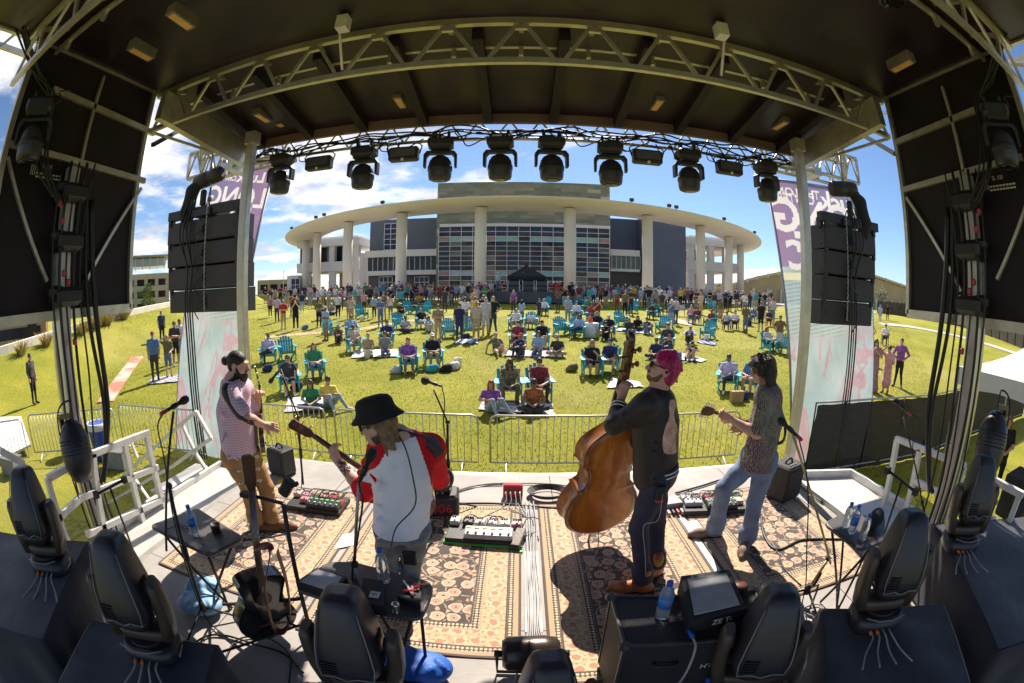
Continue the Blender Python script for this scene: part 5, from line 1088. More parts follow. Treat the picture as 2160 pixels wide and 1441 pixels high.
# ---- guitars
GUIT = [(0,0),(.02,.1),(.06,.155),(.12,.19),(.18,.195),(.25,.165),(.30,.135),(.34,.125),(.38,.13),(.43,.145),(.47,.14),(.495,.1),(.505,.045),(.505,0)]
def outline(pr, n=3):
 P = smooth_path([Vector((a,b,0)) for a, b in pr], n); up = [(p.x,p.y) for p in P]; return up+[(a,-b) for a, b in up[::-1]][1:-1]
m_spruce = mat('spruce soundboard', (.5,.33,.14), .35, var=.12, scale=9, coat=.5); m_mahog = mat('mahogany varnish', (.085,.03,.016), .3, var=.25, scale=8, coat=.5); m_fret = mat('rosewood neck', (.07,.03,.02), .4, var=.3, scale=12)
m_chrome = mat('chrome', (.75,.73,.68), .2, .95, var=.05, scale=9); m_gold = mat('gold tuner', (.75,.5,.15), .25, .9, var=.05, scale=9)
def guitar(name, label, nut, bridge_end, front, m_body, m_top, sc_=1., depth=.1, neck_r=.021, pr=GUIT, pegs=3, cat='guitar', mpeg=None):
 """nut: headstock joint, bridge_end: lower end of the body; front: direction the strings face"""
 nut, be = Vector(nut), Vector(bridge_end); ax = (nut-be).normalized(); L = (nut-be).length; n_ = Vector(front); n_ = (n_-ax*n_.dot(ax)).normalized(); w_ = ax.cross(n_); th = thing(name, label, cat, tuple(be))
 pl = [(a*sc_,b*sc_) for a, b in outline(pr)]; bl = pr[-1][0]*sc_
 mb = MB(); mb.prism(pl, be-n_*depth/2, ax, w_, n_*depth); mb.build('body', m_body, th)
 mb = MB(); mb.prism([(a*.985+.003,b*.97) for a, b in pl], be+n_*(depth/2+.001), ax, w_, n_*.004); sb = mb.build('soundboard', m_top, th)
 mb = MB(); mb.lathe(be+ax*bl*.68+n_*(depth/2+.006), [(.0005,0),(.045*sc_,0),(.05*sc_,.001)], 20, n_); part_of(mb.build('sound_hole', m_fret, None, th['_o']), sb); mb = MB(); mb.box(be+ax*bl*.28+n_*(depth/2+.01), (.14*sc_,.02,.012), Matrix((w_,ax,n_)).transposed()); part_of(mb.build('bridge', m_fret, None, th['_o']), sb)
 mb = MB(); rr = []
 for t, q in ((.42,1.1),(.6,1.05),(1,.9)):
  c = be+ax*L*t+n_*(depth/2-.004); rr.append([c+w_*a*neck_r*q+n_*b*neck_r for a, b in ((-1.05,.7),(1.05,.7),(1,.2),(.6,-.4),(0,-.6),(-.6,-.4),(-1,.2))])
 mb.loft(rr, False); mb.build('neck', m_fret, th)
 mb = MB(); hd = nut+n_*(depth/2); hdv = (ax-n_*.22).normalized(); mb.prism([(0,-.022),(.03,-.034),(.17,-.04),(.185,-.02),(.185,.02),(.17,.04),(.03,.034),(0,.022)], hd-n_*.01, hdv, w_, n_*.016); mb.build('headstock', m_mahog, th)
 for i in range(pegs):
  for q in (-1,1): p = hd+hdv*(.04+.13*i/max(1,pegs-1))+w_*q*.045; a = MB(); a.tube([p-w_*q*.012,p+w_*q*.006], .005, 6); a.ball(p+w_*q*.014, (.008,.011,.008), 8, 5); a.build('tuning_peg', mpeg or m_gold, th)
 mb = MB()
 for i in range(6): q = (i-2.5)/2.5; mb.tube([be+ax*bl*.28+w_*q*.026+n_*(depth/2+.016), nut+w_*q*.016+n_*(depth/2+.014)], .0011, 3)
 mb.build('strings', m_chrome, th); return th, ax, w_, n_, be
P_ = lambda x, y, yy: at(x, y, y=yy); Z_ = lambda x, y, z: at(x, y, z=z)
# ---------------------------------------------------------------- double bass player
pl = P_(1383,1000,2.85)
J = dict(hd=P_(1399,781,2.87), nk=P_(1388,832,2.87), ch=P_(1384,893,2.86), pl=pl, sL=P_(1362,857,2.73), eL=P_(1296,897,2.80), wL=P_(1311,838,2.97), sR=P_(1400,853,3.02), eR=P_(1345,925,3.18), wR=P_(1300,950,3.36),
 hL=pl+V3(-.02,-.085,-.03), hR=pl+V3(.03,.085,-.03), kL=P_(1347,1112,2.74), aL=Z_(1357,1230,.09), tL=Z_(1312,1240,.035), kR=P_(1385,1105,2.98), aR=Z_(1384,1197,.09), tR=Z_(1368,1215,.035))
o, J, fr = figure('person with magenta hair in a black striped bomber jacket playing the double bass', J, (-.93,.18,.30), (.28,0,1), SK['fair'], (J['wL'].lerp(P_(1322,800,3.0),1)-J['wL'], (.6,.6,.1), .75, 1), None); bassist = o
m_jacket = mat('black satin jacket', (.034,.028,.026), .5, var=.25, scale=6, bump=.35, bscale=10, spec=.3)
s = SDF(); torso_sdf(s, J, .022, 0, .0, .135, .13); s.cone(J['sL'], J['eL'], .082, .066, .05); s.cone(J['eL'], J['eL'].lerp(J['wL'],.62), .066, .05, .03); s.cone(J['sR'], J['eR'], .08, .066, .05); s.cone(J['eR'], J['eR'].lerp(J['wR'],.8), .066, .05, .03); wrinkle(s, J, 9, 2)
for t in (.2,.45,.7): p = J['sL'].lerp(J['eL'],t); s.cone(p+V3(0,-.05,.03), p+V3(.03,-.04,-.06), .03, .012, .03)
garment('jacket', o, s, m_jacket)
def band(name, c, axis, rx, ry, h, m, o, lines=()):
 z = Vector(axis).normalized(); x = Vector((1,0,0)); x = (x-z*x.dot(z)).normalized(); y = z.cross(x); c = Vector(c)
 mb = MB(); ring = lambda hh, e: [c+z*hh+x*math.cos(t)*(rx+e)+y*math.sin(t)*(ry+e) for t in [2*math.pi*k/28 for k in range(28)]]
 mb.loft([ring(-h/2,0),ring(-h/2+.004,.006),ring(h/2-.004,.006),ring(h/2,0)]); b = mb.build(name, m, o)
 for l in lines: a = MB(); a.loft([ring(l-.0045,.0065),ring(l-.004,.009),ring(l+.004,.009),ring(l+.0045,.0065)]); part_of(a.build('stripe', mat('white rib stripe', (.75,.72,.7), .8, var=0), None, o['_o']), b)
up = (J['ch']-J['pl']).normalized(); band('waistband', J['pl']+up*.045, up, .162, .178, .07, m_jacket, o, (-.018,.012)); band('cuff', J['eL'].lerp(J['wL'],.62), J['wL']-J['eL'], .052, .052, .06, m_jacket, o, (-.013,.013)); band('collar', J['nk']+V3(.005,0,.02), J['hd']-J['nk'], .072, .072, .045, m_jacket, o, (-.01,.01))
from mathutils.bvhtree import BVHTree as _BVH
jk = [c_ for c_ in o.children if c_.name.startswith('jacket')][0]; tr_ = _BVH.FromPolygons([v.co+o.location for v in jk.data.vertices], [tuple(p.vertices) for p in jk.data.polygons])
prof = [(-.185,.01),(-.17,.04),(-.10,.052),(-.04,.047),(.02,.034),(.05,.022),(.10,.016),(.15,.021),(.19,.018),(.2,.006)]; PRF = smooth_path([Vector((h_,z_,0)) for z_, h_ in prof], 4); rows = []
for q in PRF:
 row = []
 for k in range(7):
  a_ = (k/3-1)*q.x; s0 = P_(1416+a_*330+q.y*14, 903-q.y*300, 2.2); dv = (s0-V3(0,0,CH)).normalized(); h_ = tr_.ray_cast(s0, dv)
  row.append(h_[0]-dv*.004 if h_[0] is not None else None)
 if all(x is not None for x in row): rows.append(row)
mb = MB(); mb.grid(rows); mb.build('back_print', mat('pink embroidered patch', (.66,.38,.28), .85, var=.35, scale=14), o)
trousers('trousers', o, J, mat('dark indigo denim', (.035,.033,.06), .8, var=.2, scale=10, bump=.2), .098, .07, .062); shoes(o, J, mat('rust leather boots', (.36,.11,.04), .4, var=.2, scale=8), True)
mb = MB(); mb.lathe(Vector((J['aR'].x,J['aR'].y,.10)), [(.05,0),(.053,.05),(.05,.1)], 16); mb.build('sock', mat('yellow ochre sock', (.5,.3,.05), .9), o)
r_, u, f, c = fr; s = SDF(); M3 = np.array([[r_[i], f[i], u[i]] for i in range(3)]); s.ell(c-f*.02+u*.042, (.086,.1,.09), M3, .02); s.ell(c-f*.05-u*.02, (.078,.062,.085), M3, .03); s.cone(c+f*.05+u*.1, c-f*.03+u*.125, .03, .035, .03)
rr_ = random.Random(1)
for k in range(26): a = Vector((rr_.gauss(0,1),rr_.gauss(-.4,.8),rr_.gauss(.6,.6))).normalized(); p = c-f*.02+u*.03+(r_*a.x*.083+f*a.y*.1+u*a.z*.095); s.cone(p, p-f*.02-u*.022, .012, .007, .012)
garment('hair', o, s, mat('magenta dyed hair', (.42,.015,.11), .35, var=.35, scale=30, bump=.4, bscale=60), .007, None, [(c+f*.105-u*.03, (.085,.085,.085)), (c+f*.0-u*.09+r_*.07,(.05,.05,.06))])
s = SDF(); s.ell(c+f*.045-u*.072, (.05,.052,.036), M3, .02); s.cone(c+r_*.058-u*.02+f*.005, c+r_*.045-u*.065+f*.03, .016, .022, .02); s.cone(c-r_*.058-u*.02+f*.005, c-r_*.045-u*.065+f*.03, .016, .022, .02); s.cone(c+f*.095-u*.038+r_*.02, c+f*.095-u*.038-r_*.02, .008, .008, .01); garment('beard', o, s, mat('short brown beard', (.17,.09,.06), .8, var=.3, scale=40, bump=.5, bscale=90), .006, None, [(c+f*.10-u*.056, (.02,.02,.009))])
strands(o, fr, 130, .045, mat('magenta dyed hair', (.42,.015,.11)), 7, 1.8, .105); sunglasses(o, fr); earpiece(o, fr, -1)
mb = MB(); p = J['pl']+V3(-.02,-.215,-.05); mb.box(p, (.07,.03,.11), None, .008); mb.mt(1).box(p+V3(0,-.002,-.06), (.066,.03,.02), None, .006); mb.mt(0).tube([p+V3(.02,0,.05),p+V3(.02,0,.1)], .004, 5); mb.build('belt_pack', [m_dk, mat('red rubber', (.5,.06,.03), .5)], o)
mb = MB(); mb.tube(smooth_path([p+V3(.01,-.02,.0),p+V3(.0,-.03,-.2),P_(1358,1110,2.64),P_(1361,1170,2.6),P_(1362,1225,2.6)],6), .0035, 5); mb.build('cable', mat('grey cable', (.35,.34,.35), .5), o)
# ---------------------------------------------------------------- double bass
B0, B1, SC = P_(1258,1122,3.32), P_(1313,893,3.13), P_(1347,702,3.0)
ax = (SC-B0).normalized(); n_ = V3(.30,-.95,-.08); n_ = (n_-ax*n_.dot(ax)).normalized(); wv = ax.cross(n_); bl = (B1-B0).dot(ax)
th = thing('double_bass', 'amber varnished upright double bass held by the bassist, back to the camera', 'double bass', tuple(B0)); bass = th
HWp = [(0,.004),(.012,.13),(.04,.205),(.1,.285),(.19,.325),(.28,.325),(.36,.295),(.425,.25),(.45,.262),(.465,.225),(.5,.198),(.56,.186),(.61,.2),(.645,.225),(.665,.26),(.69,.25),(.76,.258),(.83,.238),(.89,.185),(.94,.115),(.975,.065),(1.0,.035)]
g = NT('bass varnish'); g.b.inputs['Coat Weight'].default_value = .35; g.b.inputs['Coat Roughness'].default_value = .12
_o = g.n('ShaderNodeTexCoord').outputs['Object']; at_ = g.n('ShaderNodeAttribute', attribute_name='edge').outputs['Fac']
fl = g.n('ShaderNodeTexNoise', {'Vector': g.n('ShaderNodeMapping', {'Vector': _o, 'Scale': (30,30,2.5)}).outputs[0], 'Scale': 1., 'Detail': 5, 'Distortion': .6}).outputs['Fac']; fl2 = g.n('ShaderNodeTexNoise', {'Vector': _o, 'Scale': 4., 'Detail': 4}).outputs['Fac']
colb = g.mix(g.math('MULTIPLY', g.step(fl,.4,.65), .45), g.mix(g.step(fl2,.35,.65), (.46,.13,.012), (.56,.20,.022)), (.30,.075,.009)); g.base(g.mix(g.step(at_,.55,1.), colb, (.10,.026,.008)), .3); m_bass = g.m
mb = MB(); rings = []; ev = []; NX = 15; PT = smooth_path([Vector((a,b,0)) for a, b in HWp], 3); rib = .185
for p in PT:
 t, hw = p.x, max(.003,p.y); tap = rib*(1-.35*max(0,(t-.72)/.28)); c = B0+ax*bl*t; R_ = []
 for k in range(NX): q = -1+2*k/(NX-1); ov = 1.0; R_.append(c+wv*hw*1.03*q+n_*(.042*(1-q*q)*min(1,hw/.2))); ev.append(max(abs(q)**1.5, 1-min(t,1-t)*9))
 for q, dd in ((1.0,.006),(.97,.012),(.97,tap-.012),(1.03,tap-.004)): R_.append(c+wv*hw*q-n_*dd); ev.append(.75)
 for k in range(NX): q = 1-2*k/(NX-1); R_.append(c+wv*hw*1.03*q-n_*(tap+.03*(1-q*q)*min(1,hw/.2))); ev.append(abs(q)**2)
 for q, dd in ((1.03,tap-.004),(.97,tap-.012),(.97,.012),(1.0,.006)): R_.append(c-wv*hw*q-n_*dd); ev.append(.75)
 rings.append(R_)
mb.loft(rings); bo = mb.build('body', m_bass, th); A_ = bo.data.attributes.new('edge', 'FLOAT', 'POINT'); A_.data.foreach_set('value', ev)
mb = MB(); NK = B0+ax*bl*.985-n_*.06
KN = ((SC-B0).dot(ax)-.37)/bl; rr = []
for t, w_, d_ in ((.98,.045,.05),(1.0,.034,.04),(1.12,.026,.03),(KN,.021,.024)):
 c = B0+ax*bl*t-n_*.09; rr.append([c+wv*w_*math.cos(a)+n_*d_*math.sin(a) for a in [2*math.pi*k/10 for k in range(10)]])
mb.loft(rr); mb.build('neck', mat('worn maple neck', (.14,.055,.025), .35, var=.2, scale=8, coat=.3), th)
mb = MB(); a0 = B0+ax*bl*.62-n_*.225; a1 = B0+ax*bl*KN-n_*.115; mb.bar(a0, a1, .055, .02, n_); mb.build('fingerboard', m_fret, th)
hb = B0+ax*bl*KN-n_*.09; mb = MB(); mb.bar(hb-ax*.01, hb+ax*.27, .062, .05, n_); mb.build('pegbox', m_mahog, th)
mb = MB(); cc = hb+ax*.3-n_*.02; mb.tube([cc+(ax*math.cos(a)+n_*math.sin(a))*(.055-.0045*k) for k, a in enumerate([3.4-.62*i for i in range(11)])], [.034-.0018*i for i in range(11)], 8); mb.build('scroll', m_mahog, th)
for i in range(4):
 q = 1 if i%2 else -1; p = hb+ax*(.05+.055*i)+wv*q*.03; mb = MB(); mb.tube([p,p+wv*q*.05], .009, 6); mb.box(p+wv*q*.065, (.03,.035,.045), None, .008); mb.tube([p-wv*q*.01+n_*.028,p+n_*.045+wv*q*.01], .016, 8); mb.build('tuning_machine', mat('aged brass', (.25,.16,.07), .4, .8, var=.2, scale=20), th)
mb = MB(); mb.tube([B0-n_*.09+ax*.02, B0-n_*.09-ax*.2], .011, 8); mb.build('endpin', m_steel, th)
mb = MB(); mb.box(B0+ax*bl*.33-n_*.26, (.16,.02,.18), Matrix((wv,n_,ax)).transposed()); mb.build('bridge', m_spruce, th)
mb = MB()
for i in range(4): q = (i-1.5)*.018; mb.tube([B0+ax*bl*.12-n_*.235+wv*q, B0+ax*bl*.33-n_*.33+wv*q*1.8, a1-n_*.014+wv*q*.6], .0022, 4)
mb.build('strings', m_chrome, th)
mb = MB(); mb.tube(smooth_path([B0+ax*.05+n_*.01,P_(1262,1150,3.0),P_(1250,1185,2.85),P_(1228,1215,2.8),Z_(1240,1240,.012),Z_(1262,1262,.012)],6), .004, 5); mb.build('cable', m_steel, th)
# ---------------------------------------------------------------- player in the bucket hat (centre)
pl = P_(846,1108,2.34)
J = dict(hd=P_(799,899,2.24), nk=P_(840,922,2.30), ch=P_(852,995,2.33), pl=pl, sL=P_(808,953,2.28), eL=P_(769,1036,2.40), wL=P_(712,972,2.52), sR=P_(908,947,2.46), eR=P_(925,1010,2.70), wR=P_(868,1015,2.82),
 hL=pl+V3(-.09,0,-.03), hR=pl+V3(.09,.02,-.03), kL=P_(818,1190,2.52), aL=Z_(822,1262,.09), tL=Z_(815,1235,.035), kR=P_(866,1195,2.60), aR=Z_(868,1265,.09), tR=Z_(880,1240,.035))
o, J, fr = figure('person in a black bucket hat and red and white raglan shirt playing acoustic guitar', J, (-.97,.10,-.26), (-.18,.05,1), SK['fair'], (P_(699,940,2.56)-J['wL'], (.35,.75,-.2), .8, 1), None); centre = o
m_wht = mat('white jersey', (.84,.82,.88), .85, var=.05, scale=6, bump=.3, bscale=9, spec=.2); m_redj = mat('red jersey', (.66,.01,.02), .8, var=.12, scale=6, bump=.3, bscale=9, spec=.2)
s = SDF(); torso_sdf(s, J, .012, 0, .12, .128, .126); wrinkle(s, J, 16, 5)
for q in 'LR':
 S, E = J['s'+q], J['e'+q]; s.cone(S.lerp(J['nk'],.5)+V3(0,-.02,0), S, .07, .082, .05, 1); s.cone(S, E, .083, .07, .04, 1); s.cone(E, E.lerp(J['w'+q],.14), .068, .064, .02, 1)
for t in (.35,.6,.85): p = J['sL'].lerp(J['eL'],t); s.cone(p+V3(-.05,-.05,.04), p+V3(.05,-.05,-.03), .022, .012, .03, 1)
g_ = garment('raglan_shirt', o, s, [m_wht, m_redj], .008, hem(J,.03))
sd_ = (J['sL']-J['sR']).normalized(); up_ = (J['nk']-J['pl']).normalized()
for p_ in g_.data.polygons:
 q_ = p_.center+o.location-J['nk']; lt, hg_ = abs(q_.dot(sd_)), -q_.dot(up_)
 if hg_ < .30 and lt > .085+.34*max(0,hg_) and p_.material_index == 0: p_.material_index = 1
 elif p_.material_index == 1 and lt < .085+.34*max(0,hg_) and hg_ < .3: p_.material_index = 0
trousers('jeans', o, J, mat('washed denim', (.13,.165,.19), .85, var=.45, scale=7, bump=.2), .084, .074, .066, -.05, .03, .1); shoes(o, J, m_shoe)
r_, u, f, c = fr; M3 = np.array([[r_[i], f[i], u[i]] for i in range(3)]); s = SDF(); s.ell(c-f*.02+u*.02, (.083,.1,.09), M3, .02)
rr_ = random.Random(4)
for k in range(34):
 a = -2.0+4.0*rr_.random(); d_ = -f*math.cos(a)+r_*math.sin(a)*.9; p = c+d_*.075-u*.0; l = (.07+.09*rr_.random())*(1 if abs(a) < 1.2 else .45); s.cone(p, p+d_*.02-u*l, .018, .007, .016)
garment('hair', o, s, mat('light brown hair', (.22,.12,.055), .5, var=.35, scale=30, bump=.5, bscale=60), .007, None, [(c+f*.11-u*.03, (.095,.095,.1)), (c-r_*.09+f*.02-u*.04,(.05,.05,.05))])
strands(o, fr, 110, .15, mat('light brown hair', (.22,.12,.055)), 2, 1.5, .088)
mb = MB(); mb.sm = True; hc = c+u*.066-f*.008; rr = []
for h_, e in ((-.022,.150),(-.018,.149),(.012,.120),(.03,.110),(.072,.104),(.094,.088),(.104,.055),(.107,.003)):
 rr.append([hc+u*(h_+.006*math.sin(3*t+1)*(e > .12))+r_*math.cos(t)*e*.92+f*math.sin(t)*e*1.06 for t in [2*math.pi*k/32 for k in range(32)]])
mb.loft(rr); rr = [[hc+u*h_+r_*math.cos(t)*e*.92+f*math.sin(t)*e*1.06 for t in [2*math.pi*k/32 for k in range(32)]] for h_, e in ((-.023,.149),(.006,.116),(.03,.1))]; mb.loft(rr, True, False); mb.build('bucket_hat', mat('black cotton hat', (.012,.011,.011), .9, var=.2, scale=20, bump=.3, bscale=60), o)
sunglasses(o, fr)
m_strap = mat('dark leather strap', (.055,.03,.028), .5, var=.25, scale=12)
wrap('guitar_strap', o, [P_(790,930,2.2), P_(815,917,2.2), P_(845,920,2.15), P_(880,947,2.15), P_(908,985,2.15), P_(922,1010,2.2)], .05, m_strap, V3(0,1,0), [J['sR']+V3(.03,.2,-.12)])
mb = MB(); mb.tube(smooth_path([c+r_*.08-f*.02, J['nk']+V3(.06,-.11,.0), J['ch']+V3(.10,-.185,.05), J['ch']+V3(.1,-.19,-.12), J['pl']+V3(.03,-.2,.1), J['pl']+V3(-.02,-.19,-.05)],8), .0042, 6); mb.build('monitor_cable', m_cable, o)
mb = MB(); mb.box(J['pl']+V3(.08,-.17,-.13), (.09,.04,.1), None, .01); mb.build('belt_pack', m_dk, o)
s = SDF(); E, W = J['eL'], J['wL']
for k in range(7):
 t = .18+.1*k; p = E.lerp(W,t); d = (W-E).normalized(); q = d.orthogonal().normalized(); q2 = d.cross(q); a = k*1.3+2; v = (q*math.cos(a)+q2*math.sin(a))
mb = MB()
def arm_r(t): return .0435 if t < .35 else .0435-(t-.35)/.65*.0155
d = (W-E).normalized(); q = d.orthogonal().normalized(); q2 = d.cross(q); rr_ = random.Random(8)
for k in range(16):
 t0 = .2+.68*rr_.random(); a0 = rr_.random()*6.28; L_ = 3+rr_.random()*4; pts = []
 for i in range(9): t = t0+.05*math.sin(i*.8+k)*.9; a = a0+.16*i*(1 if k%2 else .6); pts.append(E.lerp(W,max(.16,min(.92,t)))+(q*math.cos(a)+q2*math.sin(a))*(arm_r(t)+.0005))
 mb.tube(smooth_path(pts,2), .0042, 5)
mb.build('tattoo', mat('tattoo ink', (.05,.05,.055), .6), o)
guitar('acoustic_guitar', 'acoustic guitar held by the player in the bucket hat, headstock pointing left', P_(655,925,2.62), P_(905,1085,2.86), (-.25,.95,.15), m_mahog, m_spruce, 1.02, .11)
# ---------------------------------------------------------------- bearded guitarist (left)
pl = P_(506,952,3.2)
J = dict(hd=P_(502,770,3.2), nk=P_(489,803,3.2), ch=P_(496,870,3.2), pl=pl, sL=P_(515,818,3.36), eL=P_(541,868,3.46), wL=P_(543,840,3.42), sR=P_(484,828,3.04), eR=P_(520,880,2.98), wR=P_(558,897,3.14),
 hL=pl+V3(.03,.09,-.03), hR=pl+V3(-.03,-.09,-.03), kR=P_(521,1022,3.12), aR=Z_(541,1104,.09), tR=Z_(572,1114,.035), kL=P_(560,1026,3.3), aL=Z_(573,1100,.09), tL=Z_(606,1111,.035))
o, J, fr = figure('bearded person with a dark hair bun and pink checked shirt playing electric guitar', J, (.95,.22,-.16), (0,0,1), SK['fair'], (P_(548,824,3.40)-J['wL'], (.7,-.5,.1), .8, -1), ((.8,.5,-.25), (.2,.8,-.5), .5, -1)); lguit = o
g = NT('pink checked shirt cloth'); _o = g.n('ShaderNodeTexCoord').outputs['Object']; sp = g.n('ShaderNodeSeparateXYZ', {0: _o})
ck = g.math('MAXIMUM', g.math('GREATER_THAN', g.math('FRACT', g.math('MULTIPLY', sp.outputs[2], 42.)), .6), g.math('GREATER_THAN', g.math('FRACT', g.math('MULTIPLY', g.math('ADD', sp.outputs[0], sp.outputs[1]), 36.)), .6))
g.base(g.mix(ck, (.68,.54,.61), (.54,.35,.44)), .85); g.b.inputs['Specular IOR Level'].default_value = .2; m_pink = g.m
s = SDF(); torso_sdf(s, J, .024, 0, .10, .15, .138); wrinkle(s, J, 10, 7)
for q in 'LR': S, E = J['s'+q], J['e'+q]; s.cone(S, S.lerp(E,.78), .08, .076, .04)
garment('shirt', o, s, m_pink, .0085, hem(J,.0)); s = SDF(); s.cone(J['nk']-V3(.0,0,.025), J['nk']+V3(.012,0,.03), .075, .066, .01); garment('collar', o, s, m_pink, .008)
trousers('chinos', o, J, mat('tan cotton chinos', (.36,.20,.075), .85, var=.15, scale=8, bump=.25), .112, .082, .068); shoes(o, J, mat('brown suede shoes', (.2,.09,.035), .8, var=.2, scale=14), True)
r_, u, f, c = fr; M3 = np.array([[r_[i], f[i], u[i]] for i in range(3)]); s = SDF(); s.ell(c-f*.018+u*.036, (.083,.1,.09), M3, .02); s.ell(c-f*.05-u*.01, (.07,.05,.07), M3, .02); s.ell(c-f*.135+u*.015, (.042,.04,.042), M3, .012)
garment('hair', o, s, HAIR['dark'], .007, None, [(c+f*.11-u*.03, (.09,.085,.085)), (c+f*.01-u*.05+r_*.08,(.03,.04,.06))])
s = SDF(); s.ell(c+f*.05-u*.08, (.052,.055,.05), M3, .02); s.ell(c+f*.06-u*.11, (.038,.04,.04), M3, .02); s.cone(c+r_*.06+f*.01-u*.01, c+r_*.045+f*.03-u*.07, .016, .024, .02); s.cone(c-r_*.06+f*.01-u*.01, c-r_*.045+f*.03-u*.07, .016, .024, .02); s.cone(c+f*.094-u*.038+r_*.02, c+f*.094-u*.038-r_*.02, .009, .009, .01); garment('beard', o, s, HAIR['dark'], .006)
wrap('guitar_strap', o, [P_(466,800,2.9), P_(464,820,2.9), P_(478,857,2.9), P_(503,884,2.9), P_(525,903,2.9), P_(540,918,2.9)], .055, m_dk, V3(0,1,0), [J['pl']+V3(.26,-.05,.10)])
mb = MB(); mb.box(J['pl']+V3(-.17,-.02,.0), (.03,.08,.11), None, .01); mb.build('belt_pack', m_dk, o)
EG = [(0,0),(.0,.08),(.03,.14),(.09,.165),(.15,.15),(.2,.115),(.25,.11),(.31,.14),(.36,.15),(.39,.12),(.38,.06),(.36,.03),(.35,0)]
guitar('electric_guitar', 'electric guitar of the bearded player seen from its edge', P_(543,812,3.50), P_(556,955,3.36), (.82,.55,.05), mat('sunburst guitar body', (.09,.03,.02), .25, var=.2, scale=6, coat=.6), mat('white pickguard', (.6,.56,.5), .4), .95, .045, pr=EG, mpeg=m_chrome)
# ---------------------------------------------------------------- mandolin player (right)
pl = P_(1600,970,3.2)
J = dict(hd=P_(1610,780,3.2), nk=P_(1621,816,3.2), ch=P_(1618,885,3.2), pl=pl, sL=P_(1616,842,3.03), eL=P_(1597,915,2.97), wL=P_(1545,886,3.12), sR=P_(1628,838,3.38), eR=P_(1605,895,3.52), wR=P_(1570,900,3.44),
 hL=pl+V3(-.04,-.08,-.03), hR=pl+V3(.04,.09,-.03), kL=P_(1527,1030,3.22), aL=Z_(1508,1116,.09), tL=Z_(1470,1127,.035), kR=P_(1594,1052,3.14), aR=Z_(1576,1137,.09), tR=Z_(1569,1160,.035))
J['hL'] = pl+V3(-.07,.03,-.03); J['hR'] = pl+V3(.05,-.06,-.03)
o, J, fr = figure('person with shaggy dark hair and a patterned shirt playing the mandolin', J, (-.95,.12,-.18), (0,0,1), SK['fair'], (P_(1524,876,3.16)-J['wL'], (.3,.8,.3), .7, 1), None); mando = o
g = NT('dark patterned shirt cloth'); _o = g.n('ShaderNodeTexCoord').outputs['Object']; vn = g.n('ShaderNodeTexVoronoi', {'Vector': _o, 'Scale': 9.}, feature='F1'); wv_ = g.n('ShaderNodeTexWave', {'Vector': _o, 'Scale': 26., 'Distortion': 9., 'Detail': 2., 'Detail Scale': 1.5}, wave_type='BANDS').outputs['Fac']
base_ = g.mix(g.step(g.n('ShaderNodeTexNoise', {'Vector': _o, 'Scale': 5., 'Detail': 3}).outputs['Fac'], .44,.56), (.06,.045,.05), (.15,.14,.09)); base_ = g.mix(g.step(g.n('ShaderNodeSeparateXYZ', {0: vn.outputs['Color']}).outputs[0],.6,.65), base_, (.10,.05,.07))
g.base(g.mix(g.math('MULTIPLY', g.step(wv_,.78,.85), .8), base_, (.42,.39,.33)), .85); m_pat = g.m
s = SDF(); torso_sdf(s, J, .018, 0, .14, .135, .14); wrinkle(s, J, 10, 9)
for q in 'LR': S, E = J['s'+q], J['e'+q]; s.cone(S, S.lerp(E,.85), .076, .074, .04)
garment('shirt', o, s, m_pat, .0085, hem(J,.06)); s = SDF(); s.cone(J['nk']-V3(0,0,.02), J['nk']+V3(-.01,0,.03), .075, .068, .01); garment('collar', o, s, m_pat, .008)
trousers('jeans', o, J, mat('faded blue jeans', (.18,.23,.35), .85, var=.22, scale=8, bump=.25), .1, .078, .075, end=.0); shoes(o, J, mat('taupe suede boots', (.2,.14,.11), .75, var=.2, scale=10), True)
r_, u, f, c = fr; M3 = np.array([[r_[i], f[i], u[i]] for i in range(3)]); s = SDF(); s.ell(c-f*.02+u*.035, (.092,.108,.098), M3, .02); s.ell(c-f*.055-u*.05, (.075,.055,.1), M3, .03)
rr_ = random.Random(14)
for k in range(54):
 a = -2.7+5.4*rr_.random(); d_ = -f*math.cos(a)+r_*math.sin(a)*.92; p = c+d_*.08+u*(.03+.05*rr_.random()); l = (.10+.14*rr_.random()) if abs(a) < 1.7 else .06+.03*rr_.random(); s.cone(p, p+d_*.025-u*l, .02, .007, .016)
for k in range(12): a = -1+2*k/11; p = c+f*.02+u*.11; s.cone(p, c+f*.105+r_*a*.07+u*(.04+.02*rr_.random()), .025, .01, .02)
garment('hair', o, s, mat('shaggy dark hair', (.03,.02,.016), .5, var=.5, scale=25, bump=.5, bscale=70), .007, None, [(c+f*.115-u*.05, (.06,.08,.075))])
strands(o, fr, 170, .17, mat('shaggy dark hair', (.03,.02,.016)), 5, 2.3, .112); strands(o, fr, 40, .1, mat('sun bleached tips', (.3,.2,.11), .5), 6, 2.6, .115)
sunglasses(o, fr)
strap('mandolin_strap', [J['nk']+V3(-.06,.14,.0), J['nk']+V3(.0,-.0,.05), J['sL']+V3(.07,.05,.06), J['ch']+V3(.16,-.06,-.02), J['pl']+V3(.1,-.16,.2), J['pl']+V3(-.14,-.02,.26)], .03, m_dk, o)
MD = [(0,0),(.015,.07),(.05,.115),(.11,.13),(.17,.115),(.22,.085),(.27,.055),(.31,.03),(.32,0)]
guitar('mandolin', 'mandolin held across the chest of the player in the patterned shirt', P_(1508,872,3.20), P_(1612,905,3.48), (-.3,.9,.25), m_mahog, m_spruce, 1.0, .05, .016, pr=MD, pegs=4, cat='mandolin', mpeg=m_chrome)
import re
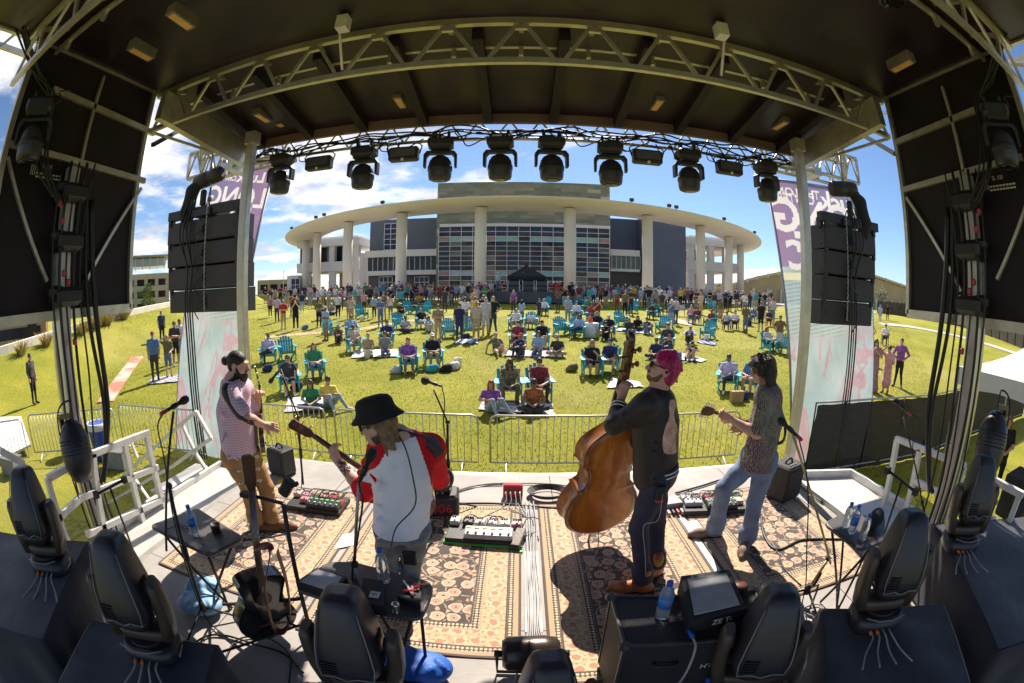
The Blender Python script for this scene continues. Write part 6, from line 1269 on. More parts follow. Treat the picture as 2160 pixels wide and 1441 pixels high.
# ================================================================== lawn chairs
m_teal = mat('turquoise plastic lumber', (.015,.34,.44), .5, var=.1, scale=5); m_teal2 = mat('turquoise plastic lumber light', (.03,.42,.52), .5, var=.1, scale=5)
def make_chair():
 th = thing('lawn_chair', 'x', 'chair', (0,0,0), 'turquoise lawn chairs')
 mb = MB()
 for i in range(5): t = i/4; mb.box((0,-.30+.5*t,.37-.13*t), (.54,.115,.022), Matrix.Rotation(-.255,3,'X'))
 mb.build('seat', m_teal, th)
 mb = MB(); a = Vector((0,.17,.22)); d = Vector((0,.40,.80)).normalized()
 for i in range(6):
  x = (i-2.5)*.097; L = .80-.035*abs(i-2.5)**1.6; e = a+Vector((x*1.18,0,0))+d*L; b = a+Vector((x,0,0)); mb.bar(b, e, .088, .022, (0,1,0))
 mb.box(a+d*.55+Vector((0,.025,0)), (.6,.03,.06)); mb.build('backrest', m_teal, th)
 for s in (-1,1):
  mb = MB(); mb.prism([(-.42,-.07),(-.44,0),(-.42,.06),(.0,.05),(.36,.02),(.36,-.05)], (s*.345,0,.555), (0,1,0), (s,0,0), (0,0,.024)); mb.build('armrest', m_teal2, th)
  mb = MB(); mb.box((s*.30,-.34,.275), (.03,.12,.55)); mb.build('leg', m_teal, th)
  mb = MB(); mb.bar((s*.275,-.36,.33), (s*.275,.52,.02), .028, .11); mb.bar((s*.30,.30,.15), (s*.33,.33,.56), .03, .08); mb.build('leg', m_teal, th)
 return th
chair0 = make_chair(); _used = [False]
def chair(pos, rz, label, s=1.04):
 if not _used[0]:
  _used[0] = True; o = chair0; o.location = pos; o.rotation_euler = (0,0,rz); o['label'] = label; o.scale = (s,)*3; return o
 return dup(chair0, pos, rz, label, s)
def face_rz(P, e=0.): return -math.atan2(P.x-.3, P.y-2)+e
A_ = lambda x, y: (540+x/4.802, 580+y/4.802)
B_ = lambda x, y: (920+x/4.802, 580+y/4.802)
C_ = lambda x, y: (1280+x/4.802, 580+y/4.802)
D_ = lambda x, y: (x/2.882, 330+y/2.882)
E_ = lambda x, y: (1560+x/2.882, 330+y/2.882)
GS, GC, GG = 'people standing on the lawn', 'people sitting in lawn chairs', 'people sitting on the grass'
# (foot px, head-top px, pose, shirt, trousers, headgear, hair/hat colour, label, options)
STAND = [
 (A_(145,430),A_(145,212),'stand','mauve','black','short','grey','person in dull mauve top standing by the left banner, behind a taller man in red',{}),
 (A_(215,482),A_(213,212),'drink','lilac','charcoal','short','red','red haired person in pale lilac shirt standing just left of the red shirt',{}),
 (A_(280,552),A_(275,252),'crossed','red','khaki','short','grey','person in red polo shirt and khaki shorts on the left of the lawn',dict(shorts=True)),
 (A_(405,562),A_(405,228),'phone','black','black','long','brown','person in all black with hands to face, right of the red polo shirt',{}),
 (A_(640,532),A_(655,248),'crossed','olive','black','short','brown','person in dark olive shirt with legs apart and arms folded on the left lawn',{}),
 (A_(712,672),A_(735,318),'crossed','lightblue','grey','cap','lilac','person in light blue tee, grey shorts and lilac cap turned sideways',dict(shorts=True,rz=-1.0)),
 (A_(832,442),A_(812,190),'stand','white','black','short','dark','person in white shirt and slim black trousers left of the round backed chair',{}),
 (A_(942,448),A_(925,190),'phone','charcoal','grey','short','brown','broad person in charcoal shirt and grey shorts filming with both hands',dict(shorts=True)),
 (A_(1095,392),A_(1097,170),'stand','pink','charcoal','short','brown','person in pale pink shirt and dark shorts in front of the left pavilion columns',dict(shorts=True)),
 (A_(1198,444),A_(1198,215),'crossed','lightblue','charcoal','short','brown','person in white and teal tee with folded arms beside a turquoise chair',{}),
 (A_(1292,456),A_(1290,172),'stand','camo','khaki','short','brown','person in patterned olive shirt and khaki trousers next to a woman in white',{}),
 (A_(1364,444),A_(1362,203),'phone','white','denim','long','brown','long haired person in white top and denim shorts with hands to face',dict(shorts=True)),
 (A_(1465,372),A_(1478,150),'armsup','teal','charcoal','short','dark','person in teal shirt and dark shorts with raised arms',dict(shorts=True,scale=1.)),
 (A_(1845,682),A_(1832,298),'crossed','stripe','khaki','short','brown','person in brown striped polo and khaki shorts holding a phone, left of a navy tee',dict(shorts=True)),
 (B_(235,672),B_(215,284),'stand','navy','darkdenim','short','dark','person in navy tee with a red emblem and dark jeans between two chairs',{}),
 (B_(405,654),B_(410,258),'stand','beige','khaki','sunhat','beige','person in straw hat, beige tee and khaki shorts',dict(shorts=True)),
 (B_(500,612),B_(530,218),'stand','lightgrey','lightgrey','short','grey','grey haired person in pale loose outfit beside a woman in a black tank top',dict(shorts=True)),
 (B_(575,592),B_(570,212),'hips','black','darkdenim','long','blond','blond person in black tank top and dark jeans, hand on hip',{}),
 (B_(292,560),B_(290,222),'shade','white','green','long','brown','person in white top behind the navy tee and the straw hat',{}),
 (B_(390,520),B_(390,215),'stand','mustard','beige','long','blond','blond person in ochre top standing behind the straw hat',{}),
 (B_(470,520),B_(470,208),'stand','black','charcoal','long','brown','brown haired person in black behind the pale loose outfit',{}),
 (B_(865,500),B_(865,255),'phone','lightblue','brown','long','dark','person in light blue top seen from behind beside a seated grey haired person',dict(rz=2.6)),
 (B_(1040,480),B_(1035,262),'stand','darkdenim','charcoal','short','brown','person in dark blue shirt and shorts right of the child in white',dict(shorts=True,rz=.8)),
 (C_(100,372),C_(98,160),'stand','brown','maroon','sunhat','rust','person in long brown outfit and brown hat, in front of the slate wing wall',{}),
 (C_(182,420),C_(172,162),'stand','olive','black','short','brown','person in olive tee and black trousers beside the brown outfit',{}),
 (C_(240,402),C_(230,140),'crossed','charcoal','navy','short','dark','person in charcoal top partly behind the olive tee',{}),
 (C_(345,338),C_(345,122),'stand','lightblue','khaki','sunhat','beige','person in blue shirt and straw hat near the white column',{}),
 (C_(425,352),C_(428,104),'stand','black','denim','short','dark','person in black tee with blue jeans at the foot of the white column',{}),
 (C_(535,352),C_(540,112),'stand','white','purple','short','brown','person in white top with a bright purple skirt',dict(pose='dress')),
 (C_(745,322),C_(745,128),'stand','yellow','black','cap','white','person in bright yellow shirt with white cap',{}),
 (C_(850,325),C_(858,180),'stand','black','charcoal','short','red','person in black printed tee below the right pavilion',{}),
 (C_(1100,352),C_(1105,168),'drink','maroon','charcoal','short','brown','person in crimson shirt under the right pavilion columns',{}),
 (C_(1245,372),C_(1242,180),'drink','black','black','short','dark','tall person in all black near the last columns on the right',{}),
 (C_(1400,590),C_(1396,296),'crossed','olive','denim','cap','charcoal','person in olive tee and jeans with folded arms on the right lawn',{}),
 (C_(1555,580),C_(1550,258),'stand','black','black','short','brown','person in black printed tee and black shorts on the right lawn',dict(shorts=True)),
 (C_(1675,500),C_(1680,212),'drink','lightgrey','denim','short','dark','person in pale grey shirt and jeans beside the right banner',{}),
 (C_(1738,790),C_(1728,405),'hips','brown','lightgrey','short','brown','person in brown plaid shirt and pale shorts next to the right banner',dict(shorts=True)),
 (D_(950,1370),D_(945,1062),'stand','blue','charcoal','cap','maroon','person in blue tee and red cap on the left beside the banner',{}),
 (D_(1032,1345),D_(1020,1082),'shade','olive','denim','long','blond','person in olive top and denim shorts shading their eyes',dict(shorts=True)),
 (D_(1075,1275),D_(1048,985),'crossed','charcoal','black','short','dark','person in charcoal tee behind the two at the left banner',dict(shorts=True)),
 (D_(1105,1245),D_(1082,988),'stand','white','grey','short','brown','person in white tee half hidden by the left banner',dict(shorts=True)),
 (D_(988,1130),D_(990,938),'stand','darkdenim','black','short','brown','person in dark blue top farthest back of the group left of the banner',{}),
 (E_(800,1432),E_(805,1105),'gown','mauve','mauve','long','brown','person in a long mauve gown with raised arm on the right lawn',{}),
 (E_(882,1442),E_(905,1150),'stand','pink','pink','short','dark','person in a pink dress beside the long mauve gown',dict(pose='dress')),
 (E_(958,1402),E_(962,1085),'hips','purple','black','short','brown','person in purple jacket and black trousers on the right lawn',dict(sleeves='long')),
 (E_(775,1258),E_(810,1045),'armsup','tan','tan','long','brown','person in tan outfit with an arm lifted behind the mauve gown',dict(shorts=True)),
 (E_(852,1010),E_(850,920),'stand','lightblue','lightdenim','short','grey','small figure in light blue on the path beside the right loudspeakers',{}),
 (E_(898,998),E_(900,925),'stand','black','black','cap','charcoal','small figure in black printed tee on the path right of the light blue one',{}),
 (E_(1268,1082),E_(1266,1010),'walk','charcoal','charcoal','short','dark','small figure walking along the path behind the right mast',dict(shorts=True)),
 ((75,853),(70,744),'stand','charcoal','black','short','dark','person in dark uniform with a face mask alone on the left lawn',dict(sleeves='long',rz=.7)),
]
for f, t, pose, sh, pn, hg, hc, lb, k in STAND:
 k = dict(k); pose = k.pop('pose', pose); person(f[0], f[1], pose, sh, pn, hg, hc, lb, top=None if 'scale' in k else t, group=GS, **k)
SIT = [ # chair occupants: chair foot px, pose...
 (A_(130,890),'chaircross','lilac','darkdenim','cap','charcoal','person in pale shirt and dark jeans in a chair behind the left banner edge',dict(sleeves='long')),
 (A_(345,1195),'chair','charcoal','black','short','brown','person in dark printed tee leaning an arm out of the front left chair',dict(shorts=True)),
 (A_(605,1045),'chairlap','green','denim','long','red','red haired person in green tee sitting in a chair behind the couple on the grass',{}),
 (A_(975,640),'chair','lightblue','beige','short','brown','person in pale blue top in a chair behind the brown hat',{}),
 (A_(1005,780),'chaircross','beige','tan','short','brown','person in tan tee with one leg crossed in a chair',dict(shorts=True)),
 (A_(1325,722),'chaircross','navy','charcoal','cap','charcoal','person in navy vest with pale sleeves in a chair behind the kneeling pair',dict(sleeves='long')),
 (A_(1548,985),'chairlap','purple','denim','short','red','person in purple tee, jeans and orange shoes in a chair',dict(shoe=CL['orange'])),
 (A_(1795,925),'chairlap','black','khaki','cap','white','person in black tee, khaki shorts and white cap in a chair',dict(shorts=True)),
 (A_(1680,545),'chair','black','white','short','grey','person in black tee lounging in a chair behind the striped polo',dict(shorts=True)),
 (B_(825,745),'chairlap','maroon','maroon','short','dark','person in maroon checked shirt in a chair behind the navy shirt',{}),
 (B_(1070,735),'chairlean','black','beige','cap','black','person in black tee and black cap in a chair behind the light blue tee',dict(shorts=True)),
 (B_(740,1280),'chairlean','camo','olive','long','brown','long haired person in patterned camouflage shirt in the central chair',dict(sleeves='long')),
 (B_(1035,1265),'chairlean','maroon','charcoal','short','dark','young person in dark red printed shirt in the chair right of the camouflage shirt',{}),
 (B_(800,555),'chair','white','beige','short','grey','grey haired person in white in a chair beside the light blue top',{}),
 (B_(958,545),'chairlap','white','pink','short','blond','small child in white tee sitting in a chair',dict(scale=.8,shorts=True)),
 (B_(1090,410),'chair','white','charcoal','short','grey','grey haired person in white in a chair below the sound desk',{}),
 (B_(1422,455),'chairlap','white','denim','short','brown','person in white shirt in a chair near the white clothed table',dict(sleeves='long')),
 (B_(1575,478),'chairdrink','red','denim','long','dark','person in bright red top drinking in a chair behind the white clothed table',{}),
 (B_(1440,640),'chaircross','lightblue','darkdenim','long','dark','dark haired person in pale blue blouse left of the white clothed table',dict(sleeves='long')),
 (B_(1625,600),'chairlap','black','black','sunhat','tan','person in black with a brown sun hat behind the white clothed table',{}),
 (B_(1745,640),'chairlap','black','khaki','cap','white','person in black tee and white cap right of the white clothed table',dict(shorts=True)),
 (B_(1575,1015),'chairdrink','black','black','long','blond','person in black dress drinking in a chair with a jacket on its arm',dict(shorts=True)),
 (B_(1755,985),'chairlean','navy','beige','cap','navy','person in navy printed tee and navy cap in a chair beside the black dress',dict(shorts=True)),
 (C_(605,765),'chairlap','charcoal','olive','cap','maroon','person in dark shirt and red cap in a chair behind the checked flannel shirt',dict(sleeves='long')),
 (C_(1650,770),'chaircross','lightgrey','charcoal','long','red','curly red haired person in grey top in a chair by the right banner',dict(rz=.8)),
 (C_(1215,1180),'chaircross','lilac','darkdenim','short','brown','person in lilac shirt and dark jeans in the front right chair',dict(sleeves='long')),
 (C_(1435,1195),'chairlap','blue','beige','short','brown','person in blue striped shirt and pale shorts in a chair behind the mandolin player',dict(shorts=True)),
]
for i, (f, pose, sh, pn, hg, hc, lb, k) in enumerate(SIT):
 P = on_ground(*f); e = ((i*29) % 13-6)*.03; k = dict(k); sc_ = k.pop('scale', 1.02); rz = k.pop('rz', e)
 P2 = P
 ch = chair(P2, face_rz(P2, rz), ('turquoise ' if len(lb.split()) < 15 else '')+'chair of the '+lb.replace(' in a chair','').replace(' sitting','').replace(' drinking','')); person(f[0], f[1], pose, sh, pn, hg, hc, lb, rz=rz, scale=sc_, group=GC, pos=P2+Vector((0,0,.0)), **k)
for f, e, lb in [(A_(320,862),.1,'empty turquoise chair in the front left, beside the pale shirt'), (A_(1072,440),.4,'empty turquoise chair with a rounded back behind the pink tank top'), (A_(1455,548),.3,'empty turquoise chair left of the grey top'), (A_(1560,395),.5,'empty turquoise chair below the raised arms'), (A_(1700,400),-.7,'empty turquoise chair turned sideways near the mustard shirt'), (A_(1960,635),.2,'empty turquoise chair left of the navy tee with red emblem'), (A_(760,600),.6,'empty turquoise chair behind the lilac cap'),
 (B_(325,620),-.1,'empty turquoise chair between the navy tee and the straw hat'), (B_(1270,612),.35,'empty turquoise chair left of the white clothed table'), (B_(1385,600),-.4,'empty turquoise chair touching the white clothed table'), (B_(1435,325),.2,'left one of two empty turquoise chairs at the top of the lawn'), (B_(1535,335),0,'right one of two empty turquoise chairs at the top of the lawn'), (B_(1875,520),.4,'empty turquoise chair behind the black dark jacket pair'), (B_(1990,385),-.3,'empty turquoise chair edge on beside the olive tee'), (B_(1240,975),.2,'turquoise chair with a grey jacket over its arm, in front of the dark vest'),
 (C_(565,585),-.3,'empty turquoise chair in the middle right of the lawn'), (C_(1020,645),-.35,'empty turquoise chair beside the white bucket'), (C_(1785,800),-.2,'empty turquoise chair half behind the right banner'), (C_(1060,360),.2,'turquoise folding seat far back on the right'), (B_(310,300),.1,'small empty turquoise chair far back behind the straw hat'), (B_(435,290),0,'small empty turquoise chair far back near the left white column'), (B_(1105,340),-.5,'turquoise chair turned aside below the sound desk')]:
 if 'grey jacket' in lb: continue
 P = on_ground(*f); chair(P, face_rz(P, e), lb)
GRASS = [
 (A_(570,1365),'cross','green','denim','long','brown','person in green tee and sunglasses sitting cross legged on the front left grass',{}),
 (A_(745,1345),'sideleg','yellow','lightdenim','short','dark','person in yellow tee with jeans stretched sideways beside the green tee',{}),
 (A_(840,688),'kneesup','brown','charcoal','sunhat','beige','person in brown shirt and wide pale hat sitting on the grass',{}),
 (A_(1140,830),'kneel','tan','tan','short','blond','person in tan tank top kneeling on a blanket',dict(shorts=True)),
 (A_(1310,820),'kneel','grey','denim','short','brown','person in grey top and denim shorts kneeling on a blanket',dict(shorts=True)),
 (A_(1515,585),'cross','lightgrey','darkdenim','short','brown','person in light grey tee sitting on the grass by an empty chair',{}),
 (A_(1750,575),'kneesup','lightblue','lightgrey','long','brown','person in pale blue sitting on the grass left of the striped polo',{}),
 (B_(620,795),'legsout','camo','khaki','short','grey','person in dark patterned shirt leaning back on the grass with bare legs',dict(shorts=True)),
 (B_(850,822),'kneesup','navy','darkdenim','cap','red','person in navy and white shirt with a red cap on a blanket',{}),
 (B_(1030,815),'kneel','lightblue','denim','long','brown','person in light blue tee and denim shorts kneeling with folded hands',dict(shorts=True)),
 (B_(1225,825),'cross','charcoal','tan','short','grey','person in dark printed vest sitting cross legged with tan trousers',{}),
 (B_(555,1390),'sideleg','purple','lightdenim','long','red','person in purple tie-dye tee and light jeans on the striped blanket',{}),
 (B_(985,1385),'cross','rust','charcoal','short','dark','person in rust batik shirt and dark trousers cross legged on the striped blanket',dict(sleeves='short')),
 (B_(1715,655),'kneesup','black','black','short','dark','person in black on the grass right of the white clothed table',{}),
 (B_(1950,590),'cross','charcoal','denim','long','blond','blond person in dark jacket on the grass at the middle right',dict(sleeves='long')),
 (C_(310,565),'cross','black','charcoal','long','dark','dark haired person in black between two others on a blanket',dict(sleeves='long')),
 (C_(405,595),'kneesup','darkdenim','denim','short','brown','person in dark denim jacket and blue jeans on a blanket',dict(sleeves='long')),
 (C_(625,805),'kneesup','charcoal','darkdenim','cap','maroon','person in checked flannel shirt and red cap on the grass',dict(sleeves='long')),
 (C_(495,855),'cross','navy','charcoal','short','brown','person in navy with sunglasses behind the bass player',{}),
 (C_(840,690),'kneesup','lilac','charcoal','cap','white','person in pale lilac sweater and white cap behind the reclining one',dict(sleeves='long')),
 (C_(850,850),'recline','black','khaki','short','dark','person in black tee and khaki shorts reclining on a blanket',dict(shorts=True)),
 (E_(715,1135),'cross','blue','charcoal','short','brown','person in blue tee on the grass at the right loudspeakers',{}),
 (A_(1655,298),'cross','mustard','charcoal','short','dark','person in mustard yellow shirt sitting on the far left lawn',dict(scale=1.15)),
]
for f, pose, sh, pn, hg, hc, lb, k in GRASS: person(f[0], f[1], pose, sh, pn, hg, hc, lb, group=GG, **k)
# camp chairs with people on the right
m_frame = mat('dark camp chair frame', (.04,.04,.045), .5, .4)
def camp_chair(P, rz, m, lb):
 th = thing('camp_chair', lb, 'chair', (0,0,0), 'folding camp chairs'); a = MB()
 for s in (-1,1):
  a.tube([(s*.27,-.25,0),(s*.22,.25,.42)], .013, 6); a.tube([(s*.27,.25,0),(s*.22,-.25,.42)], .013, 6); a.tube([(s*.22,.25,.42),(s*.25,.38,.85)], .013, 6); a.tube([(s*.27,-.25,0),(s*.28,-.25,.62)], .013, 6)
 a.build('frame', m_frame, th); a = MB(); a.box((0,0,.42), (.48,.48,.015)); a.build('seat', m, th); a = MB(); a.box((0,.32,.64), (.5,.02,.42), Matrix.Rotation(-.28,3,'X')); a.build('backrest', m, th)
 for s in (-1,1): a = MB(); a.box((s*.28,.05,.63), (.06,.6,.015)); a.build('armrest', m, th)
 th.location = P; th.rotation_euler = (0,0,rz); return th
CAMP = [(C_(640,445),'navy','navy','tan','cap','beige','person in navy printed tee in a camp chair on the right lawn',1), (C_(752,420),None,'lightgrey',0,0,0,'empty pale camp chair with blue edges on the right lawn',0), (C_(850,490),'pink','charcoal','denim','short','grey','person in pale pink shirt in a camp chair',0), (C_(915,500),'maroon','charcoal','denim','short','dark','person in maroon shirt in a camp chair beside the pale pink shirt',0),
 (C_(1210,560),'lightgrey','black','darkdenim','short','brown','person in light top in a black camp chair far right',0), (C_(1295,555),'white','black','darkdenim','cap','maroon','person in white hoodie in a black camp chair far right',0), (C_(1480,480),'blue','charcoal','denim','cap','lightblue','person in blue jersey in a camp chair beside the black printed tee',0), (C_(1640,520),'charcoal','black','maroon','short','dark','person in charcoal top in a camp chair near the right banner',0), (E_(882,1145),'white','red','darkdenim','cap','navy','person in white tee in a red camp chair on the far right lawn',0), (E_(770,1140),'navy','red','darkdenim','short','brown','person in navy shirt in a red camp chair behind the mauve gown',0), (C_(1140,430),None,'green',0,0,0,'empty green and white camp chair far right',0)]
for f, sh, chm, pn, hg, hc, lb, so_ in CAMP:
 P = on_ground(*f); camp_chair(P, face_rz(P), CL[chm], lb if sh is None else '%s camp chair carrying the %s' % (chm, lb.split(' in a')[0]))
 if sh: person(f[0], f[1], 'chairlap', sh, pn, hg, hc, lb, pos=P+Vector((0,0,.03)), rz=0., group='people sitting in camp chairs', shorts=bool(so_))
# ------------------------------------------------------------------ far crowd along the top of the lawn
r = random.Random(21)
marks = [(566,'beside the left banner'),(600,'under the ring at left'),(640,'at the first columns'),(690,'in front of the tan interior'),(740,'at the third left column'),(790,'before the slate wing'),(848,'at the left wing column'),(900,'left of the glass wall'),(960,'before the glass wall left half'),(1015,'at the left front column'),(1070,'left of the black tent'),(1150,'right of the black tent'),(1205,'at the right front column'),(1250,'before the glass wall right end'),(1310,'before the recessed wing'),(1370,'at the right wing column'),(1420,'before the plain blue wall'),(1480,'at the right pavilion'),(1540,'at the last two columns'),(1600,'left of the right banner')]
near = lambda px: min(marks, key=lambda q: abs(q[0]-px))[1]
pal = ['black','charcoal','navy','white','lightgrey','maroon','red','teal','olive','lilac','blue','grey','black','charcoal','lightblue','rust','mustard','brown','white','black','purple','green','beige','darkdenim','pink']
pal2 = ['black','charcoal','darkdenim','denim','khaki','grey','navy','olive','lightdenim','tan']
seen = set(); poses = ['stand','crossed','phone','drink','stand','hips','crossed','stand','shade']
far = []
for i in range(156):
 px = 562+1070*((i*.6180339) % 1)+r.uniform(-4,4); row = r.random()
 if 1062 < px < 1150 and row < .7: px = px-70 if px < 1105 else px+70
 far.append((px, row))
far.sort()
for i, (px, row) in enumerate(far):
 Y_ = 35.5+row*7.5 if not 1030 < px < 1190 else 44+row*1.5; v = ray(px, 630); x = v.x/v.y*Y_; P = Vector((x, Y_, gz(x, Y_)))
 for _ in range(60):
  sh = r.choice(pal); pn = r.choice(pal2); po = r.choice(poses); key = (sh, pn, near(px))
  if key not in seen: seen.add(key); break
 hg = r.choice(['short','short','long','cap','short','long','sunhat','cap']); hc = r.choice(['dark','brown','blond','grey','brown']) if hg in ('short','long') else r.choice(['black','white','navy','red','beige','charcoal'])
 sho = pn in ('khaki','grey','olive','tan') and r.random() < .6
 nm = {'darkdenim':'dark jeans','denim':'blue jeans','lightdenim':'pale jeans'}.get(pn, pn+(' shorts' if sho else ' trousers'))
 rowt = 'far front row' if row < .33 else ('far middle row' if row < .66 else 'far back row')
 person(px, 0, po, sh, pn, hg, hc, '%s person in %s top and %s %s' % (rowt, sh, nm, near(px)), pos=P, shorts=sho, glasses=False, scale=.93+.13*r.random(), group='far crowd along the top of the lawn', rz=r.uniform(-.7,.7), sleeves='long' if r.random() < .2 else 'short')
# more visitors scattered between the middle of the lawn and the crowd
k_ = 0
for i in range(64):
 px = 575+1060*((i*.754877) % 1); Y_ = 24.5+9.5*((i*.569840) % 1); v = ray(px, 650); x = v.x/v.y*Y_; P = Vector((x, Y_, gz(x, Y_)))
 if 880 < px < 1190 and Y_ < 30: continue
 if any(o_.get('category') in ('person','chair') and (o_.location-P).length < 1.0 for o_ in sc.objects): continue
 for _ in range(60):
  sh = r.choice(pal); pn = r.choice(pal2); key = (sh, pn, 'm', near(px))
  if key not in seen: seen.add(key); break
 po = r.choice(['stand','crossed','cross','kneesup','chair','chairlap','phone','sideleg','chairlean','drink']); hg = r.choice(['short','long','cap','short','sunhat']); hc = r.choice(['dark','brown','blond','grey']) if hg in ('short','long') else r.choice(['white','navy','red','beige','charcoal'])
 nm = {'darkdenim':'dark jeans','denim':'blue jeans','lightdenim':'pale jeans'}.get(pn, pn+' trousers'); pos_ = 'in a chair' if po.startswith('chair') else ('standing' if po in ('stand','crossed','phone','drink') else 'on the grass')
 lb = 'mid lawn person %s in %s top and %s %s' % (pos_, sh, nm, near(px)); rz = r.uniform(-.5,.5)
 if pos_ == 'in a chair': chair(P, face_rz(P, rz), 'turquoise chair of mid lawn person in %s top and %s %s' % (sh, nm, near(px)))
 person(px, 0, po, sh, pn, hg, hc, lb, pos=P, rz=rz, group='visitors in the middle of the lawn')
# people by the sound desk
for dx, dy, sh, pn, hg, hc, lb in [(-.3,41.4,'charcoal','black','short','grey','person in dark top behind the sound desk under the tent, left'), (.7,41.5,'black','black','cap','black','person in black cap behind the sound desk under the tent, right'), (-2.6,40.4,'lightgrey','denim','cap','white','person in pale top standing on the left end of the sound platform')]:
 person(0, 0, 'stand', sh, pn, hg, hc, lb, pos=Vector((tp.x+dx,dy,gz(0,40.6)+.93)), group='people on the sound platform')
# ------------------------------------------------------------------ blankets and belongings
def blanket(px4, m, lb, cat='blanket'):
 c = [on_ground(*q) for q in px4]; mb = MB(); n = 8; rows = []; r = random.Random(len(lb))
 for i in range(n+1):
  row = []
  for j in range(n+1): p = c[0].lerp(c[1],j/n).lerp(c[3].lerp(c[2],j/n),i/n); row.append(Vector((p.x+r.uniform(-.03,.03),p.y+r.uniform(-.03,.03),gz(p.x,p.y)+.035+r.random()*.03)))
  rows.append(row)
 mb.grid(rows); mb.grid([[p-Vector((0,0,.015)) for p in w_][::-1] for w_ in rows]); mid = (c[0]+c[2])/2; return solo('blanket', mb, m, lb, cat, tuple(mid))
def plaid(name, a, b, c_):
 g = NT(name); _o = g.n('ShaderNodeTexCoord').outputs['Object']; sp = g.n('ShaderNodeSeparateXYZ', {0: _o}); f1 = g.math('GREATER_THAN', g.math('FRACT', g.math('MULTIPLY', sp.outputs[0], 3.3)), .55); f2 = g.math('GREATER_THAN', g.math('FRACT', g.math('MULTIPLY', g.math('ADD', sp.outputs[1], g.math('MULTIPLY', sp.outputs[0], .3)), 4.1)), .6)
 return g.base(g.mix(g.math('MULTIPLY', f2, .8), g.mix(f1, a, b), c_), .95)
blanket([B_(430,1380),B_(470,1290),B_(1170,1290),B_(1200,1440)], plaid('mint and maroon stripes', (.5,.56,.54), (.62,.6,.62), (.3,.12,.2)), 'striped mint and maroon blanket in the front middle of the lawn')
blanket([A_(290,1400),A_(330,1260),A_(720,1240),A_(640,1400)], plaid('pale floral blanket', (.6,.56,.58), (.52,.42,.47), (.62,.62,.66)), 'pale flowery blanket under the couple in green and yellow')
blanket([A_(960,850),A_(1010,770),A_(1440,770),A_(1450,840)], plaid('white blanket', (.66,.63,.6), (.6,.55,.5), (.7,.68,.66)), 'white blanket under the kneeling pair')
blanket([B_(690,830),B_(720,770),B_(1290,780),B_(1310,850)], plaid('grey pink blanket', (.55,.5,.5), (.6,.45,.47), (.4,.4,.45)), 'grey pink blanket under the group with the red cap')
blanket([B_(180,705),B_(240,660),B_(420,660),B_(425,705)], plaid('blue white blanket', (.1,.14,.3), (.6,.62,.68), (.2,.25,.4)), 'blue and white blanket between the navy tee and the straw hat')
blanket([C_(85,570),C_(130,545),C_(470,580),C_(440,610)], plaid('pale blue blanket', (.55,.6,.68), (.65,.65,.68), (.3,.38,.55)), 'pale blanket under the row of three dark jackets')
blanket([C_(660,860),C_(740,800),C_(1010,870),C_(960,895)], plaid('white picnic blanket', (.66,.64,.64), (.6,.6,.64), (.5,.52,.6)), 'white picnic blanket under the reclining person')
blanket([C_(910,690),C_(940,670),C_(1110,690),C_(1090,725)], plaid('blue towel', (.08,.12,.4), (.6,.62,.7), (.1,.12,.35)), 'blue and white towel beside the white bucket', 'towel')
blanket([D_(890,1395),D_(930,1350),D_(1090,1335),D_(1085,1375)], plaid('grey patterned mat', (.35,.34,.36), (.55,.54,.56), (.2,.2,.22)), 'grey patterned mat under the couple left of the banner', 'mat')
blanket([C_(640,480),C_(700,450),C_(900,490),C_(840,520)], plaid('beige mat', (.5,.42,.3), (.55,.47,.35), (.45,.38,.28)), 'beige mat in front of the camp chairs on the right', 'mat')
blanket([C_(0,1160),C_(50,1050),C_(330,1100),C_(370,1150)], plaid('pink white sheet', (.66,.6,.62), (.62,.5,.55), (.7,.68,.7)), 'pink and white sheet on the grass behind the neck of the bass')
def lump(name, f, parts, m, lb, cat):
 P = on_ground(*f); s = SDF()
 for (dx,dy,dz), rad in parts: s.ell((P.x+dx,P.y+dy,P.z+dz), rad, None, .06)
 V, Q, T = s.mesh(.025); o = link(name, mesh_np(name, V, Q, m, None, P)); o.location = P; return tag(o, lb, cat)
bagp = [((0,0,.13),(.2,.13,.15)), ((.1,.05,.2),(.1,.09,.1)), ((-.14,-.04,.08),(.12,.1,.09))]
for f, m, lb in [(A_(125,980),CL['navy'],'navy duffel bag on the grass by the front left chair'), (A_(420,1170),CL['charcoal'],'black backpack under the front left chair'), (A_(500,555),CL['blue'],'blue bag on the grass behind the olive shirt'), (A_(1790,985),CL['teal'],'bright blue jacket heap in front of the white cap'), (A_(1930,985),CL['black'],'black bag heap beside the bright blue jacket'), (A_(1430,1000),CL['lightgrey'],'pair of pale shoes left of the purple tee'), (B_(1380,980),CL['olive'],'small green patterned bag at the foot of the jacket chair'), (C_(715,850),CL['blue'],'blue cooler bag on the white picnic blanket'), (C_(1380,1270),CL['navy'],'blue and white bag beside the paper bag'), (C_(1400,590),CL['brown'],'brown bag at the feet of the folded arms'), (B_(300,650),CL['navy'],'dark blue bag behind the navy tee'), (E_(735,1350),CL['navy'],'small dark blue bag left of the mauve gown'), (C_(690,490),CL['lightgrey'],'grey round cooler near the camp chairs'), (C_(1140,440),CL['red'],'small red bag far right on the lawn'), (A_(2005,965),CL['white'],'white cloth beside the black bag heap')]:
 lump('bag', f, bagp, m, lb, 'bag')
def bucket(f, m, lb, h=.34, r_=.15):
 P = on_ground(*f); mb = MB(); mb.lathe(P, [(r_*.82,0),(r_*.9,h*.6),(r_,h),(r_*1.05,h+.01),(r_*.93,h+.005),(r_*.75,.03)], 16); return solo('bucket', mb, m, lb, 'bucket', tuple(P), 'white buckets')
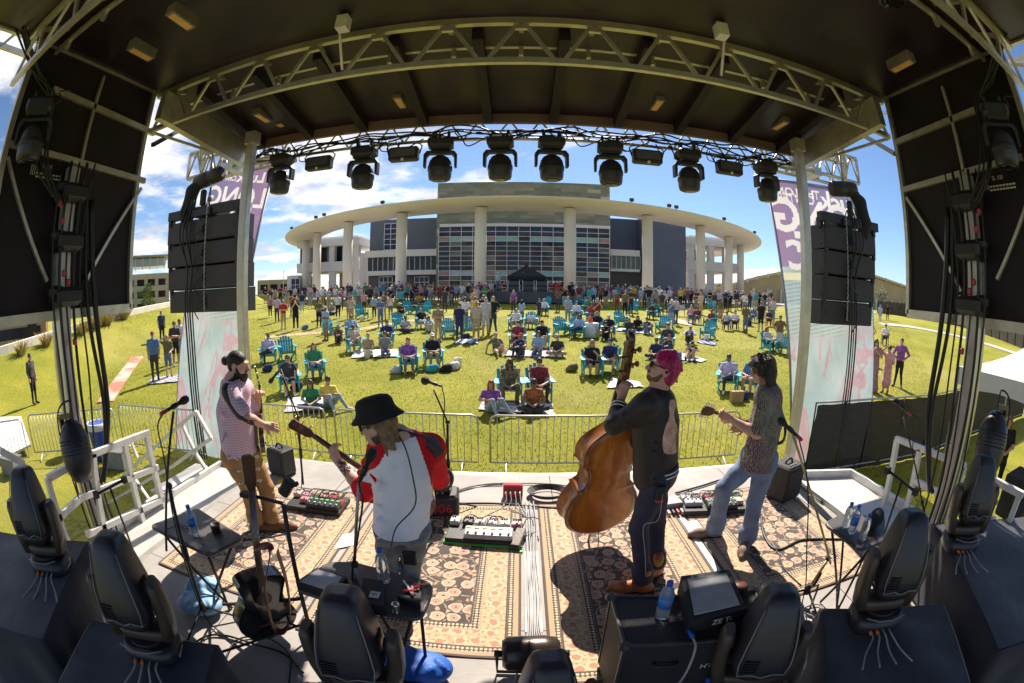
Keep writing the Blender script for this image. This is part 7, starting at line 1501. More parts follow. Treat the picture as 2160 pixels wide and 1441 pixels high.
bucket(B_(222,940), mat('white plastic', (.72,.7,.68), .4), 'white bucket on the grass right of the black bag heap'); bucket(C_(1005,670), mat('white plastic', (.72,.7,.68)), 'white bucket next to an empty chair on the right lawn'); bucket(A_(1072,475), mat('white plastic', (.72,.7,.68)), 'small white bucket by the round backed chair'); bucket(A_(1130,850), mat('white plastic', (.72,.7,.68)), 'white tub on the blanket in front of the tan tank top')
P = on_ground(*C_(1310,1290)); mb = MB(); mb.prism([(-.2,0),(.2,0),(.22,.34),(-.22,.34)], P+Vector((0,-.09,0)), (1,0,0), (0,0,1), (0,.18,0)); pb = solo('paper_bag', mb, mat('brown paper', (.4,.26,.13), .9), 'brown paper bag with handles in front of the lilac shirt', 'bag', tuple(P)); mb = MB(); mb.tube(smooth_path([P+Vector((-.08,0,.33)),P+Vector((-.05,0,.47)),P+Vector((.05,0,.47)),P+Vector((.08,0,.33))],5), .008, 5); hb_ = mb.build('handle', mat('brown paper', (.4,.26,.13)), pb, tuple(P))
P = on_ground(*B_(1570,635)); th = thing('table', 'small table under a white cloth on the lawn with an orange red bag on top', 'table', tuple(P)); mb = MB(); rr = []
for h_, e in ((0,.42),(.3,.40),(.72,.37),(.74,.35)): rr.append([P+Vector((math.cos(t)*(e+(.03*math.sin(9*t) if h_ < .7 else 0)),math.sin(t)*(e+(.03*math.sin(9*t) if h_ < .7 else 0)),h_+.01)) for t in [2*math.pi*k/40 for k in range(40)]])
mb.loft(rr); mb.build('tablecloth', mat('white table linen', (.72,.7,.72), .9, bump=.2), th)
mb = MB(); mb.prism([(-.12,0),(.12,0),(.09,.28),(-.02,.34),(-.10,.28)], P+Vector((-.05,-.05,.76)), (1,0,0), (0,0,1), (0,.12,0)); solo('takeaway_bag', mb, mat('orange red bag', (.7,.1,.03), .6), 'orange red bag standing on the white clothed table', 'bag', tuple(P+Vector((0,0,.76))))
# long printed strip on the left lawn
a, b = on_ground(290,755), on_ground(222,850); d = (b-a); s = Vector((-d.y,d.x,0)).normalized()*.35; mb = MB(); mb.loft([[a.lerp(b,t)+s*q+Vector((0,0,gz(*(a.lerp(b,t)).xy)-a.lerp(b,t).z+h_)) for q, h_ in ((-1,.0),(-1,.05),(1,.05),(1,.0))] for t in (0,.25,.5,.75,1)], False)
g = NT('pink green strip print'); _o = g.n('ShaderNodeTexCoord').outputs['Object']; g.base(g.mix(g.step(g.n('ShaderNodeTexNoise', {'Vector': _o, 'Scale': .55, 'Detail': 2}).outputs['Fac'],.45,.6), (.66,.42,.34), (.6,.16,.1)), .8)
solo('printed_strip', mb, g.m, 'long pink and red printed strip lying on the left lawn', 'banner', tuple(a))
# ------------------------------------------------------------------ waste bins, ramp and cases on the left
for (px, py, m, lb) in [(220,968,mat('blue plastic liner', (.02,.08,.36), .35, var=.15, scale=5, bump=.5, bscale=8),'blue waste bin with a pale liner beyond the left guard rail'), (165,955,mat('grey waste liner', (.3,.29,.3), .4, var=.15, scale=5, bump=.5, bscale=8),'grey waste bin left of the blue one behind the mast')]:
 P = on_ground(px, py); th = thing('waste_bin', lb, 'bin', tuple(P), 'waste bins'); mb = MB(); mb.lathe(P, [(.24,0),(.27,.4),(.3,.82),(.31,.86)], 20); mb.build('drum', m, th); mb = MB(); mb.lathe(P, [(.31,.72),(.325,.76),(.325,.87),(.29,.88),(.26,.6)], 20); mb.build('bag_rim', mat('pale liner', (.6,.58,.58), .5, bump=.4), th)
P0 = [on_ground(*q) for q in ((0,985),(70,960),(50,905),(-60,915))]; mb = MB(); mb.loft([[p+Vector((0,0,.1+.12*i)) for i, p in enumerate(P0)], [p+Vector((0,0,.16+.12*i)) for i, p in enumerate(P0)]], False); solo('ramp_panel', mb, mat('white ramp panel', (.6,.58,.55), .5), 'white ramp panel lying behind the leftmost barrier', 'ramp', tuple(P0[0]))
for px, py, lb in ((250,985,'grey and black equipment case with white stencil marks below the left rail'),(30,1000,'dark low equipment case under the white ramp panel')):
 P = on_ground(px,py); th = thing('equipment_case', lb, 'case', tuple(P), 'cases on the grass'); mb = MB(); mb.box(P+Vector((0,0,.2)), (.7,.45,.4), Matrix.Rotation(.3,3,'Z'), .02); mb.build('body', mat('grey case', (.2,.2,.21), .6), th); mb = MB(); mb.box(P+Vector((0,0,.41)), (.72,.47,.03), Matrix.Rotation(.3,3,'Z')); mb.build('lid', m_steel, th)
# ------------------------------------------------------------------ white tent and the woman in the mask on the right
P = at(2150,880,d=9.6); G0 = gz(P.x,P.y); th = thing('white_tent', 'white peaked tent at the right edge below the stage', 'tent', (P.x+1.2,P.y,G0)); cx_, cy_ = P.x+1.25, P.y-.05
zt = at(2105,790,d=9.6).z; hw = 1.75; c4 = [Vector((cx_+sx*hw,cy_+sy*hw,zt)) for sx, sy in ((-1,-1),(1,-1),(1,1),(-1,1))]; ap = Vector((cx_,cy_,zt+.85)); mb = MB(); n = 6; vs = []
for i in range(4):
 a, b = c4[i], c4[(i+1)%4]; mb.grid([[a.lerp(b,j/n).lerp(ap,k/n)-Vector((0,0,.14*math.sin(math.pi*k/n))) for j in range(n+1)] for k in range(n+1)]); mb.grid([[a.lerp(b,j/n)-Vector((0,0,.34+.03*math.sin(j*2)))+Vector((0,0,.34*k+.03*math.sin(j*2)*k)) for j in range(n+1)] for k in range(2)])
mb.build('canopy', mat('white tent fabric', (.56,.55,.55), .8, var=.04, scale=2, bump=.2, bscale=3), th)
for p in c4: a = MB(); a.tube([p,(p.x,p.y,G0)], .025, 6); a.build('leg', m_steel, th)
person(0, 0, 'shade', 'black', 'black', 'long', 'red', 'long haired person with a black face mask and one arm raised under the white tent', pos=Vector((*at(2128,900,d=10.3).xy, gz(*at(2128,900,d=10.3).xy))), scale=1.0, rz=.2, skin='fair', glasses=False)
P = at(2158,950,d=9.4); mb = MB(); mb.box((P.x+.5,P.y,gz(P.x,P.y)+.4), (.9,.6,.8), None, .02); solo('draped_table', mb, m_black, 'black draped table beside the masked person under the white tent', 'table', (P.x,P.y,gz(P.x,P.y)))
# ================================================================== rugs
def rug(x0, x1, y0, y1, lb, seed, dark=(.036,.028,.027), gold=(.42,.32,.19)):
 cx_, cy_ = (x0+x1)/2, (y0+y1)/2; hw, hl = (x1-x0)/2, (y1-y0)/2
 g = NT('woven rug '+str(seed)); o_ = g.n('ShaderNodeTexCoord').outputs['Object']; sp = g.n('ShaderNodeSeparateXYZ', {0: o_}); ab = lambda v: g.math('ABSOLUTE', v)
 d = g.math('MINIMUM', g.math('SUBTRACT', hw, ab(sp.outputs[0])), g.math('SUBTRACT', hl, ab(sp.outputs[1])))
 ov = g.n('ShaderNodeVectorMath', {0: o_, 1: (seed*3.1, seed*1.7, 0)}, operation='ADD').outputs[0]
 wob = g.n('ShaderNodeTexNoise', {'Vector': ov, 'Scale': 16., 'Detail': 2}); off = g.n('ShaderNodeVectorMath', {0: wob.outputs['Color'], 1: (.045,.045,0)}, operation='MULTIPLY').outputs[0]; ow = g.n('ShaderNodeVectorMath', {0: ov, 1: off}, operation='ADD').outputs[0]
 def vor(scale, vec=ow, feat='F1', rnd=.75): return g.n('ShaderNodeTexVoronoi', {'Vector': vec, 'Scale': scale, 'Randomness': rnd}, feature=feat, voronoi_dimensions='2D').outputs
 band = lambda v, a, b, s=.02: g.math('MULTIPLY', g.step(v, a-s, a+s), g.step(v, b+s, b-s))
 v1 = vor(6.8); f = v1['Distance']; rnd = g.n('ShaderNodeSeparateXYZ', {0: v1['Color']}).outputs[0]
 cream, pink, rust = (.55,.44,.32), (.50,.30,.22), (.28,.13,.09)
 fl = dark; ve = vor(5.1, ow, 'DISTANCE_TO_EDGE')['Distance']; field = g.mix(band(ve,.0,.022,.006), dark, (.45,.34,.21))
 v2 = vor(17., ow, 'F1', 1.); c2 = g.n('ShaderNodeSeparateXYZ', {0: v2['Color']}).outputs[1]; field = g.mix(g.math('MULTIPLY', g.step(v2['Distance'], .36,.30), g.step(c2,.42,.46)), field, g.mix(c2, (.62,.46,.3), (.42,.22,.14)))
 field = g.mix(g.step(f,.44,.42), field, dark); field = g.mix(band(f,.27,.36), field, cream); field = g.mix(g.step(f,.27,.25), field, g.mix(g.step(rnd,.4,.6), pink, (.56,.40,.26))); field = g.mix(band(f,.15,.185), field, rust); field = g.mix(g.step(f,.075,.06), field, dark)
 v3 = vor(9., ow, 'F1', .35)['Distance']; bord = g.mix(g.step(v3,.46,.40), g.mix(g.step(g.n('ShaderNodeTexNoise', {'Vector': ov, 'Scale': 40.}).outputs['Fac'],.45,.55), gold, (.54,.41,.23)), g.mix(g.step(v3,.26,.22), (.56,.45,.31), (.46,.2,.12))); bord = g.mix(band(vor(22.)['Distance'],.0,.2), bord, (.36,.2,.1))
 dots = g.mix(g.math('GREATER_THAN', vor(34., ov, 'F1', .1)['Distance'], .36), (.62,.5,.33), (.06,.04,.035))
 col = g.mix(g.step(d,.345,.349), bord, field); 
 for a, b, c_ in ((.335,.352,(.05,.035,.03)),(.285,.335,dots),(.268,.285,gold),(.095,.108,(.05,.035,.03)),(.055,.095,dots),(.02,.055,gold),(-.01,.02,(.07,.04,.035))): col = g.mix(band(d,a,b,.002), col, c_)
 g.base(g.mix(g.math('MULTIPLY', g.n('ShaderNodeTexNoise', {'Vector': o_, 'Scale': 2.5, 'Detail': 4}).outputs['Fac'], .3), col, (.36,.29,.24)), .95); g.b.inputs['Sheen Weight'].default_value = .25; g.b.inputs['Specular IOR Level'].default_value = .15
 bp = g.n('ShaderNodeBump', {'Strength': .35, 'Distance': .004, 'Height': g.n('ShaderNodeTexNoise', {'Vector': o_, 'Scale': 260.}).outputs['Fac']}); g.set(g.b.inputs['Normal'], bp.outputs[0])
 n = 26; rows = []; r = random.Random(seed)
 for i in range(n+1):
  row = []
  for j in range(n+1): x, y = x0+(x1-x0)*j/n, y0+(y1-y0)*i/n; row.append(Vector((x,y,.011+.004*math.sin(x*5+seed)*math.sin(y*4+seed*2)+.002*r.random())))
  rows.append(row)
 mb = MB(); mb.grid(rows); ed = rows[0]+[q[-1] for q in rows[1:]]+rows[-1][::-1][1:]+[q[0] for q in rows[::-1][1:-1]]; mb.loft([[p.copy() for p in ed],[Vector((p.x,p.y,.001)) for p in ed]], False, False)
 return solo('rug', mb, g.m, lb, 'rug', (cx_,cy_,0), 'patterned rugs on the stage')
rug(-3.05,-1.54,2.15,4.2,'patterned black and gold rug under the bearded guitarist, leftmost of the rugs',1); rug(-1.48,.04,1.96,4.16,'patterned black and gold rug under the player in the bucket hat',2); rug(.21,1.61,1.72,4.2,'patterned black and gold rug under the double bass',3); rug(1.70,3.22,2.2,4.28,'patterned black and gold rug under the mandolin player, rightmost of the rugs',4)
# ================================================================== gear on the floor
def cable(name, pts, rad, m, lb, cat='cable', n=8, grp=None):
 P = smooth_path(pts, n); mb = MB(); mb.tube(P, rad, 6); return solo(name, mb, m, lb, cat, tuple(P[0]), grp)
fl = lambda x, y, z=.018: Z_(x, y, z)
m_wire = mat('grey wire', (.32,.31,.31), .5, var=.2)
th = thing('cable_run', 'bundle of cables under a white tape strip between the two middle rugs', 'cables', (.12,3,0)); mb = MB(); mb.box((.125,2.75,.012), (.115,1.05,.006)); mb.build('tape', mat('white gaffer tape', (.66,.64,.62), .7, var=.08, scale=10), th)
r = random.Random(6); mb = MB()
for k in range(7): x = .085+.014*k; mb.tube(smooth_path([(x-.0,4.25-.1*k%.3,.02),(x+r.uniform(-.02,.02),3.7,.024),(x+r.uniform(-.01,.01),3.2,.024),(x+r.uniform(-.012,.012),2.6,.024),(x,2.2,.024),(x+.03*k-.06,1.9,.02),(x+.05*k-.1,1.5,.018)],6), .0065, 5)
mb.build('cable', m_wire, th); mb = MB(); mb.box((.125,2.1,.008), (.11,.4,.008)); mb.build('dark_mat', m_dk, th)
FC = 'loose cables on the stage floor'
for pts, rad, m, lb in [
 ([fl(712,1040),fl(760,1018),fl(820,1022),fl(870,1050),fl(930,1045),fl(1000,1025),fl(1060,1022)], .008, m_cable, 'black cable looping along the stage front left of the red stage box'),
 ([fl(945,1045),fl(985,1030),fl(1040,1020),fl(1150,1020),fl(1200,1025)], .007, m_cable, 'thin black cable running along the front edge behind the red stage box'),
 ([fl(950,1062),fl(1040,1062),fl(1120,1068),fl(1175,1072)], .012, m_cable, 'thick black cable lying along the far edge of the middle rugs'),
 ([fl(1425,1040),fl(1480,1025),fl(1530,1010),fl(1600,1000),fl(1650,995)], .012, m_cable, 'thick black cable behind the right pedalboard'),
 ([fl(1605,1085),fl(1612,1130),fl(1640,1160),fl(1690,1140),fl(1750,1138),fl(1800,1140),fl(1850,1150)], .014, m_cable, 'black cable snaking from the right boots across the right rug'),
 ([fl(1612,1135),fl(1640,1165),fl(1655,1200),fl(1690,1235)], .006, m_cable, 'thin black cable falling towards the microphone stand on the right rug'),
 ([fl(470,1150),fl(510,1140),fl(560,1135),fl(610,1125)], .008, m_cable, 'short black cable at the feet of the bearded guitarist'),
 ([fl(340,1420),fl(420,1350),fl(470,1340),fl(540,1360),fl(600,1380),fl(640,1420)], .009, m_cable, 'black cable curving round the base of the guitar stand'),
 ([fl(470,1400),fl(500,1350),fl(560,1345),fl(610,1380),fl(610,1441)], .007, m_cable, 'loop of thin cable beside the yellow plug'),
 ([fl(1105,1085),fl(1090,1060),fl(1075,1050)], .006, m_wire, 'grey wire from the cable run up to the red stage box'),
 ([fl(1000,1100),fl(1030,1085),fl(1060,1070),fl(1068,1050)], .006, m_wire, 'grey wire from the middle pedalboard to the red stage box'),
 ([fl(1735,1060),fl(1700,1035),fl(1665,1000)], .01, m_cable, 'black cable along the right edge of the deck'),
 ([fl(1690,1290),fl(1720,1300),fl(1740,1290),fl(1725,1275),fl(1695,1285),fl(1700,1310)], .006, m_wire, 'coil of grey wire at the foot of the right microphone stand')]:
 cable('floor_cable', pts, rad, m, lb, grp=FC)
mb = MB(); c = fl(1155,1043)
for k in range(5): mb.tube([c+V3(math.cos(t)*(.17+.012*k),math.sin(t)*(.13+.01*k),.006+.011*k) for t in [2*math.pi*i/26 for i in range(27)]], .008, 5)
solo('cable_coil', mb, m_cable, 'coiled black cable at the stage front left of the double bass', 'cable', tuple(c))
# stage box
c = fl(1082,1046); th = thing('stage_box', 'small red stage box with many plugs at the stage front', 'stage box', (c.x,c.y,0)); mb = MB(); mb.box((c.x,c.y,.09), (.21,.12,.14), Matrix.Rotation(-.2,3,'X'), .01); mb.build('body', mat('red metal box', (.36,.015,.03), .4), th)
for k in range(4):
 x = c.x-.075+.05*k; mb = MB(); mb.tube([(x,c.y-.07,.1),(x,c.y-.11,.105)], .011, 8); mb.build('plug', m_chrome, th); mb = MB(); mb.tube(smooth_path([(x,c.y-.11,.105),(x+.01,c.y-.2,.06),(x-.02+.02*k,c.y-.3,.02),(.1,c.y-.45,.02)],6), .005, 5); mb.build('cable', m_wire, th)
# pedalboards
PC = [mat('pedal '+n, c, .4, var=.08) for n, c in (('white',(.6,.58,.55)),('cream',(.55,.48,.38)),('black',(.025,.025,.028)),('red',(.35,.03,.04)),('silver',(.4,.4,.41)),('blue',(.05,.1,.25)),('pink',(.5,.22,.25)),('dark',(.06,.055,.06)))]
m_tape = mat('green tape', (.06,.42,.05), .6)
def pedalboard(c4, lb, seed, rows, long_unit, tape, skew=0.):
 c = [Z_(*q,.0) for q in c4]; r = random.Random(seed); ctr = (c[0]+c[1]+c[2]+c[3])/4; th = thing('pedalboard', lb, 'pedalboard', (ctr.x,ctr.y,0), 'pedalboards')
 ex = (c[1]-c[0]).normalized(); ey = Vector((-ex.y,ex.x,0)); W_ = (c[1]-c[0]).length; D_ = .36; o0 = c[3]
 ex = (c[2]-c[3]).normalized(); ey = Vector((-ex.y,ex.x,0)); M3 = Matrix((ex,ey,V3(0,0,1))).transposed(); B = lambda u, v, z: o0+ex*u+ey*v+V3(0,0,z)
 mb = MB(); mb.box(B(W_/2,D_/2,.045), (W_,D_,.05), M3, .008); mb.build('board', m_dk, th)
 if tape: mb = MB(); mb.box(B(W_/2,-.004,.02), (W_+.02,.012,.025), M3); mb.box(B(-.006,D_/2,.02), (.012,D_,.025), M3); mb.build('tape_edge', m_tape, th)
 for k, (v, n, z) in enumerate(rows):
  wd = W_/n
  for i in range(n):
   if r.random() < .08: continue
   m = PC[r.choice([0,1,2,3,4,5,6,7,0,2,7])]; h_ = .05; pd = MB(); cc = B(wd*(i+.5)+r.uniform(-.006,.006), v, z+h_/2); pd.box(cc, (wd*.82,.115,h_), M3, .008); p = pd.build('pedal', m, th)
   km = PC[r.choice([0,2,2,4])]
   for j in range(r.choice([2,3,4])): kb = MB(); kb.lathe(cc+ex*(wd*.24*(j-1.2))*.8+ey*.03+V3(0,0,h_/2), [(.010,0),(.009,.014),(.007,.016)], 8); part_of(kb.build('knob', km, None, th['_o']), p)
   kb = MB(); kb.lathe(cc-ey*.035+V3(0,0,h_/2), [(.009,0),(.009,.014)], 8); part_of(kb.build('footswitch', m_chrome, None, th['_o']), p)
 if long_unit:
  u0, u1 = long_unit; mb = MB(); mb.box(B((u0+u1)/2,.085,.10), (u1-u0,.14,.06), M3@Matrix.Rotation(.18,3,'X'), .01); p = mb.build('switcher', PC[4] if seed == 2 else PC[2], th); n = 6
  for i in range(n): kb = MB(); kb.lathe(B(u0+(u1-u0)*(i+.5)/n,.05,.12), [(.012,0),(.012,.018),(.009,.02)], 8); part_of(kb.build('footswitch', m_chrome, None, th['_o']), p)
  for i in range(n): kb = MB(); kb.box(B(u0+(u1-u0)*(i+.5)/n,.12,.137), ((u1-u0)/n*.55,.03,.006), M3); part_of(kb.build('display', mat('green display' if seed != 2 else 'amber display', (.1,.5,.08) if seed != 2 else (.5,.42,.1), .4), None, th['_o']), p)
 mb = MB()
 for k in range(7): u = W_*r.random(); mb.tube(smooth_path([B(u,.2,.11),B(u+.05,.3,.16),B(u+.1+.1*r.random(),.35,.12),B(u+.16,.24,.11)],5), .005, 5)
 mb.build('patch_cable', m_cable, th); return th
pedalboard([(640,1040),(748,1052),(738,1097),(603,1078)], 'crowded pedalboard with a green lit switcher at the bearded guitarist', 1, [(.27,6,.07),(.16,5,.07)], (.25,.62), False)
pedalboard([(945,1103),(1092,1098),(1100,1158),(938,1148)], 'wide pedalboard with a silver switcher and green tape in the middle of the stage', 2, [(.29,6,.07)], (.17,.6), True)
pedalboard([(1455,1052),(1575,1045),(1590,1085),(1442,1092)], 'pedalboard behind the raised foot of the mandolin player', 3, [(.28,6,.07),(.16,3,.07)], (.25,.6), False)
c = Z_(1092,1165,0); th = thing('expression_pedal', 'grey rocker pedal with green tape beside the middle pedalboard', 'pedal', (c.x,c.y,0)); rot = Matrix.Rotation(-.25,3,'Z'); mb = MB(); mb.box(c+V3(0,.14,.03), (.10,.27,.05), rot, .008); mb.build('base', PC[2], th); mb = MB(); mb.box(c+V3(0,.14,.075), (.09,.25,.025), rot@Matrix.Rotation(.18,3,'X'), .008); mb.build('treadle', mat('ribbed grey rubber', (.16,.13,.11), .6, bump=.3), th); mb = MB(); mb.box(c+V3(-.02,.01,.01), (.13,.03,.012), rot); mb.build('tape_edge', m_tape, th)
c = Z_(892,1140,0); th = thing('expression_pedal', 'black rocker pedal with green tape just right of the blue jeans', 'pedal', (c.x,c.y,0)); mb = MB(); mb.box(c+V3(0,.12,.03), (.10,.25,.05), None, .008); mb.build('base', PC[2], th); mb = MB(); mb.box(c+V3(0,.12,.075), (.09,.23,.025), Matrix.Rotation(.18,3,'X'), .008); mb.build('treadle', PC[4], th); mb = MB(); mb.box(c+V3(0,-.01,.01), (.16,.03,.012)); mb.build('tape_edge', m_tape, th)
# small pedal board right of the bass player
c = Z_(1415,1080,0); th = thing('preamp_rack', 'flat grey preamp with a row of switches behind the legs of the bassist', 'preamp', (c.x,c.y,0)); mb = MB(); mb.box(c+V3(.0,.1,.05), (.26,.2,.09), Matrix.Rotation(.1,3,'Z'), .008); mb.build('body', mat('grey preamp', (.26,.25,.26), .5), th)
for k in range(5): mb = MB(); mb.box(c+V3(-.1+.05*k,-.06,.03), (.03,.1,.04), None, .005); mb.build('pedal', PC[k % 5], th)
# setlists
for q, lb in [(((722,1128),(760,1120),(745,1150),(705,1158)),'white set list taped between the two left rugs'), (((1440,1100),(1470,1098),(1484,1118),(1452,1122)),'white set list at the raised foot of the mandolin player')]:
 c = [Z_(*p,.014) for p in q]; mb = MB(); mb.add(c+[p-V3(0,0,.003) for p in c], [(3,2,1,0),(4,5,6,7)]+[(i,(i+1)%4,4+(i+1)%4,4+i) for i in range(4)]); solo('set_list', mb, mat('white paper', (.72,.7,.7), .8, var=.05), lb, 'paper', tuple(c[0]))
mb = MB(); mb.box((1.655,2.75,.008), (.06,2.0,.006)); solo('floor_tape', mb, mat('white gaffer tape', (.66,.64,.62)), 'long white tape line between the double bass rug and the right rug', 'tape', (1.655,2.75,0))
# amps and wedges
def amp(px, py, wd, dp, h, rz, lb, txt=None):
 c = Z_(px, py, 0); th = thing('stage_amplifier', lb, 'amplifier', (c.x,c.y,0)); Rm = Matrix.Rotation(rz,3,'Z'); mb = MB(); mb.box(c+V3(0,0,h/2+.02), (wd,dp,h), Rm, .02); mb.build('cabinet', m_dk, th); mb = MB(); mb.box(c+Rm@V3(0,-dp/2-.004,h*.5+.02), (wd*.84,.012,h*.78), Rm); mb.build('grille', mat('speaker grille cloth', (.035,.035,.038), .9, bump=.4, bscale=200), th)
 mb = MB(); mb.tube(smooth_path([c+Rm@V3(-wd*.2,0,h+.02),c+Rm@V3(-wd*.12,0,h+.06),c+Rm@V3(wd*.12,0,h+.06),c+Rm@V3(wd*.2,0,h+.02)],5), .012, 6); mb.build('handle', m_cable, th)
 for sx in (-1,1):
  for sy in (-1,1): a = MB(); a.lathe(c+Rm@V3(sx*wd*.4,sy*dp*.38,0), [(.02,0),(.018,.025)], 8); a.build('foot', m_cable, th)
 for k in range(3): a = MB(); a.lathe(c+Rm@V3(-wd*.25+.05*k,-dp*.3,h+.02), [(.012,0),(.01,.015)], 8); a.build('knob', PC[4], th)
 if txt: a = MB(); put_text(a, txt, .14, c+Rm@V3(0,-dp/2-.012,h*.5), Rm@V3(1,0,0), (0,0,1), .002); a.build('lettering', mat('red stencil paint', (.5,.015,.04), .6), th)
 return th
amp(598,1000,.30,.24,.34,-.3,'small black amplifier behind the bearded guitarist'); amp(934,1082,.34,.26,.24,.1,'black road case with red stencilled number behind the raglan shirt','#06'); amp(1648,1050,.34,.3,.42,.35,'black amplifier at the right front post')
c = Z_(934,1082,0); th = thing('stage_fan', 'small black fan standing on the case with the red number', 'fan', (c.x,c.y,.26)); mb = MB(); mb.lathe((c.x,c.y-.03,.42), [(.13,0),(.14,.02),(.14,.09),(.12,.1)], 20, (0,-1,.2)); mb.build('housing', m_dk, th); mb = MB()
for k in range(5): mb.tube([(c.x+math.cos(t)*(.025+.022*k),c.y-.14,.44+math.sin(t)*(.025+.022*k)) for t in [2*math.pi*i/16 for i in range(17)]], .003, 4)
mb.build('guard', m_chrome, th); mb = MB(); mb.box((c.x,c.y,.29), (.2,.14,.03)); mb.build('foot', m_dk, th)
# ------------------------------------------------------------------ tables
m_tbl = mat('dark grey plastic table top', (.085,.075,.075), .42, var=.12, scale=5, bump=.15, bscale=120)
def table(corners, z, lb, legs=True):
 c = [Z_(*q,z) for q in corners]; ctr = sum(c,Vector())/len(c); th = thing('folding_table', lb, 'table', (ctr.x,ctr.y,0), 'small folding tables'); pts = []
 n = len(c)
 for i in range(n):
  a, b, d = c[i-1], c[i], c[(i+1)%n]; u = (a-b).normalized()*.05; v = (d-b).normalized()*.05
  for t in (0,.25,.5,.75,1): pts.append(b+u*(1-t)**2+v*t**2)
 ar = sum(pts[i-1].x*pts[i].y-pts[i].x*pts[i-1].y for i in range(len(pts)))
 if ar < 0: pts = pts[::-1]
 mb = MB(); mb.prism([(p.x,p.y) for p in pts], (0,0,z-.028), (1,0,0), (0,1,0), (0,0,.028)); mb.build('table_top', m_tbl, th); mb = MB(); mb.tube([Vector((p.x,p.y,z-.014)) for p in pts]+[Vector((pts[0].x,pts[0].y,z-.014))], .0155, 6); mb.build('rim', m_tbl, th)
 for i in range(4): a = c[i%n].lerp(ctr,.2); b = c[(i+2)%n].lerp(ctr,.12) if legs else a; e = a.lerp(b,.62); mb = MB(); mb.tube([(a.x,a.y,z-.03),(e.x,e.y,.01)], .011, 6); mb.build('leg', m_dk, th)
 return th
table([(318,1108),(415,1072),(512,1133),(440,1168)], .68, 'dark square folding table on the left with a water bottle'); table([(690,1187),(745,1186),(908,1228),(905,1255),(885,1303),(740,1275),(625,1240)], .68, 'dark rounded folding table in front of the player in the bucket hat'); table([(1742,1103),(1775,1085),(1865,1088),(1862,1140),(1815,1158)], .68, 'small dark folding table on the right with three bottles')
m_water = mat('clear water plastic', (.75,.84,.9), .08, var=0, trans=.85); m_cap = mat('blue bottle cap', (.01,.10,.5), .4, var=0); m_blab = mat('blue bottle label', (.02,.2,.62), .4, var=.25, scale=30)
def bottle(px, py, z, lb, label=True, h=.225, r_=.034, grp='plastic water bottles'):
 c = Z_(px, py, z); th = thing('water_bottle', lb, 'bottle', tuple(c), grp); mb = MB(); mb.lathe(c, [(r_*.86,0),(r_,.008),(r_,h*.3),(r_*.94,h*.34),(r_,h*.38),(r_,h*.66),(r_*.8,h*.78),(r_*.4,h*.87),(r_*.38,h*.93)], 16); mb.build('bottle_body', m_water, th); mb = MB(); mb.lathe(c, [(r_*.45,h*.9),(r_*.47,h*.91),(r_*.47,h*.985),(r_*.42,h)], 14); mb.build('cap', m_cap, th)
 if label: mb = MB(); mb.lathe(c, [(r_*1.02,h*.33),(r_*1.02,h*.62)], 16); b = mb.build('label', m_blab, th); mb = MB(); mb.box(c+V3(0,-r_*1.02,h*.5), (.02,.003,.02)); part_of(mb.build('mark', mat('pink mark', (.6,.1,.15), .5), None, th['_o']), b)
 return th
bottle(413,1128,.68,'water bottle with blue label and cap on the left table'); bottle(811,1226,.68,'clear water bottle with a blue cap on the table before the bucket hat',False); bottle(1795,1125,.68,'water bottle with blue label between two clear ones on the right table'); bottle(1782,1113,.68,'clear water bottle at the back left of the right table',False,.2); bottle(1818,1138,.68,'clear water bottle nearest the edge of the right table',False,.2)
c = Z_(457,1122,.68); mb = MB(); mb.lathe(c, [(.032,0),(.036,.02),(.036,.05),(.04,.06),(.036,.062),(.03,.05),(.001,.045)], 18); solo('cup', mb, m_dk, 'short black round cup on the left table', 'cup', tuple(c))
mb = MB(); c = Z_(385,1112,.685); 
for s in (-1,1): mb.tube([c+V3(s*.03+math.cos(t)*.027,math.sin(t)*.02,.004) for t in [2*math.pi*i/14 for i in range(15)]], .003, 4)
mb.tube([c+V3(-.05,0,.004),c+V3(-.09,-.1,.004)], .003, 4); solo('eyeglasses', mb, m_dk, 'thin black eyeglasses lying on the left table beside the bottle', 'glasses', tuple(c))
c = Z_(1840,1110,.69); s = SDF(); 
for d_, rad in (((0,0,.05),(.09,.06,.06)),((.06,.03,.07),(.06,.05,.05)),((-.06,-.03,.04),(.05,.05,.04))): s.ell(c+V3(*d_), rad, None, .04)
V, Q, T = s.mesh(.012); o = link('cap_cloth', mesh_np('cap_cloth', V, Q, m_black, None, c)); o.location = c; tag(o, 'crumpled black cap lying behind the bottles on the right table', 'hat')
# things on the middle table
def slab(name, corners, z, h, m, lb, cat, extra=None, loc=None):
 c = [Z_(*q,z) for q in corners]; th = thing(name, lb, cat, tuple(sum(c,Vector())/4)); mb = MB(); mb.loft([[Vector((p.x,p.y,z)) for p in c],[Vector((p.x,p.y,z+h)) for p in c]], False); mb.build('body', m, th); return th, c
th, c = slab('tablet_mixer', [(628,1243),(672,1212),(735,1232),(705,1268)], .70, .05, m_dk, 'black tablet mixer with a pale screen on the table before the bucket hat', 'mixer'); cc = sum(c,Vector())/4; mb = MB(); mb.loft([[Vector((p.x,p.y,.751)).lerp(Vector((cc.x,cc.y,.751)),.16) for p in c],[Vector((p.x,p.y,.754)).lerp(Vector((cc.x,cc.y,.754)),.17) for p in c]], False); mb.build('screen', mat('pale reflective screen', (.42,.42,.44), .15, var=.25, scale=4), th)
th, c = slab('pick_tray', [(840,1268),(855,1235),(892,1240),(888,1285)], .69, .035, mat('black tray', (.02,.02,.022), .4), 'small black tray with red and silver clips on the middle table', 'tray'); cc = sum(c,Vector())/4; r = random.Random(2)
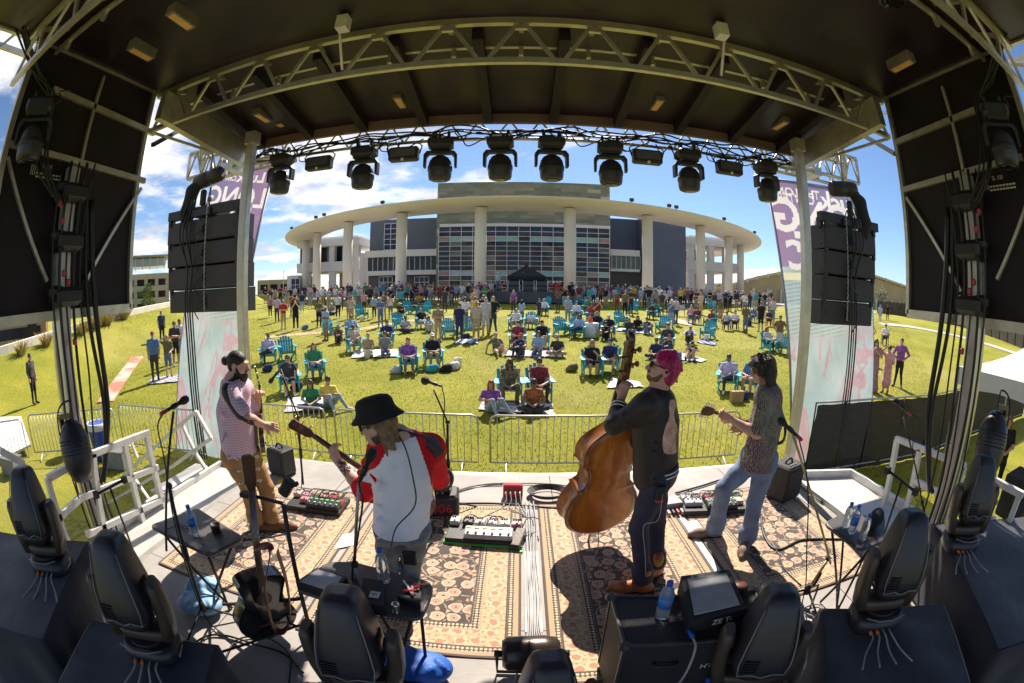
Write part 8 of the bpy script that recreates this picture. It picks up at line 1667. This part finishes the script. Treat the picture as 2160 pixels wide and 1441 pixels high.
for k in range(7): mb = MB(); p = cc+V3(r.uniform(-.035,.035),r.uniform(-.04,.04),.045); a = r.random()*3; mb.bar(p-V3(math.cos(a)*.035,math.sin(a)*.035,0), p+V3(math.cos(a)*.035,math.sin(a)*.035,.01), .012, .008); mb.build('clip', [mat('red plastic', (.4,.03,.04)), m_chrome, PC[6]][k%3], th)
th, c = slab('direct_box', [(765,1292),(770,1240),(812,1246),(815,1300)], .69, .07, m_dk, 'black box with a white label square on the middle table', 'box'); cc = sum(c,Vector())/4; mb = MB(); mb.box(cc+V3(.02,-.03,.075), (.05,.05,.004)); mb.build('label', mat('white paper', (.72,.7,.7)), th); mb = MB(); put_text(mb,'EDY',.014,cc+V3(.02,-.03,.079),(1,0,0),(0,1,0),.0006); mb.build('lettering', m_dk, th)
c = Z_(836,1290,.69); mb = MB(); mb.lathe(c, [(.02,0),(.022,.004),(.022,.05),(.02,.055),(.012,.055),(.011,.02)], 16); solo('tape_roll', mb, m_chrome, 'small silver can beside the tray on the middle table', 'can', tuple(c))
# ------------------------------------------------------------------ road case with mixer on the right
zt = .62; cor = [Z_(*q,zt) for q in ((1289,1258),(1592,1246),(1622,1335),(1318,1362))]; ctr = sum(cor,Vector())/4; th = thing('road_case', 'black road case with metal corners carrying a mixer on the right', 'case', (ctr.x,ctr.y,0)); mb = MB(); mb.loft([[Vector((p.x,p.y,.03)) for p in cor][::-1],[Vector((p.x,p.y,zt)) for p in cor][::-1]], False); mb.build('body', mat('black tolex', (.02,.018,.022), .6, var=.2, scale=8, bump=.5, bscale=160), th)
mb = MB()
for i in range(4): a, b = cor[i], cor[(i+1)%4]; mb.bar((a.x,a.y,zt),(b.x,b.y,zt),.014,.014); mb.bar((a.x,a.y,.04),(a.x,a.y,zt),.014,.014,(0,1,0))
mb.build('edge_trim', mat('dark steel edge', (.12,.11,.11), .4, .7), th)
for p in cor:
 mb = MB(); mb.box((p.x,p.y,zt-.005), (.06,.06,.035), None, .012); mb.build('corner_cap', mat('dark steel edge', (.12,.11,.11)), th)
a, b = cor[3], cor[2]; fd = (b-a).normalized(); nf = V3(fd.y,-fd.x,0); mb = MB(); q = a.lerp(b,.22)+V3(0,0,-.14); mb.tube(smooth_path([q,q+nf*.03+fd*.02,q+nf*.03+fd*.1,q+fd*.12],5), .009, 6); mb.build('handle', m_dk, th); mb = MB(); put_text(mb,"H'-1",.05,a.lerp(b,.62)+nf*.004+V3(0,0,-.2),fd,(0,0,1),.001); mb.build('lettering', mat('white marker', (.7,.68,.66), .6), th)
mb = MB(); q = a.lerp(b,.66)+nf*.012+V3(0,0,-.3); mb.lathe(q, [(.016,0),(.016,.03)], 10, nf); mb.build('blue_socket', m_cap, th)
cx4 = [Z_(*q,zt+.004) for q in ((1428,1250),(1528,1235),(1565,1310),(1445,1338))]; ctr = sum(cx4,Vector())/4; th = thing('monitor_mixer', 'black personal mixer with a pale tablet screen on the road case', 'mixer', tuple(ctr)); mb = MB(); mb.loft([[p.copy() for p in cx4][::-1],[p+V3(0,0,.09 if i > 1 else .12) for i, p in enumerate(cx4)][::-1]], False); mb.build('body', m_dk, th)
tpz = [p+V3(0,0,.094 if i > 1 else .124) for i, p in enumerate(cx4)]; cc = sum(tpz,Vector())/4; mb = MB(); mb.loft([[p.lerp(cc,.2) for p in tpz][::-1],[p.lerp(cc,.21)+V3(0,0,.004) for p in tpz][::-1]], False); mb.build('screen', mat('pale reflective screen', (.42,.42,.44)), th)
a, b = cx4[3], cx4[2]; fd = (b-a).normalized(); nf = V3(fd.y,-fd.x,0); mb = MB(); put_text(mb,'ZE T-',.05,a.lerp(b,.6)+nf*.003+V3(0,0,.045),fd,(0,0,1),.001); mb.build('lettering', mat('white marker', (.7,.68,.66)), th)
mb = MB(); q = a.lerp(b,.04)+nf*.02+V3(0,0,.03); mb.lathe(q-nf*.02, [(.013,0),(.015,.05),(.012,.06)], 10, nf); mb.build('plug', m_cap, th); mb = MB(); mb.tube(smooth_path([q+nf*.04,q+nf*.1+V3(0,0,-.03),q+nf*.14+V3(-.03,0,-.2),q+nf*.14+V3(-.1,0,-.45)],6), .007, 6); mb.build('cable', m_wire, th)
bottle(1396,1300,zt+.004,'water bottle with blue label on the road case beside the mixer',True,.24,.038)
c = Z_(1601,1283,zt+.004); th = thing('drink_can', 'silver drink can with red rim on the right end of the road case', 'can', tuple(c)); mb = MB(); mb.lathe(c, [(.026,0),(.033,.012),(.033,.14),(.027,.155),(.027,.158)], 18); mb.build('can_body', mat('printed silver can', (.55,.54,.56), .3, .7, var=.3, scale=40), th); mb = MB(); mb.lathe(c, [(.028,.155),(.029,.158),(.026,.16),(.024,.156),(.001,.156)], 18); mb.build('rim', m_chrome, th)
c = Z_(1556,1252,zt+.004); th = thing('turntable_tuner', 'round black puck with a red top beside the mixer screen', 'puck', tuple(c)); mb = MB(); mb.lathe(c, [(.05,0),(.052,.01),(.052,.06),(.046,.065)], 20); mb.build('body', m_dk, th); mb = MB(); mb.lathe(c, [(.044,.066),(.04,.07),(.001,.07)], 20); mb.build('top', mat('copper red disc', (.35,.12,.07), .4), th)
cable('head_phone_cable', [Z_(1535,1250,.72),Z_(1560,1275,.70),Z_(1580,1295,.64),Z_(1575,1310,.64),Z_(1590,1320,.64)], .009, m_cable, 'thick black cable curling between the mixer and the drink can')
# ------------------------------------------------------------------ microphone stands
m_mic = mat('microphone black', (.02,.02,.021), .4, .3, var=.1); m_grl = mat('microphone grille', (.035,.034,.035), .5, .6, bump=.6, bscale=250)
def microphone(th, p, d, foam=False, red=False):
 p, d = Vector(p), Vector(d).normalized(); mb = MB(); mb.lathe(p, [(.010,0),(.011,.01),(.0125,.1),(.017,.125),(.02,.13)], 12, d); b = mb.build('microphone', m_mic, th); mb = MB(); mb.lathe(p, [(.02,.13),(.026,.145),(.027,.165),(.022,.185),(.012,.194),(.001,.196)], 14, d) if not foam else mb.ball(p+d*.165, .042, 14, 9); part_of(mb.build('grille', m_grl, None, th['_o']), b)
 mb = MB(); mb.lathe(p, [(.016,.045),(.017,.05),(.017,.085),(.016,.09)], 10, d); mb.build('clip', m_mic, th)
 if red: mb = MB(); mb.lathe(p, [(.012,-.06),(.013,-.05),(.013,-.005),(.011,0)], 10, d); mb.build('connector', mat('red plastic', (.4,.03,.04)), th)
def tripod(th, b, top, r_=.0125, m=m_dk, legs=True, clutch=True):
 b, top = Vector(b), Vector(top); mb = MB(); mb.tube([b+V3(0,0,.12),top], r_, 8); mb.build('pole', m, th); mb = MB(); mb.lathe(b.lerp(top,.55), [(.018,-.06),(.021,-.05),(.021,.05),(.018,.06)], 10, top-b); mb.build('clutch', m_dk, th)
 if legs:
  mb = MB(); mb.lathe(b+V3(0,0,.1), [(.028,0),(.03,.02),(.02,.09)], 10); mb.build('hub', m_dk, th)
  for k in range(3): a = .5+2.094*k; mb = MB(); mb.tube([b+V3(0,0,.14),b+V3(math.cos(a)*.3,math.sin(a)*.3,.012)], .009, 6); mb.build('leg', m_dk, th)
 else: mb = MB(); mb.lathe(b+V3(0,0,.018), [(.09,0),(.09,.012),(.03,.02),(.014,.05)], 20); mb.build('base', m_dk, th); 
def micstand(lb, base, top, boom, mic0, micd, m=m_dk, legs=True, foam=False, red=False, cab=None):
 th = thing('microphone_stand', lb, 'microphone stand', tuple(base), 'microphone stands'); tripod(th, base, top, m=m, legs=legs)
 if boom: mb = MB(); mb.tube(boom, .009, 7); mb.build('boom', m, th); mb = MB(); mb.ball(Vector(top), .024, 8, 6); mb.build('joint', m_dk, th)
 microphone(th, mic0, micd, foam, red)
 if cab: mb = MB(); mb.tube(smooth_path(cab,7), .0055, 5); mb.build('cable', m_cable, th)
 return th
b = Z_(440,1308,0); d_ = math.hypot(b.x,b.y); t_ = at(357,1025,d=d_); bt, bb = at(366,868,d=d_-.02), at(351,1162,d=d_-.06); q = at(345,868,d=d_)
micstand('tall microphone stand with vertical boom on the far left of the stage', b, t_, [bb,bt], at(352,866,d=d_), at(396,840,d=d_+.1)-at(352,866,d=d_), red=True, cab=[at(345,870,d=d_),at(333,900,d=d_-.02),at(345,960,d=d_-.03),at(356,1030,d=d_-.04),at(370,1110,d=d_-.04),b+V3(.0,-.02,.1),b+V3(.2,-.1,.02)])
b = Z_(948,1082,0); d_ = b.y; micstand('microphone stand at the stage front behind the raglan shirt with its boom leaning left', b, P_(944,890,d_), [P_(944,890,d_),P_(915,822,d_)], P_(932,815,d_), P_(888,800,d_)-P_(932,815,d_), foam=True, cab=[P_(932,815,d_),P_(938,850,d_-.02),P_(936,900,d_-.03),P_(948,980,d_-.03),b+V3(.02,-.03,.1),b+V3(.1,.05,.02)])
b = V3(-.98,1.93,0); micstand('microphone stand close behind the back of the raglan shirt, microphone upright', b, P_(748,1190,1.86), [P_(748,1190,1.86),P_(758,1015,1.80)], P_(757,1018,1.80), P_(793,938,1.82)-P_(757,1018,1.80), m=m_steel, cab=[P_(757,1018,1.80),P_(760,1035,1.78),P_(765,1060,1.79),P_(752,1150,1.82),P_(744,1190,1.84),P_(742,1250,1.86)])
b = Z_(643,1042,.0); d_ = b.y; micstand('thin microphone stand with round base at the left pedalboard', b, P_(629,880,d_), [P_(629,880,d_),P_(592,778,d_)], P_(590,780,d_), P_(560,818,d_-.05)-P_(590,780,d_), legs=False, cab=[P_(592,790,d_),P_(612,840,d_-.02),P_(630,930,d_-.02),P_(636,1000,d_-.03),b+V3(-.02,-.05,.02)])
b = Z_(1692,1272,0); d_ = math.hypot(b.x,b.y); micstand('microphone stand with yellow lit pole in front of the mandolin player', b, at(1747,1178,d=d_+.1), [at(1752,1190,d=d_+.1),at(1712,1045,d=d_-.02),at(1668,905,d=d_-.14)], at(1680,918,d=d_-.12), at(1635,876,d=d_-.2)-at(1680,918,d=d_-.12), m=mat('yellow lit tube', (.42,.33,.14), .35, .8), red=True, cab=[at(1685,925,d=d_-.1),at(1700,990,d=d_-.08),at(1705,1060,d=d_-.06),at(1702,1150,d=d_-.04),at(1700,1230,d=d_),b])  # yellow light falling on the pole is put into its tube colour
d_ = 4.3; b = at(1965,1150,d=d_); b.z = 0; micstand('dark microphone stand beyond the right table near the guard rail', b, at(1945,1060,d=d_), [at(1945,1060,d=d_),at(1905,880,d=d_)], at(1914,868,d=d_), at(1882,840,d=d_)-at(1914,868,d=d_), red=True, cab=[at(1915,870,d=d_),at(1940,890,d=d_),at(1925,950,d=d_),at(1945,1060,d=d_)])
for (x, y, d_, lb, pts) in [(235,1022,4.1,'clamp stand with a flat bracket beside the left guard rail',((262,1108),(232,1028),(262,1012))),(1900,1010,3.9,'clamp stand with two jaws beside the right guard rail',((1882,1075),(1902,1015),(1872,992)))]:
 p = [at(*q,d=d_) for q in pts]; th = thing('clamp_stand', lb, 'stand', tuple(Vector((p[0].x,p[0].y,0)))); mb = MB(); mb.tube([Vector((p[0].x,p[0].y,0)),p[0],p[1]], .012, 6); mb.build('pole', m_dk, th); mb = MB(); e = p[1]*2-p[2]; mb.tube([p[2],p[1],e], .014, 6); mb.box(p[2], (.05,.05,.06)); mb.box(e, (.05,.05,.06)); mb.build('clamp', m_dk, th)
# guitar on its stand
Yg = 1.80; G = lambda x, y, dy=0: P_(x, y, Yg+dy); b = V3(-1.5,Yg+.06,0); th = thing('guitar_stand', 'tall black guitar stand with a shock mount and yellow plug', 'stand', tuple(b)); mb = MB(); mb.tube([G(655,1330,.06),G(598,1065,.06)], .014, 8); mb.build('pole', m_dk, th)
mb = MB(); mb.tube([G(596,1062,.06),G(530,1045,.03)], .011, 6); mb.box(G(522,1044), (.09,.05,.03), None, .006); mb.build('neck_holder', m_dk, th); mb = MB(); c = G(605,1028,.05); mb.box(c, (.06,.06,.11), Matrix.Rotation(.6,3,'Y'), .01); mb.bar(c+V3(-.05,0,-.02), c+V3(.07,0,.03), .03, .02); mb.build('shock_mount', m_dk, th)
for q in ((380,1400),(520,1265),(700,1310)): mb = MB(); e = Z_(*q,.012); mb.tube([G(652,1318,.06)*.5+Vector((b.x,b.y,.1))*.5,e], .010, 6); mb.build('leg', m_dk, th)
mb = MB(); mb.box(G(655,1335,.05), (.06,.05,.05), None, .01); mb.build('yellow_plug', mat('yellow plastic', (.7,.45,.02), .4), th); mb = MB(); mb.bar(G(470,1275,.04),G(640,1262,.06),.018,.018); mb.build('cross_bar', m_dk, th)
m_lac = mat('black guitar lacquer', (.012,.012,.014), .15, var=.2, coat=.8); guitar('acoustic_guitar', 'black acoustic guitar hanging on the stand with a red leather strap', G(523,1022), G(566,1335), (.8,-.58,.1), m_lac, m_lac, 1.12, .105, mpeg=m_chrome)
mb = MB(); P = smooth_path([G(541,1155,-.05),G(562,1152,-.12),G(570,1170,-.16),G(560,1240,-.15),G(575,1318,-.12),G(598,1332,-.12),G(612,1300,-.14),G(605,1230,-.14),G(585,1162,-.13)],9); rr = []
for i, p in enumerate(P): d = (P[min(i+1,len(P)-1)]-P[max(i-1,0)]).normalized(); s = V3(.35,-.9,0).normalized(); s = (s-d*s.dot(d)).normalized()*.028; n_ = d.cross(s).normalized()*.003; rr.append([p-s-n_,p+s-n_,p+s+n_,p-s+n_])
mb.loft(rr, False); solo('guitar_strap', mb, mat('red brown leather', (.17,.028,.025), .5, var=.25, scale=20), 'red brown leather strap looped over the hanging black guitar', 'strap', tuple(P[0]))
# pillows and bags on the floor
def cushion(px, py, parts, m, lb):
 c = Z_(px, py, 0); s = SDF()
 for d_, rad, rz in parts: Mz = np.array(Matrix.Rotation(rz,3,'Z')); s.ell(c+V3(*d_), rad, Mz, .05)
 rr_ = random.Random(3)
 for k in range(14): a = rr_.random()*6.28; d_, rad, _ = parts[k % len(parts)]; p = c+V3(*d_)+V3(math.cos(a)*rad[0]*.6,math.sin(a)*rad[1]*.6,rad[2]*.75); s.cone(p, p+V3(rr_.uniform(-.1,.1),rr_.uniform(-.1,.1),-.02), .02, .01, .03)
 V, Q, T = s.mesh(.011); o = link('cushion', mesh_np('cushion', V, Q, m, None, c)); o.location = c; return tag(o, lb, 'cushion')
cushion(428,1290,[((0,.0,.08),(.20,.13,.07),.4),((-.08,.17,.09),(.17,.09,.09),.8)], mat('pale blue satin', (.20,.36,.52), .6, var=.15, scale=5, bump=.4, bscale=14), 'pale blue satin cushion on the floor under the left table')
cushion(885,1440,[((0,.05,.10),(.2,.14,.09),.1),((-.12,.05,.1),(.1,.1,.08),.5)], mat('royal blue satin', (.01,.10,.45), .6, var=.2, scale=5, bump=.5, bscale=14), 'royal blue satin sack on the floor at the bottom centre')
# ------------------------------------------------------------------ moving heads on draped cases
m_head = mat('moving head plastic', (.030,.026,.034), .38, var=.1, scale=6, bump=.05, bscale=150); m_yoke = mat('moving head arm', (.065,.045,.035), .42, var=.1, scale=6); m_seam = mat('pale seam trim', (.22,.2,.2), .4)
def superr(c, hw, hd, z, e=3.2, n=28):
 return [Vector((c[0]+math.copysign(abs(math.cos(t))**(2/e),math.cos(t))*hw, c[1]+math.copysign(abs(math.sin(t))**(2/e),math.sin(t))*hd, z)) for t in [2*math.pi*k/n for k in range(n)]]
def moving_head(lb):
 th = thing('moving_head_light', lb, 'stage light', (0,0,0), 'moving heads on the floor'); K = 1.18
 mb = MB(); mb.loft([superr((0,0),.19*K,.15*K,z) if 0 else superr((0,0),a*K,b*K,z) for z, a, b in ((0,.175,.14),(.02,.185,.15),(.10,.18,.145),(.125,.15,.12))]); mb.build('base', m_head, th)
 mb = MB(); mb.lathe((0,0,.125), [(.12*K,0),(.12*K,.03)], 24); mb.build('pan_ring', m_dk, th)
 mb = MB(); mb.loft([superr((0,0),a,b,z) for z, a, b in ((.15,.20,.085),(.17,.215,.09),(.215,.215,.09),(.235,.19,.075))]); yk = mb.build('yoke', m_yoke, th)
 for s in (-1,1):
  mb = MB(); mb.loft([superr((s*x,0),w_,d_,z,3,16) for z, x, w_, d_ in ((.17,.19,.05,.095),(.3,.222,.048,.085),(.44,.235,.045,.075),(.55,.235,.042,.07),(.60,.232,.028,.05))]); mb.build('arm', m_yoke, th)
  mb = MB(); mb.lathe((s*.185,0,.5), [(.055,0),(.055,.035),(.05,.07),(.03,.075)], 18, (s,0,0)); mb.build('tilt_knob', m_dk, th)
 tl = Matrix.Rotation(-.12,4,'X'); pv = Vector((0,0,.5)); X_ = lambda ring: [pv+(tl@(p-pv)) for p in ring]
 sec = [(.352,.160,.168),(.372,.17,.18),(.44,.173,.184),(.56,.160,.170),(.68,.138,.147),(.79,.112,.12),(.835,.096,.104),(.858,.07,.078),(.866,.035,.04)]
 mb = MB(); mb.loft([X_(superr((0,0),a,b,z,4.)) for z, a, b in ((.24,.06,.07),(.26,.10,.11),(.30,.135,.145),(.352,.155,.163))]); mb.build('tail_housing', m_dk, th)
 mb = MB(); mb.loft([X_(superr((0,0),a,b,z,4.2)) for z, a, b in sec]); hd = mb.build('head', m_head, th)
 mb = MB()
 for s in (-1,1):
  pts = [(s*.14,-.176,.36)]+[(s*x,-y,z) for x, y, z in ((.152,.170,.44),(.142,.157,.56),(.122,.136,.68),(.10,.111,.79))]; mb.tube([pv+tl@(Vector(p)-pv) for p in pts], .0045, 5)
  mb.tube([pv+tl@(Vector(p)-pv) for p in ((s*.14,-.176,.36),(s*.06,-.184,.375),(0,-.186,.35))], .0045, 5)
 part_of(mb.build('seam', m_seam, None, (0,0,0)), hd); mb = MB()
 for k in range(5):
  for s in (-1,): q = pv+tl@(Vector((s*.085,-.182,.395+.02*k))-pv); mb.box(q, (.085,.016,.009), tl.to_3x3())
 part_of(mb.build('vent', mat('vent black', (.006,.006,.006), .8), None, (0,0,0)), hd); mb = MB()
 for k in range(6): q = pv+tl@(Vector((.158,.06-.025*k,.52))-pv); mb.box(q, (.012,.012,.13), tl.to_3x3())
 part_of(mb.build('vent', mat('vent black', (.006,.006,.006), .8), None, (0,0,0)), hd)
 mb = MB(); mb.tube([(-.16,-.165,.16),(-.05,-.19,.14),(.05,-.19,.14),(.16,-.165,.16)], .006, 5); mb.tube([(.2,-.06,.06),(.225,-.09,.05),(.225,.02,.05)], .008, 5); mb.build('handle_trim', m_seam, th)
 mb = MB()
 for k in range(4): x = -.09+.055*k; mb.tube(smooth_path([(x,-.17,.05),(x+.01,-.25,.05),(x-.05+.04*k,-.36,.015),(x-.1+.08*k,-.5,.012)],6), .007, 5)
 mb.build('cable', m_wire, th)
 for k in range(2): mb = MB(); x = -.09+.055*k; mb.tube([(x,-.175,.05),(x+.005,-.215,.052)], .012, 8); mb.build('orange_plug', mat('orange plastic', (.75,.2,.02), .4), th)
 return th
mh = moving_head('black moving head light on the far left draped case')
mh.location = (-3.0,1.0,.575); mh.rotation_euler = (0,0,.62); mh.scale = (.86,.86,.82)
for loc, rz, lb, sc_ in [((-1.83,.98,.485),.42,'black moving head light on the nearer left draped case',1.0), ((-.76,1.40,.20),.1,'black moving head light seen from above at the bottom centre left',1.05), ((1.20,1.31,.20),-.35,'black moving head light in front of the road case at the bottom right',1.05), ((2.02,1.25,.505),-.42,'black moving head light on the nearer right draped case',1.0), ((3.24,1.42,.575),-.6,'black moving head light on the far right draped case',1.0), ((.16,1.33,-.02),.1,'black moving head light cut by the bottom edge of the photo',1.0)]:
 dup(mh, loc, rz, lb).scale = (.86*sc_,.86*sc_,.82*sc_)
def draped_case(c4, z, lb):
 c = [Vector(q) for q in c4]; ctr = sum(c,Vector())/4; th = thing('draped_case', lb, 'case', (ctr.x,ctr.y,0), 'cases under black drapes'); r = random.Random(len(lb)); N_ = 20; per = []
 for i in range(4):
  a, b = c[i], c[(i+1)%4]
  for k in range(N_): per.append(a.lerp(b,k/N_))
 rr = []
 for h_, gw, am in ((z,-.02,0),(z-.012,.004,.0),(z*.75,.02,.012),(z*.4,.035,.025),(.02,.05,.035)):
  rr.append([Vector((p.x,p.y,h_))+(Vector((p.x-ctr.x,p.y-ctr.y,0)).normalized()*(gw+am*math.sin(i*.9+math.sin(i*.31)*2))) for i, p in enumerate(per)])
 top = rr[0]; n = 14; mb = MB(); mb.loft(rr[::-1], True, False); rows = []
 for i in range(n+1):
  row = []
  for j in range(n+1):
   u, v = j/n, i/n; p = c[0].lerp(c[1],u).lerp(c[3].lerp(c[2],u),v); e = min(u,1-u,v,1-v); p = p.lerp(ctr,.03); row.append(Vector((p.x,p.y,z+(.012*math.sin(u*9+v*4)+.007*math.sin(v*17+u*3))*min(1,e*8)-.002)))
  rows.append(row)
 mb.grid(rows); mb.build('drape', mat('black drape cloth', (.018,.016,.025), .85, var=.2, scale=3, bump=.5, bscale=5, sheen=.3), th); mb = MB(); hs = [Vector((p.x,p.y,0)).lerp(Vector((ctr.x,ctr.y,0)),.06) for p in c]; mb.loft([[p+V3(0,0,.02) for p in hs],[p+V3(0,0,z-.02) for p in hs]], False); mb.build('case', m_dk, th); return th
def quad(cx_, cy_, w_, d_, a): M2 = Matrix.Rotation(a,3,'Z'); return [V3(cx_,cy_,0)+M2@V3(x,y,0) for x, y in ((-w_/2,-d_/2),(w_/2,-d_/2),(w_/2,d_/2),(-w_/2,d_/2))]
draped_case(quad(-3.25,.62,1.25,1.2,.55), .57, 'black draped case under the far left moving head'); draped_case(quad(-1.82,.66,.95,.86,.35), .48, 'black draped case under the nearer left moving head'); draped_case(quad(1.98,.88,1.0,.95,-.5), .50, 'black draped case under the nearer right moving head'); draped_case(quad(3.62,.72,1.6,1.7,-.5), .57, 'black draped case under the far right moving head')
for x, y, lb in ((-.76,1.4,'low black case under the bottom centre moving head'),(1.2,1.33,'low black case under the bottom right moving head')):
 mb = MB(); mb.box((x,y,.06), (.52,.44,.11), None, .01); solo('low_case', mb, m_dk, lb, 'case', (x,y,0))
c = Z_(1122,1380,.2); th = thing('par_can', 'dark round par can lamp lying at the bottom centre', 'stage light', (c.x,c.y,0)); mb = MB(); mb.lathe(c+V3(-.17,0,0), [(.085,0),(.11,.03),(.115,.12),(.115,.24),(.10,.31),(.075,.33)], 22, (1,.05,0)); mb.build('can', mat('brown black metal', (.06,.045,.04), .3, .5), th); mb = MB(); mb.tube([c+V3(-.2,0,.0),c+V3(-.2,0,-.18),c+V3(.2,0,-.18),c+V3(.2,0,0)], .012, 6); mb.build('yoke', m_dk, th)
for s in (-1,1): mb = MB(); mb.lathe(c+V3(s*.17,0,0), [(.02,0),(.024,.02),(.024,.045)], 10, (s,0,0)); mb.build('knob', m_dk, th)
# ------------------------------------------------------------------ lights hanging from the front truss
def hung_light(lb):
 th = thing('hanging_moving_light', lb, 'stage light', (0,0,0), 'moving lights hanging from the front truss')
 mb = MB(); mb.box((0,0,-.10), (.30,.26,.13), None, .03); mb.box((0,0,-.175), (.22,.2,.04)); mb.build('base', m_dk, th)
 for s in (-1,1): mb = MB(); mb.box((s*.09,0,-.01), (.035,.06,.09)); mb.tube([(s*.09-.012,0,.03),(s*.09+.012,0,.03)], .035, 8); mb.build('clamp', m_dk, th)
 mb = MB(); mb.prism([(-.195,-.40),(-.195,-.25),(-.16,-.205),(.16,-.205),(.195,-.25),(.195,-.40),(.165,-.40),(.16,-.27),(.13,-.235),(-.13,-.235),(-.16,-.27),(-.165,-.40)], (0,-.05,0), (1,0,0), (0,0,1), (0,.1,0)); mb.build('yoke', m_dk, th)
 mb = MB(); mb.lathe((0,0,-.565), [(.10,0),(.125,.012),(.135,.05),(.14,.12),(.14,.17),(.128,.23),(.10,.275),(.06,.3),(.001,.305)], 22); hd = mb.build('head', m_head, th)
 mb = MB(); mb.lathe((0,0,-.565), [(.141,.115),(.145,.12),(.145,.165),(.141,.17)], 22); part_of(mb.build('trim_ring', m_dk, None, (0,0,0)), hd); mb = MB(); mb.lathe((0,0,-.566), [(.001,-.006),(.06,-.005),(.098,.0)], 22); part_of(mb.build('lens', m_lens, None, (0,0,0)), hd)
 mb = MB(); mb.tube(smooth_path([(.1,.08,-.06),(.2,.06,-.0),(.16,.03,.06),(.28,.02,.07)],5), .008, 5); mb.build('cable', m_cable, th); return th
hl = None
nth = ['leftmost','second from the left','third from the left','fourth from the left','fourth from the right','third from the right','second from the right','rightmost']
for i, (px, py) in enumerate([(597,322),(770,306),(931,287),(1056,284),(1163,285),(1286,296),(1449,312),(1613,338)]):
 p = at(px, py, y=4.98); lb = 'moving light hanging from the front truss, %s of the eight' % nth[i]
 if hl is None: hl = hung_light(lb); hl.location = p
 else: dup(hl, p, ((i*7)%5-2)*.06, lb)
for px, py, d_, lb, rz in [(92,205,4.0,'brownish moving light hanging in the top left corner beside the wall panel',1.), (2092,215,4.0,'brownish moving light hanging in the top right corner beside the wall panel',-1.), (450,-120,2.9,'dark moving light hanging from the ceiling at the top left edge',.3), (1825,-110,2.9,'dark moving light hanging from the ceiling at the top right edge',-.3)]:
 o = dup(hl, at(px,py,d=d_), rz, lb, 1.0 if py > 0 else 1.); o['group'] = 'moving lights in the roof corners'
def flood(px, py, lb):
 c = at(px, py, y=4.98); th = thing('flood_light', lb, 'stage light', tuple(c), 'flat flood lights on the front truss'); mb = MB(); mb.box(c, (.36,.13,.17), None, .015); mb.build('housing', m_dk, th); mb = MB(); mb.box(c+V3(0,-.068,.01), (.3,.008,.1)); mb.build('rear_plate', mat('dark steel edge', (.12,.11,.11)), th)
 mb = MB(); mb.tube(smooth_path([c+V3(-.19,0,0),c+V3(-.19,0,.13),c+V3(.19,0,.13),c+V3(.19,0,0)],3), .009, 5); mb.build('bracket', m_dk, th); mb = MB(); mb.box(c+V3(0,-.07,-.08), (.03,.01,.03)); mb.build('label', mat('white paper', (.72,.7,.7)), th); mb = MB(); mb.tube(smooth_path([c+V3(-.17,0,.05),c+V3(-.3,0,.08),c+V3(-.28,0,.22),c+V3(-.1,0,.24)],5), .007, 5); mb.build('cable', m_cable, th)
flood(673,345,'flat flood light between the first two hanging lights on the left'); flood(852,326,'flat flood light between the second and third hanging lights'); flood(1365,332,'flat flood light right of the third hanging light from the right'); flood(1538,355,'flat flood light between the last two hanging lights on the right')
# wash lights clamped on the masts
def wash(c, sx, lb):
 th = thing('wash_light', lb, 'stage light', tuple(c), 'wash lights on the masts'); ax_ = V3(sx*.25,.15,.95).normalized(); mb = MB(); mb.lathe(c-ax_*.26, [(.05,0),(.105,.03),(.145,.10),(.166,.2),(.17,.3),(.158,.4),(.12,.48),(.07,.53),(.02,.55)], 22, ax_); mb.build('body', m_head, th); mb = MB()
 for k in range(5): mb.lathe(c-ax_*(.02-.03*k), [(.168,0),(.1725,.003),(.1725,.007),(.168,.01)], 22, ax_)
 mb.build('cooling_fins', m_dk, th); mb = MB(); q = c+V3(sx*.17,-.02,.0); mb.bar(q+V3(0,0,-.2),q+V3(0,0,.3),.04,.05); mb.bar(q+V3(0,0,.3),c+V3(-sx*.05,0,.33),.05,.04); mb.build('yoke', m_yoke, th); mb = MB(); mb.tube(smooth_path([c+ax_*.3,c+ax_*.4+V3(.05,0,.05),c+V3(sx*.1,-.1,.3),c+V3(sx*.05,-.1,-.4)],6), .009, 5); mb.build('cable', m_cable, th)
 mb = MB(); mb.bar(q+V3(-sx*.05,-.05,-.14),q+V3(-sx*.05,-.05,.06),.02,.02); mb.build('orange_clip', mat('orange plastic', (.75,.2,.02)), th)
wash(at(162,955,d=4.15), -1, 'rounded black wash light clamped on the left mast'); wash(at(2090,940,d=4.15), 1, 'rounded black wash light clamped on the right mast')
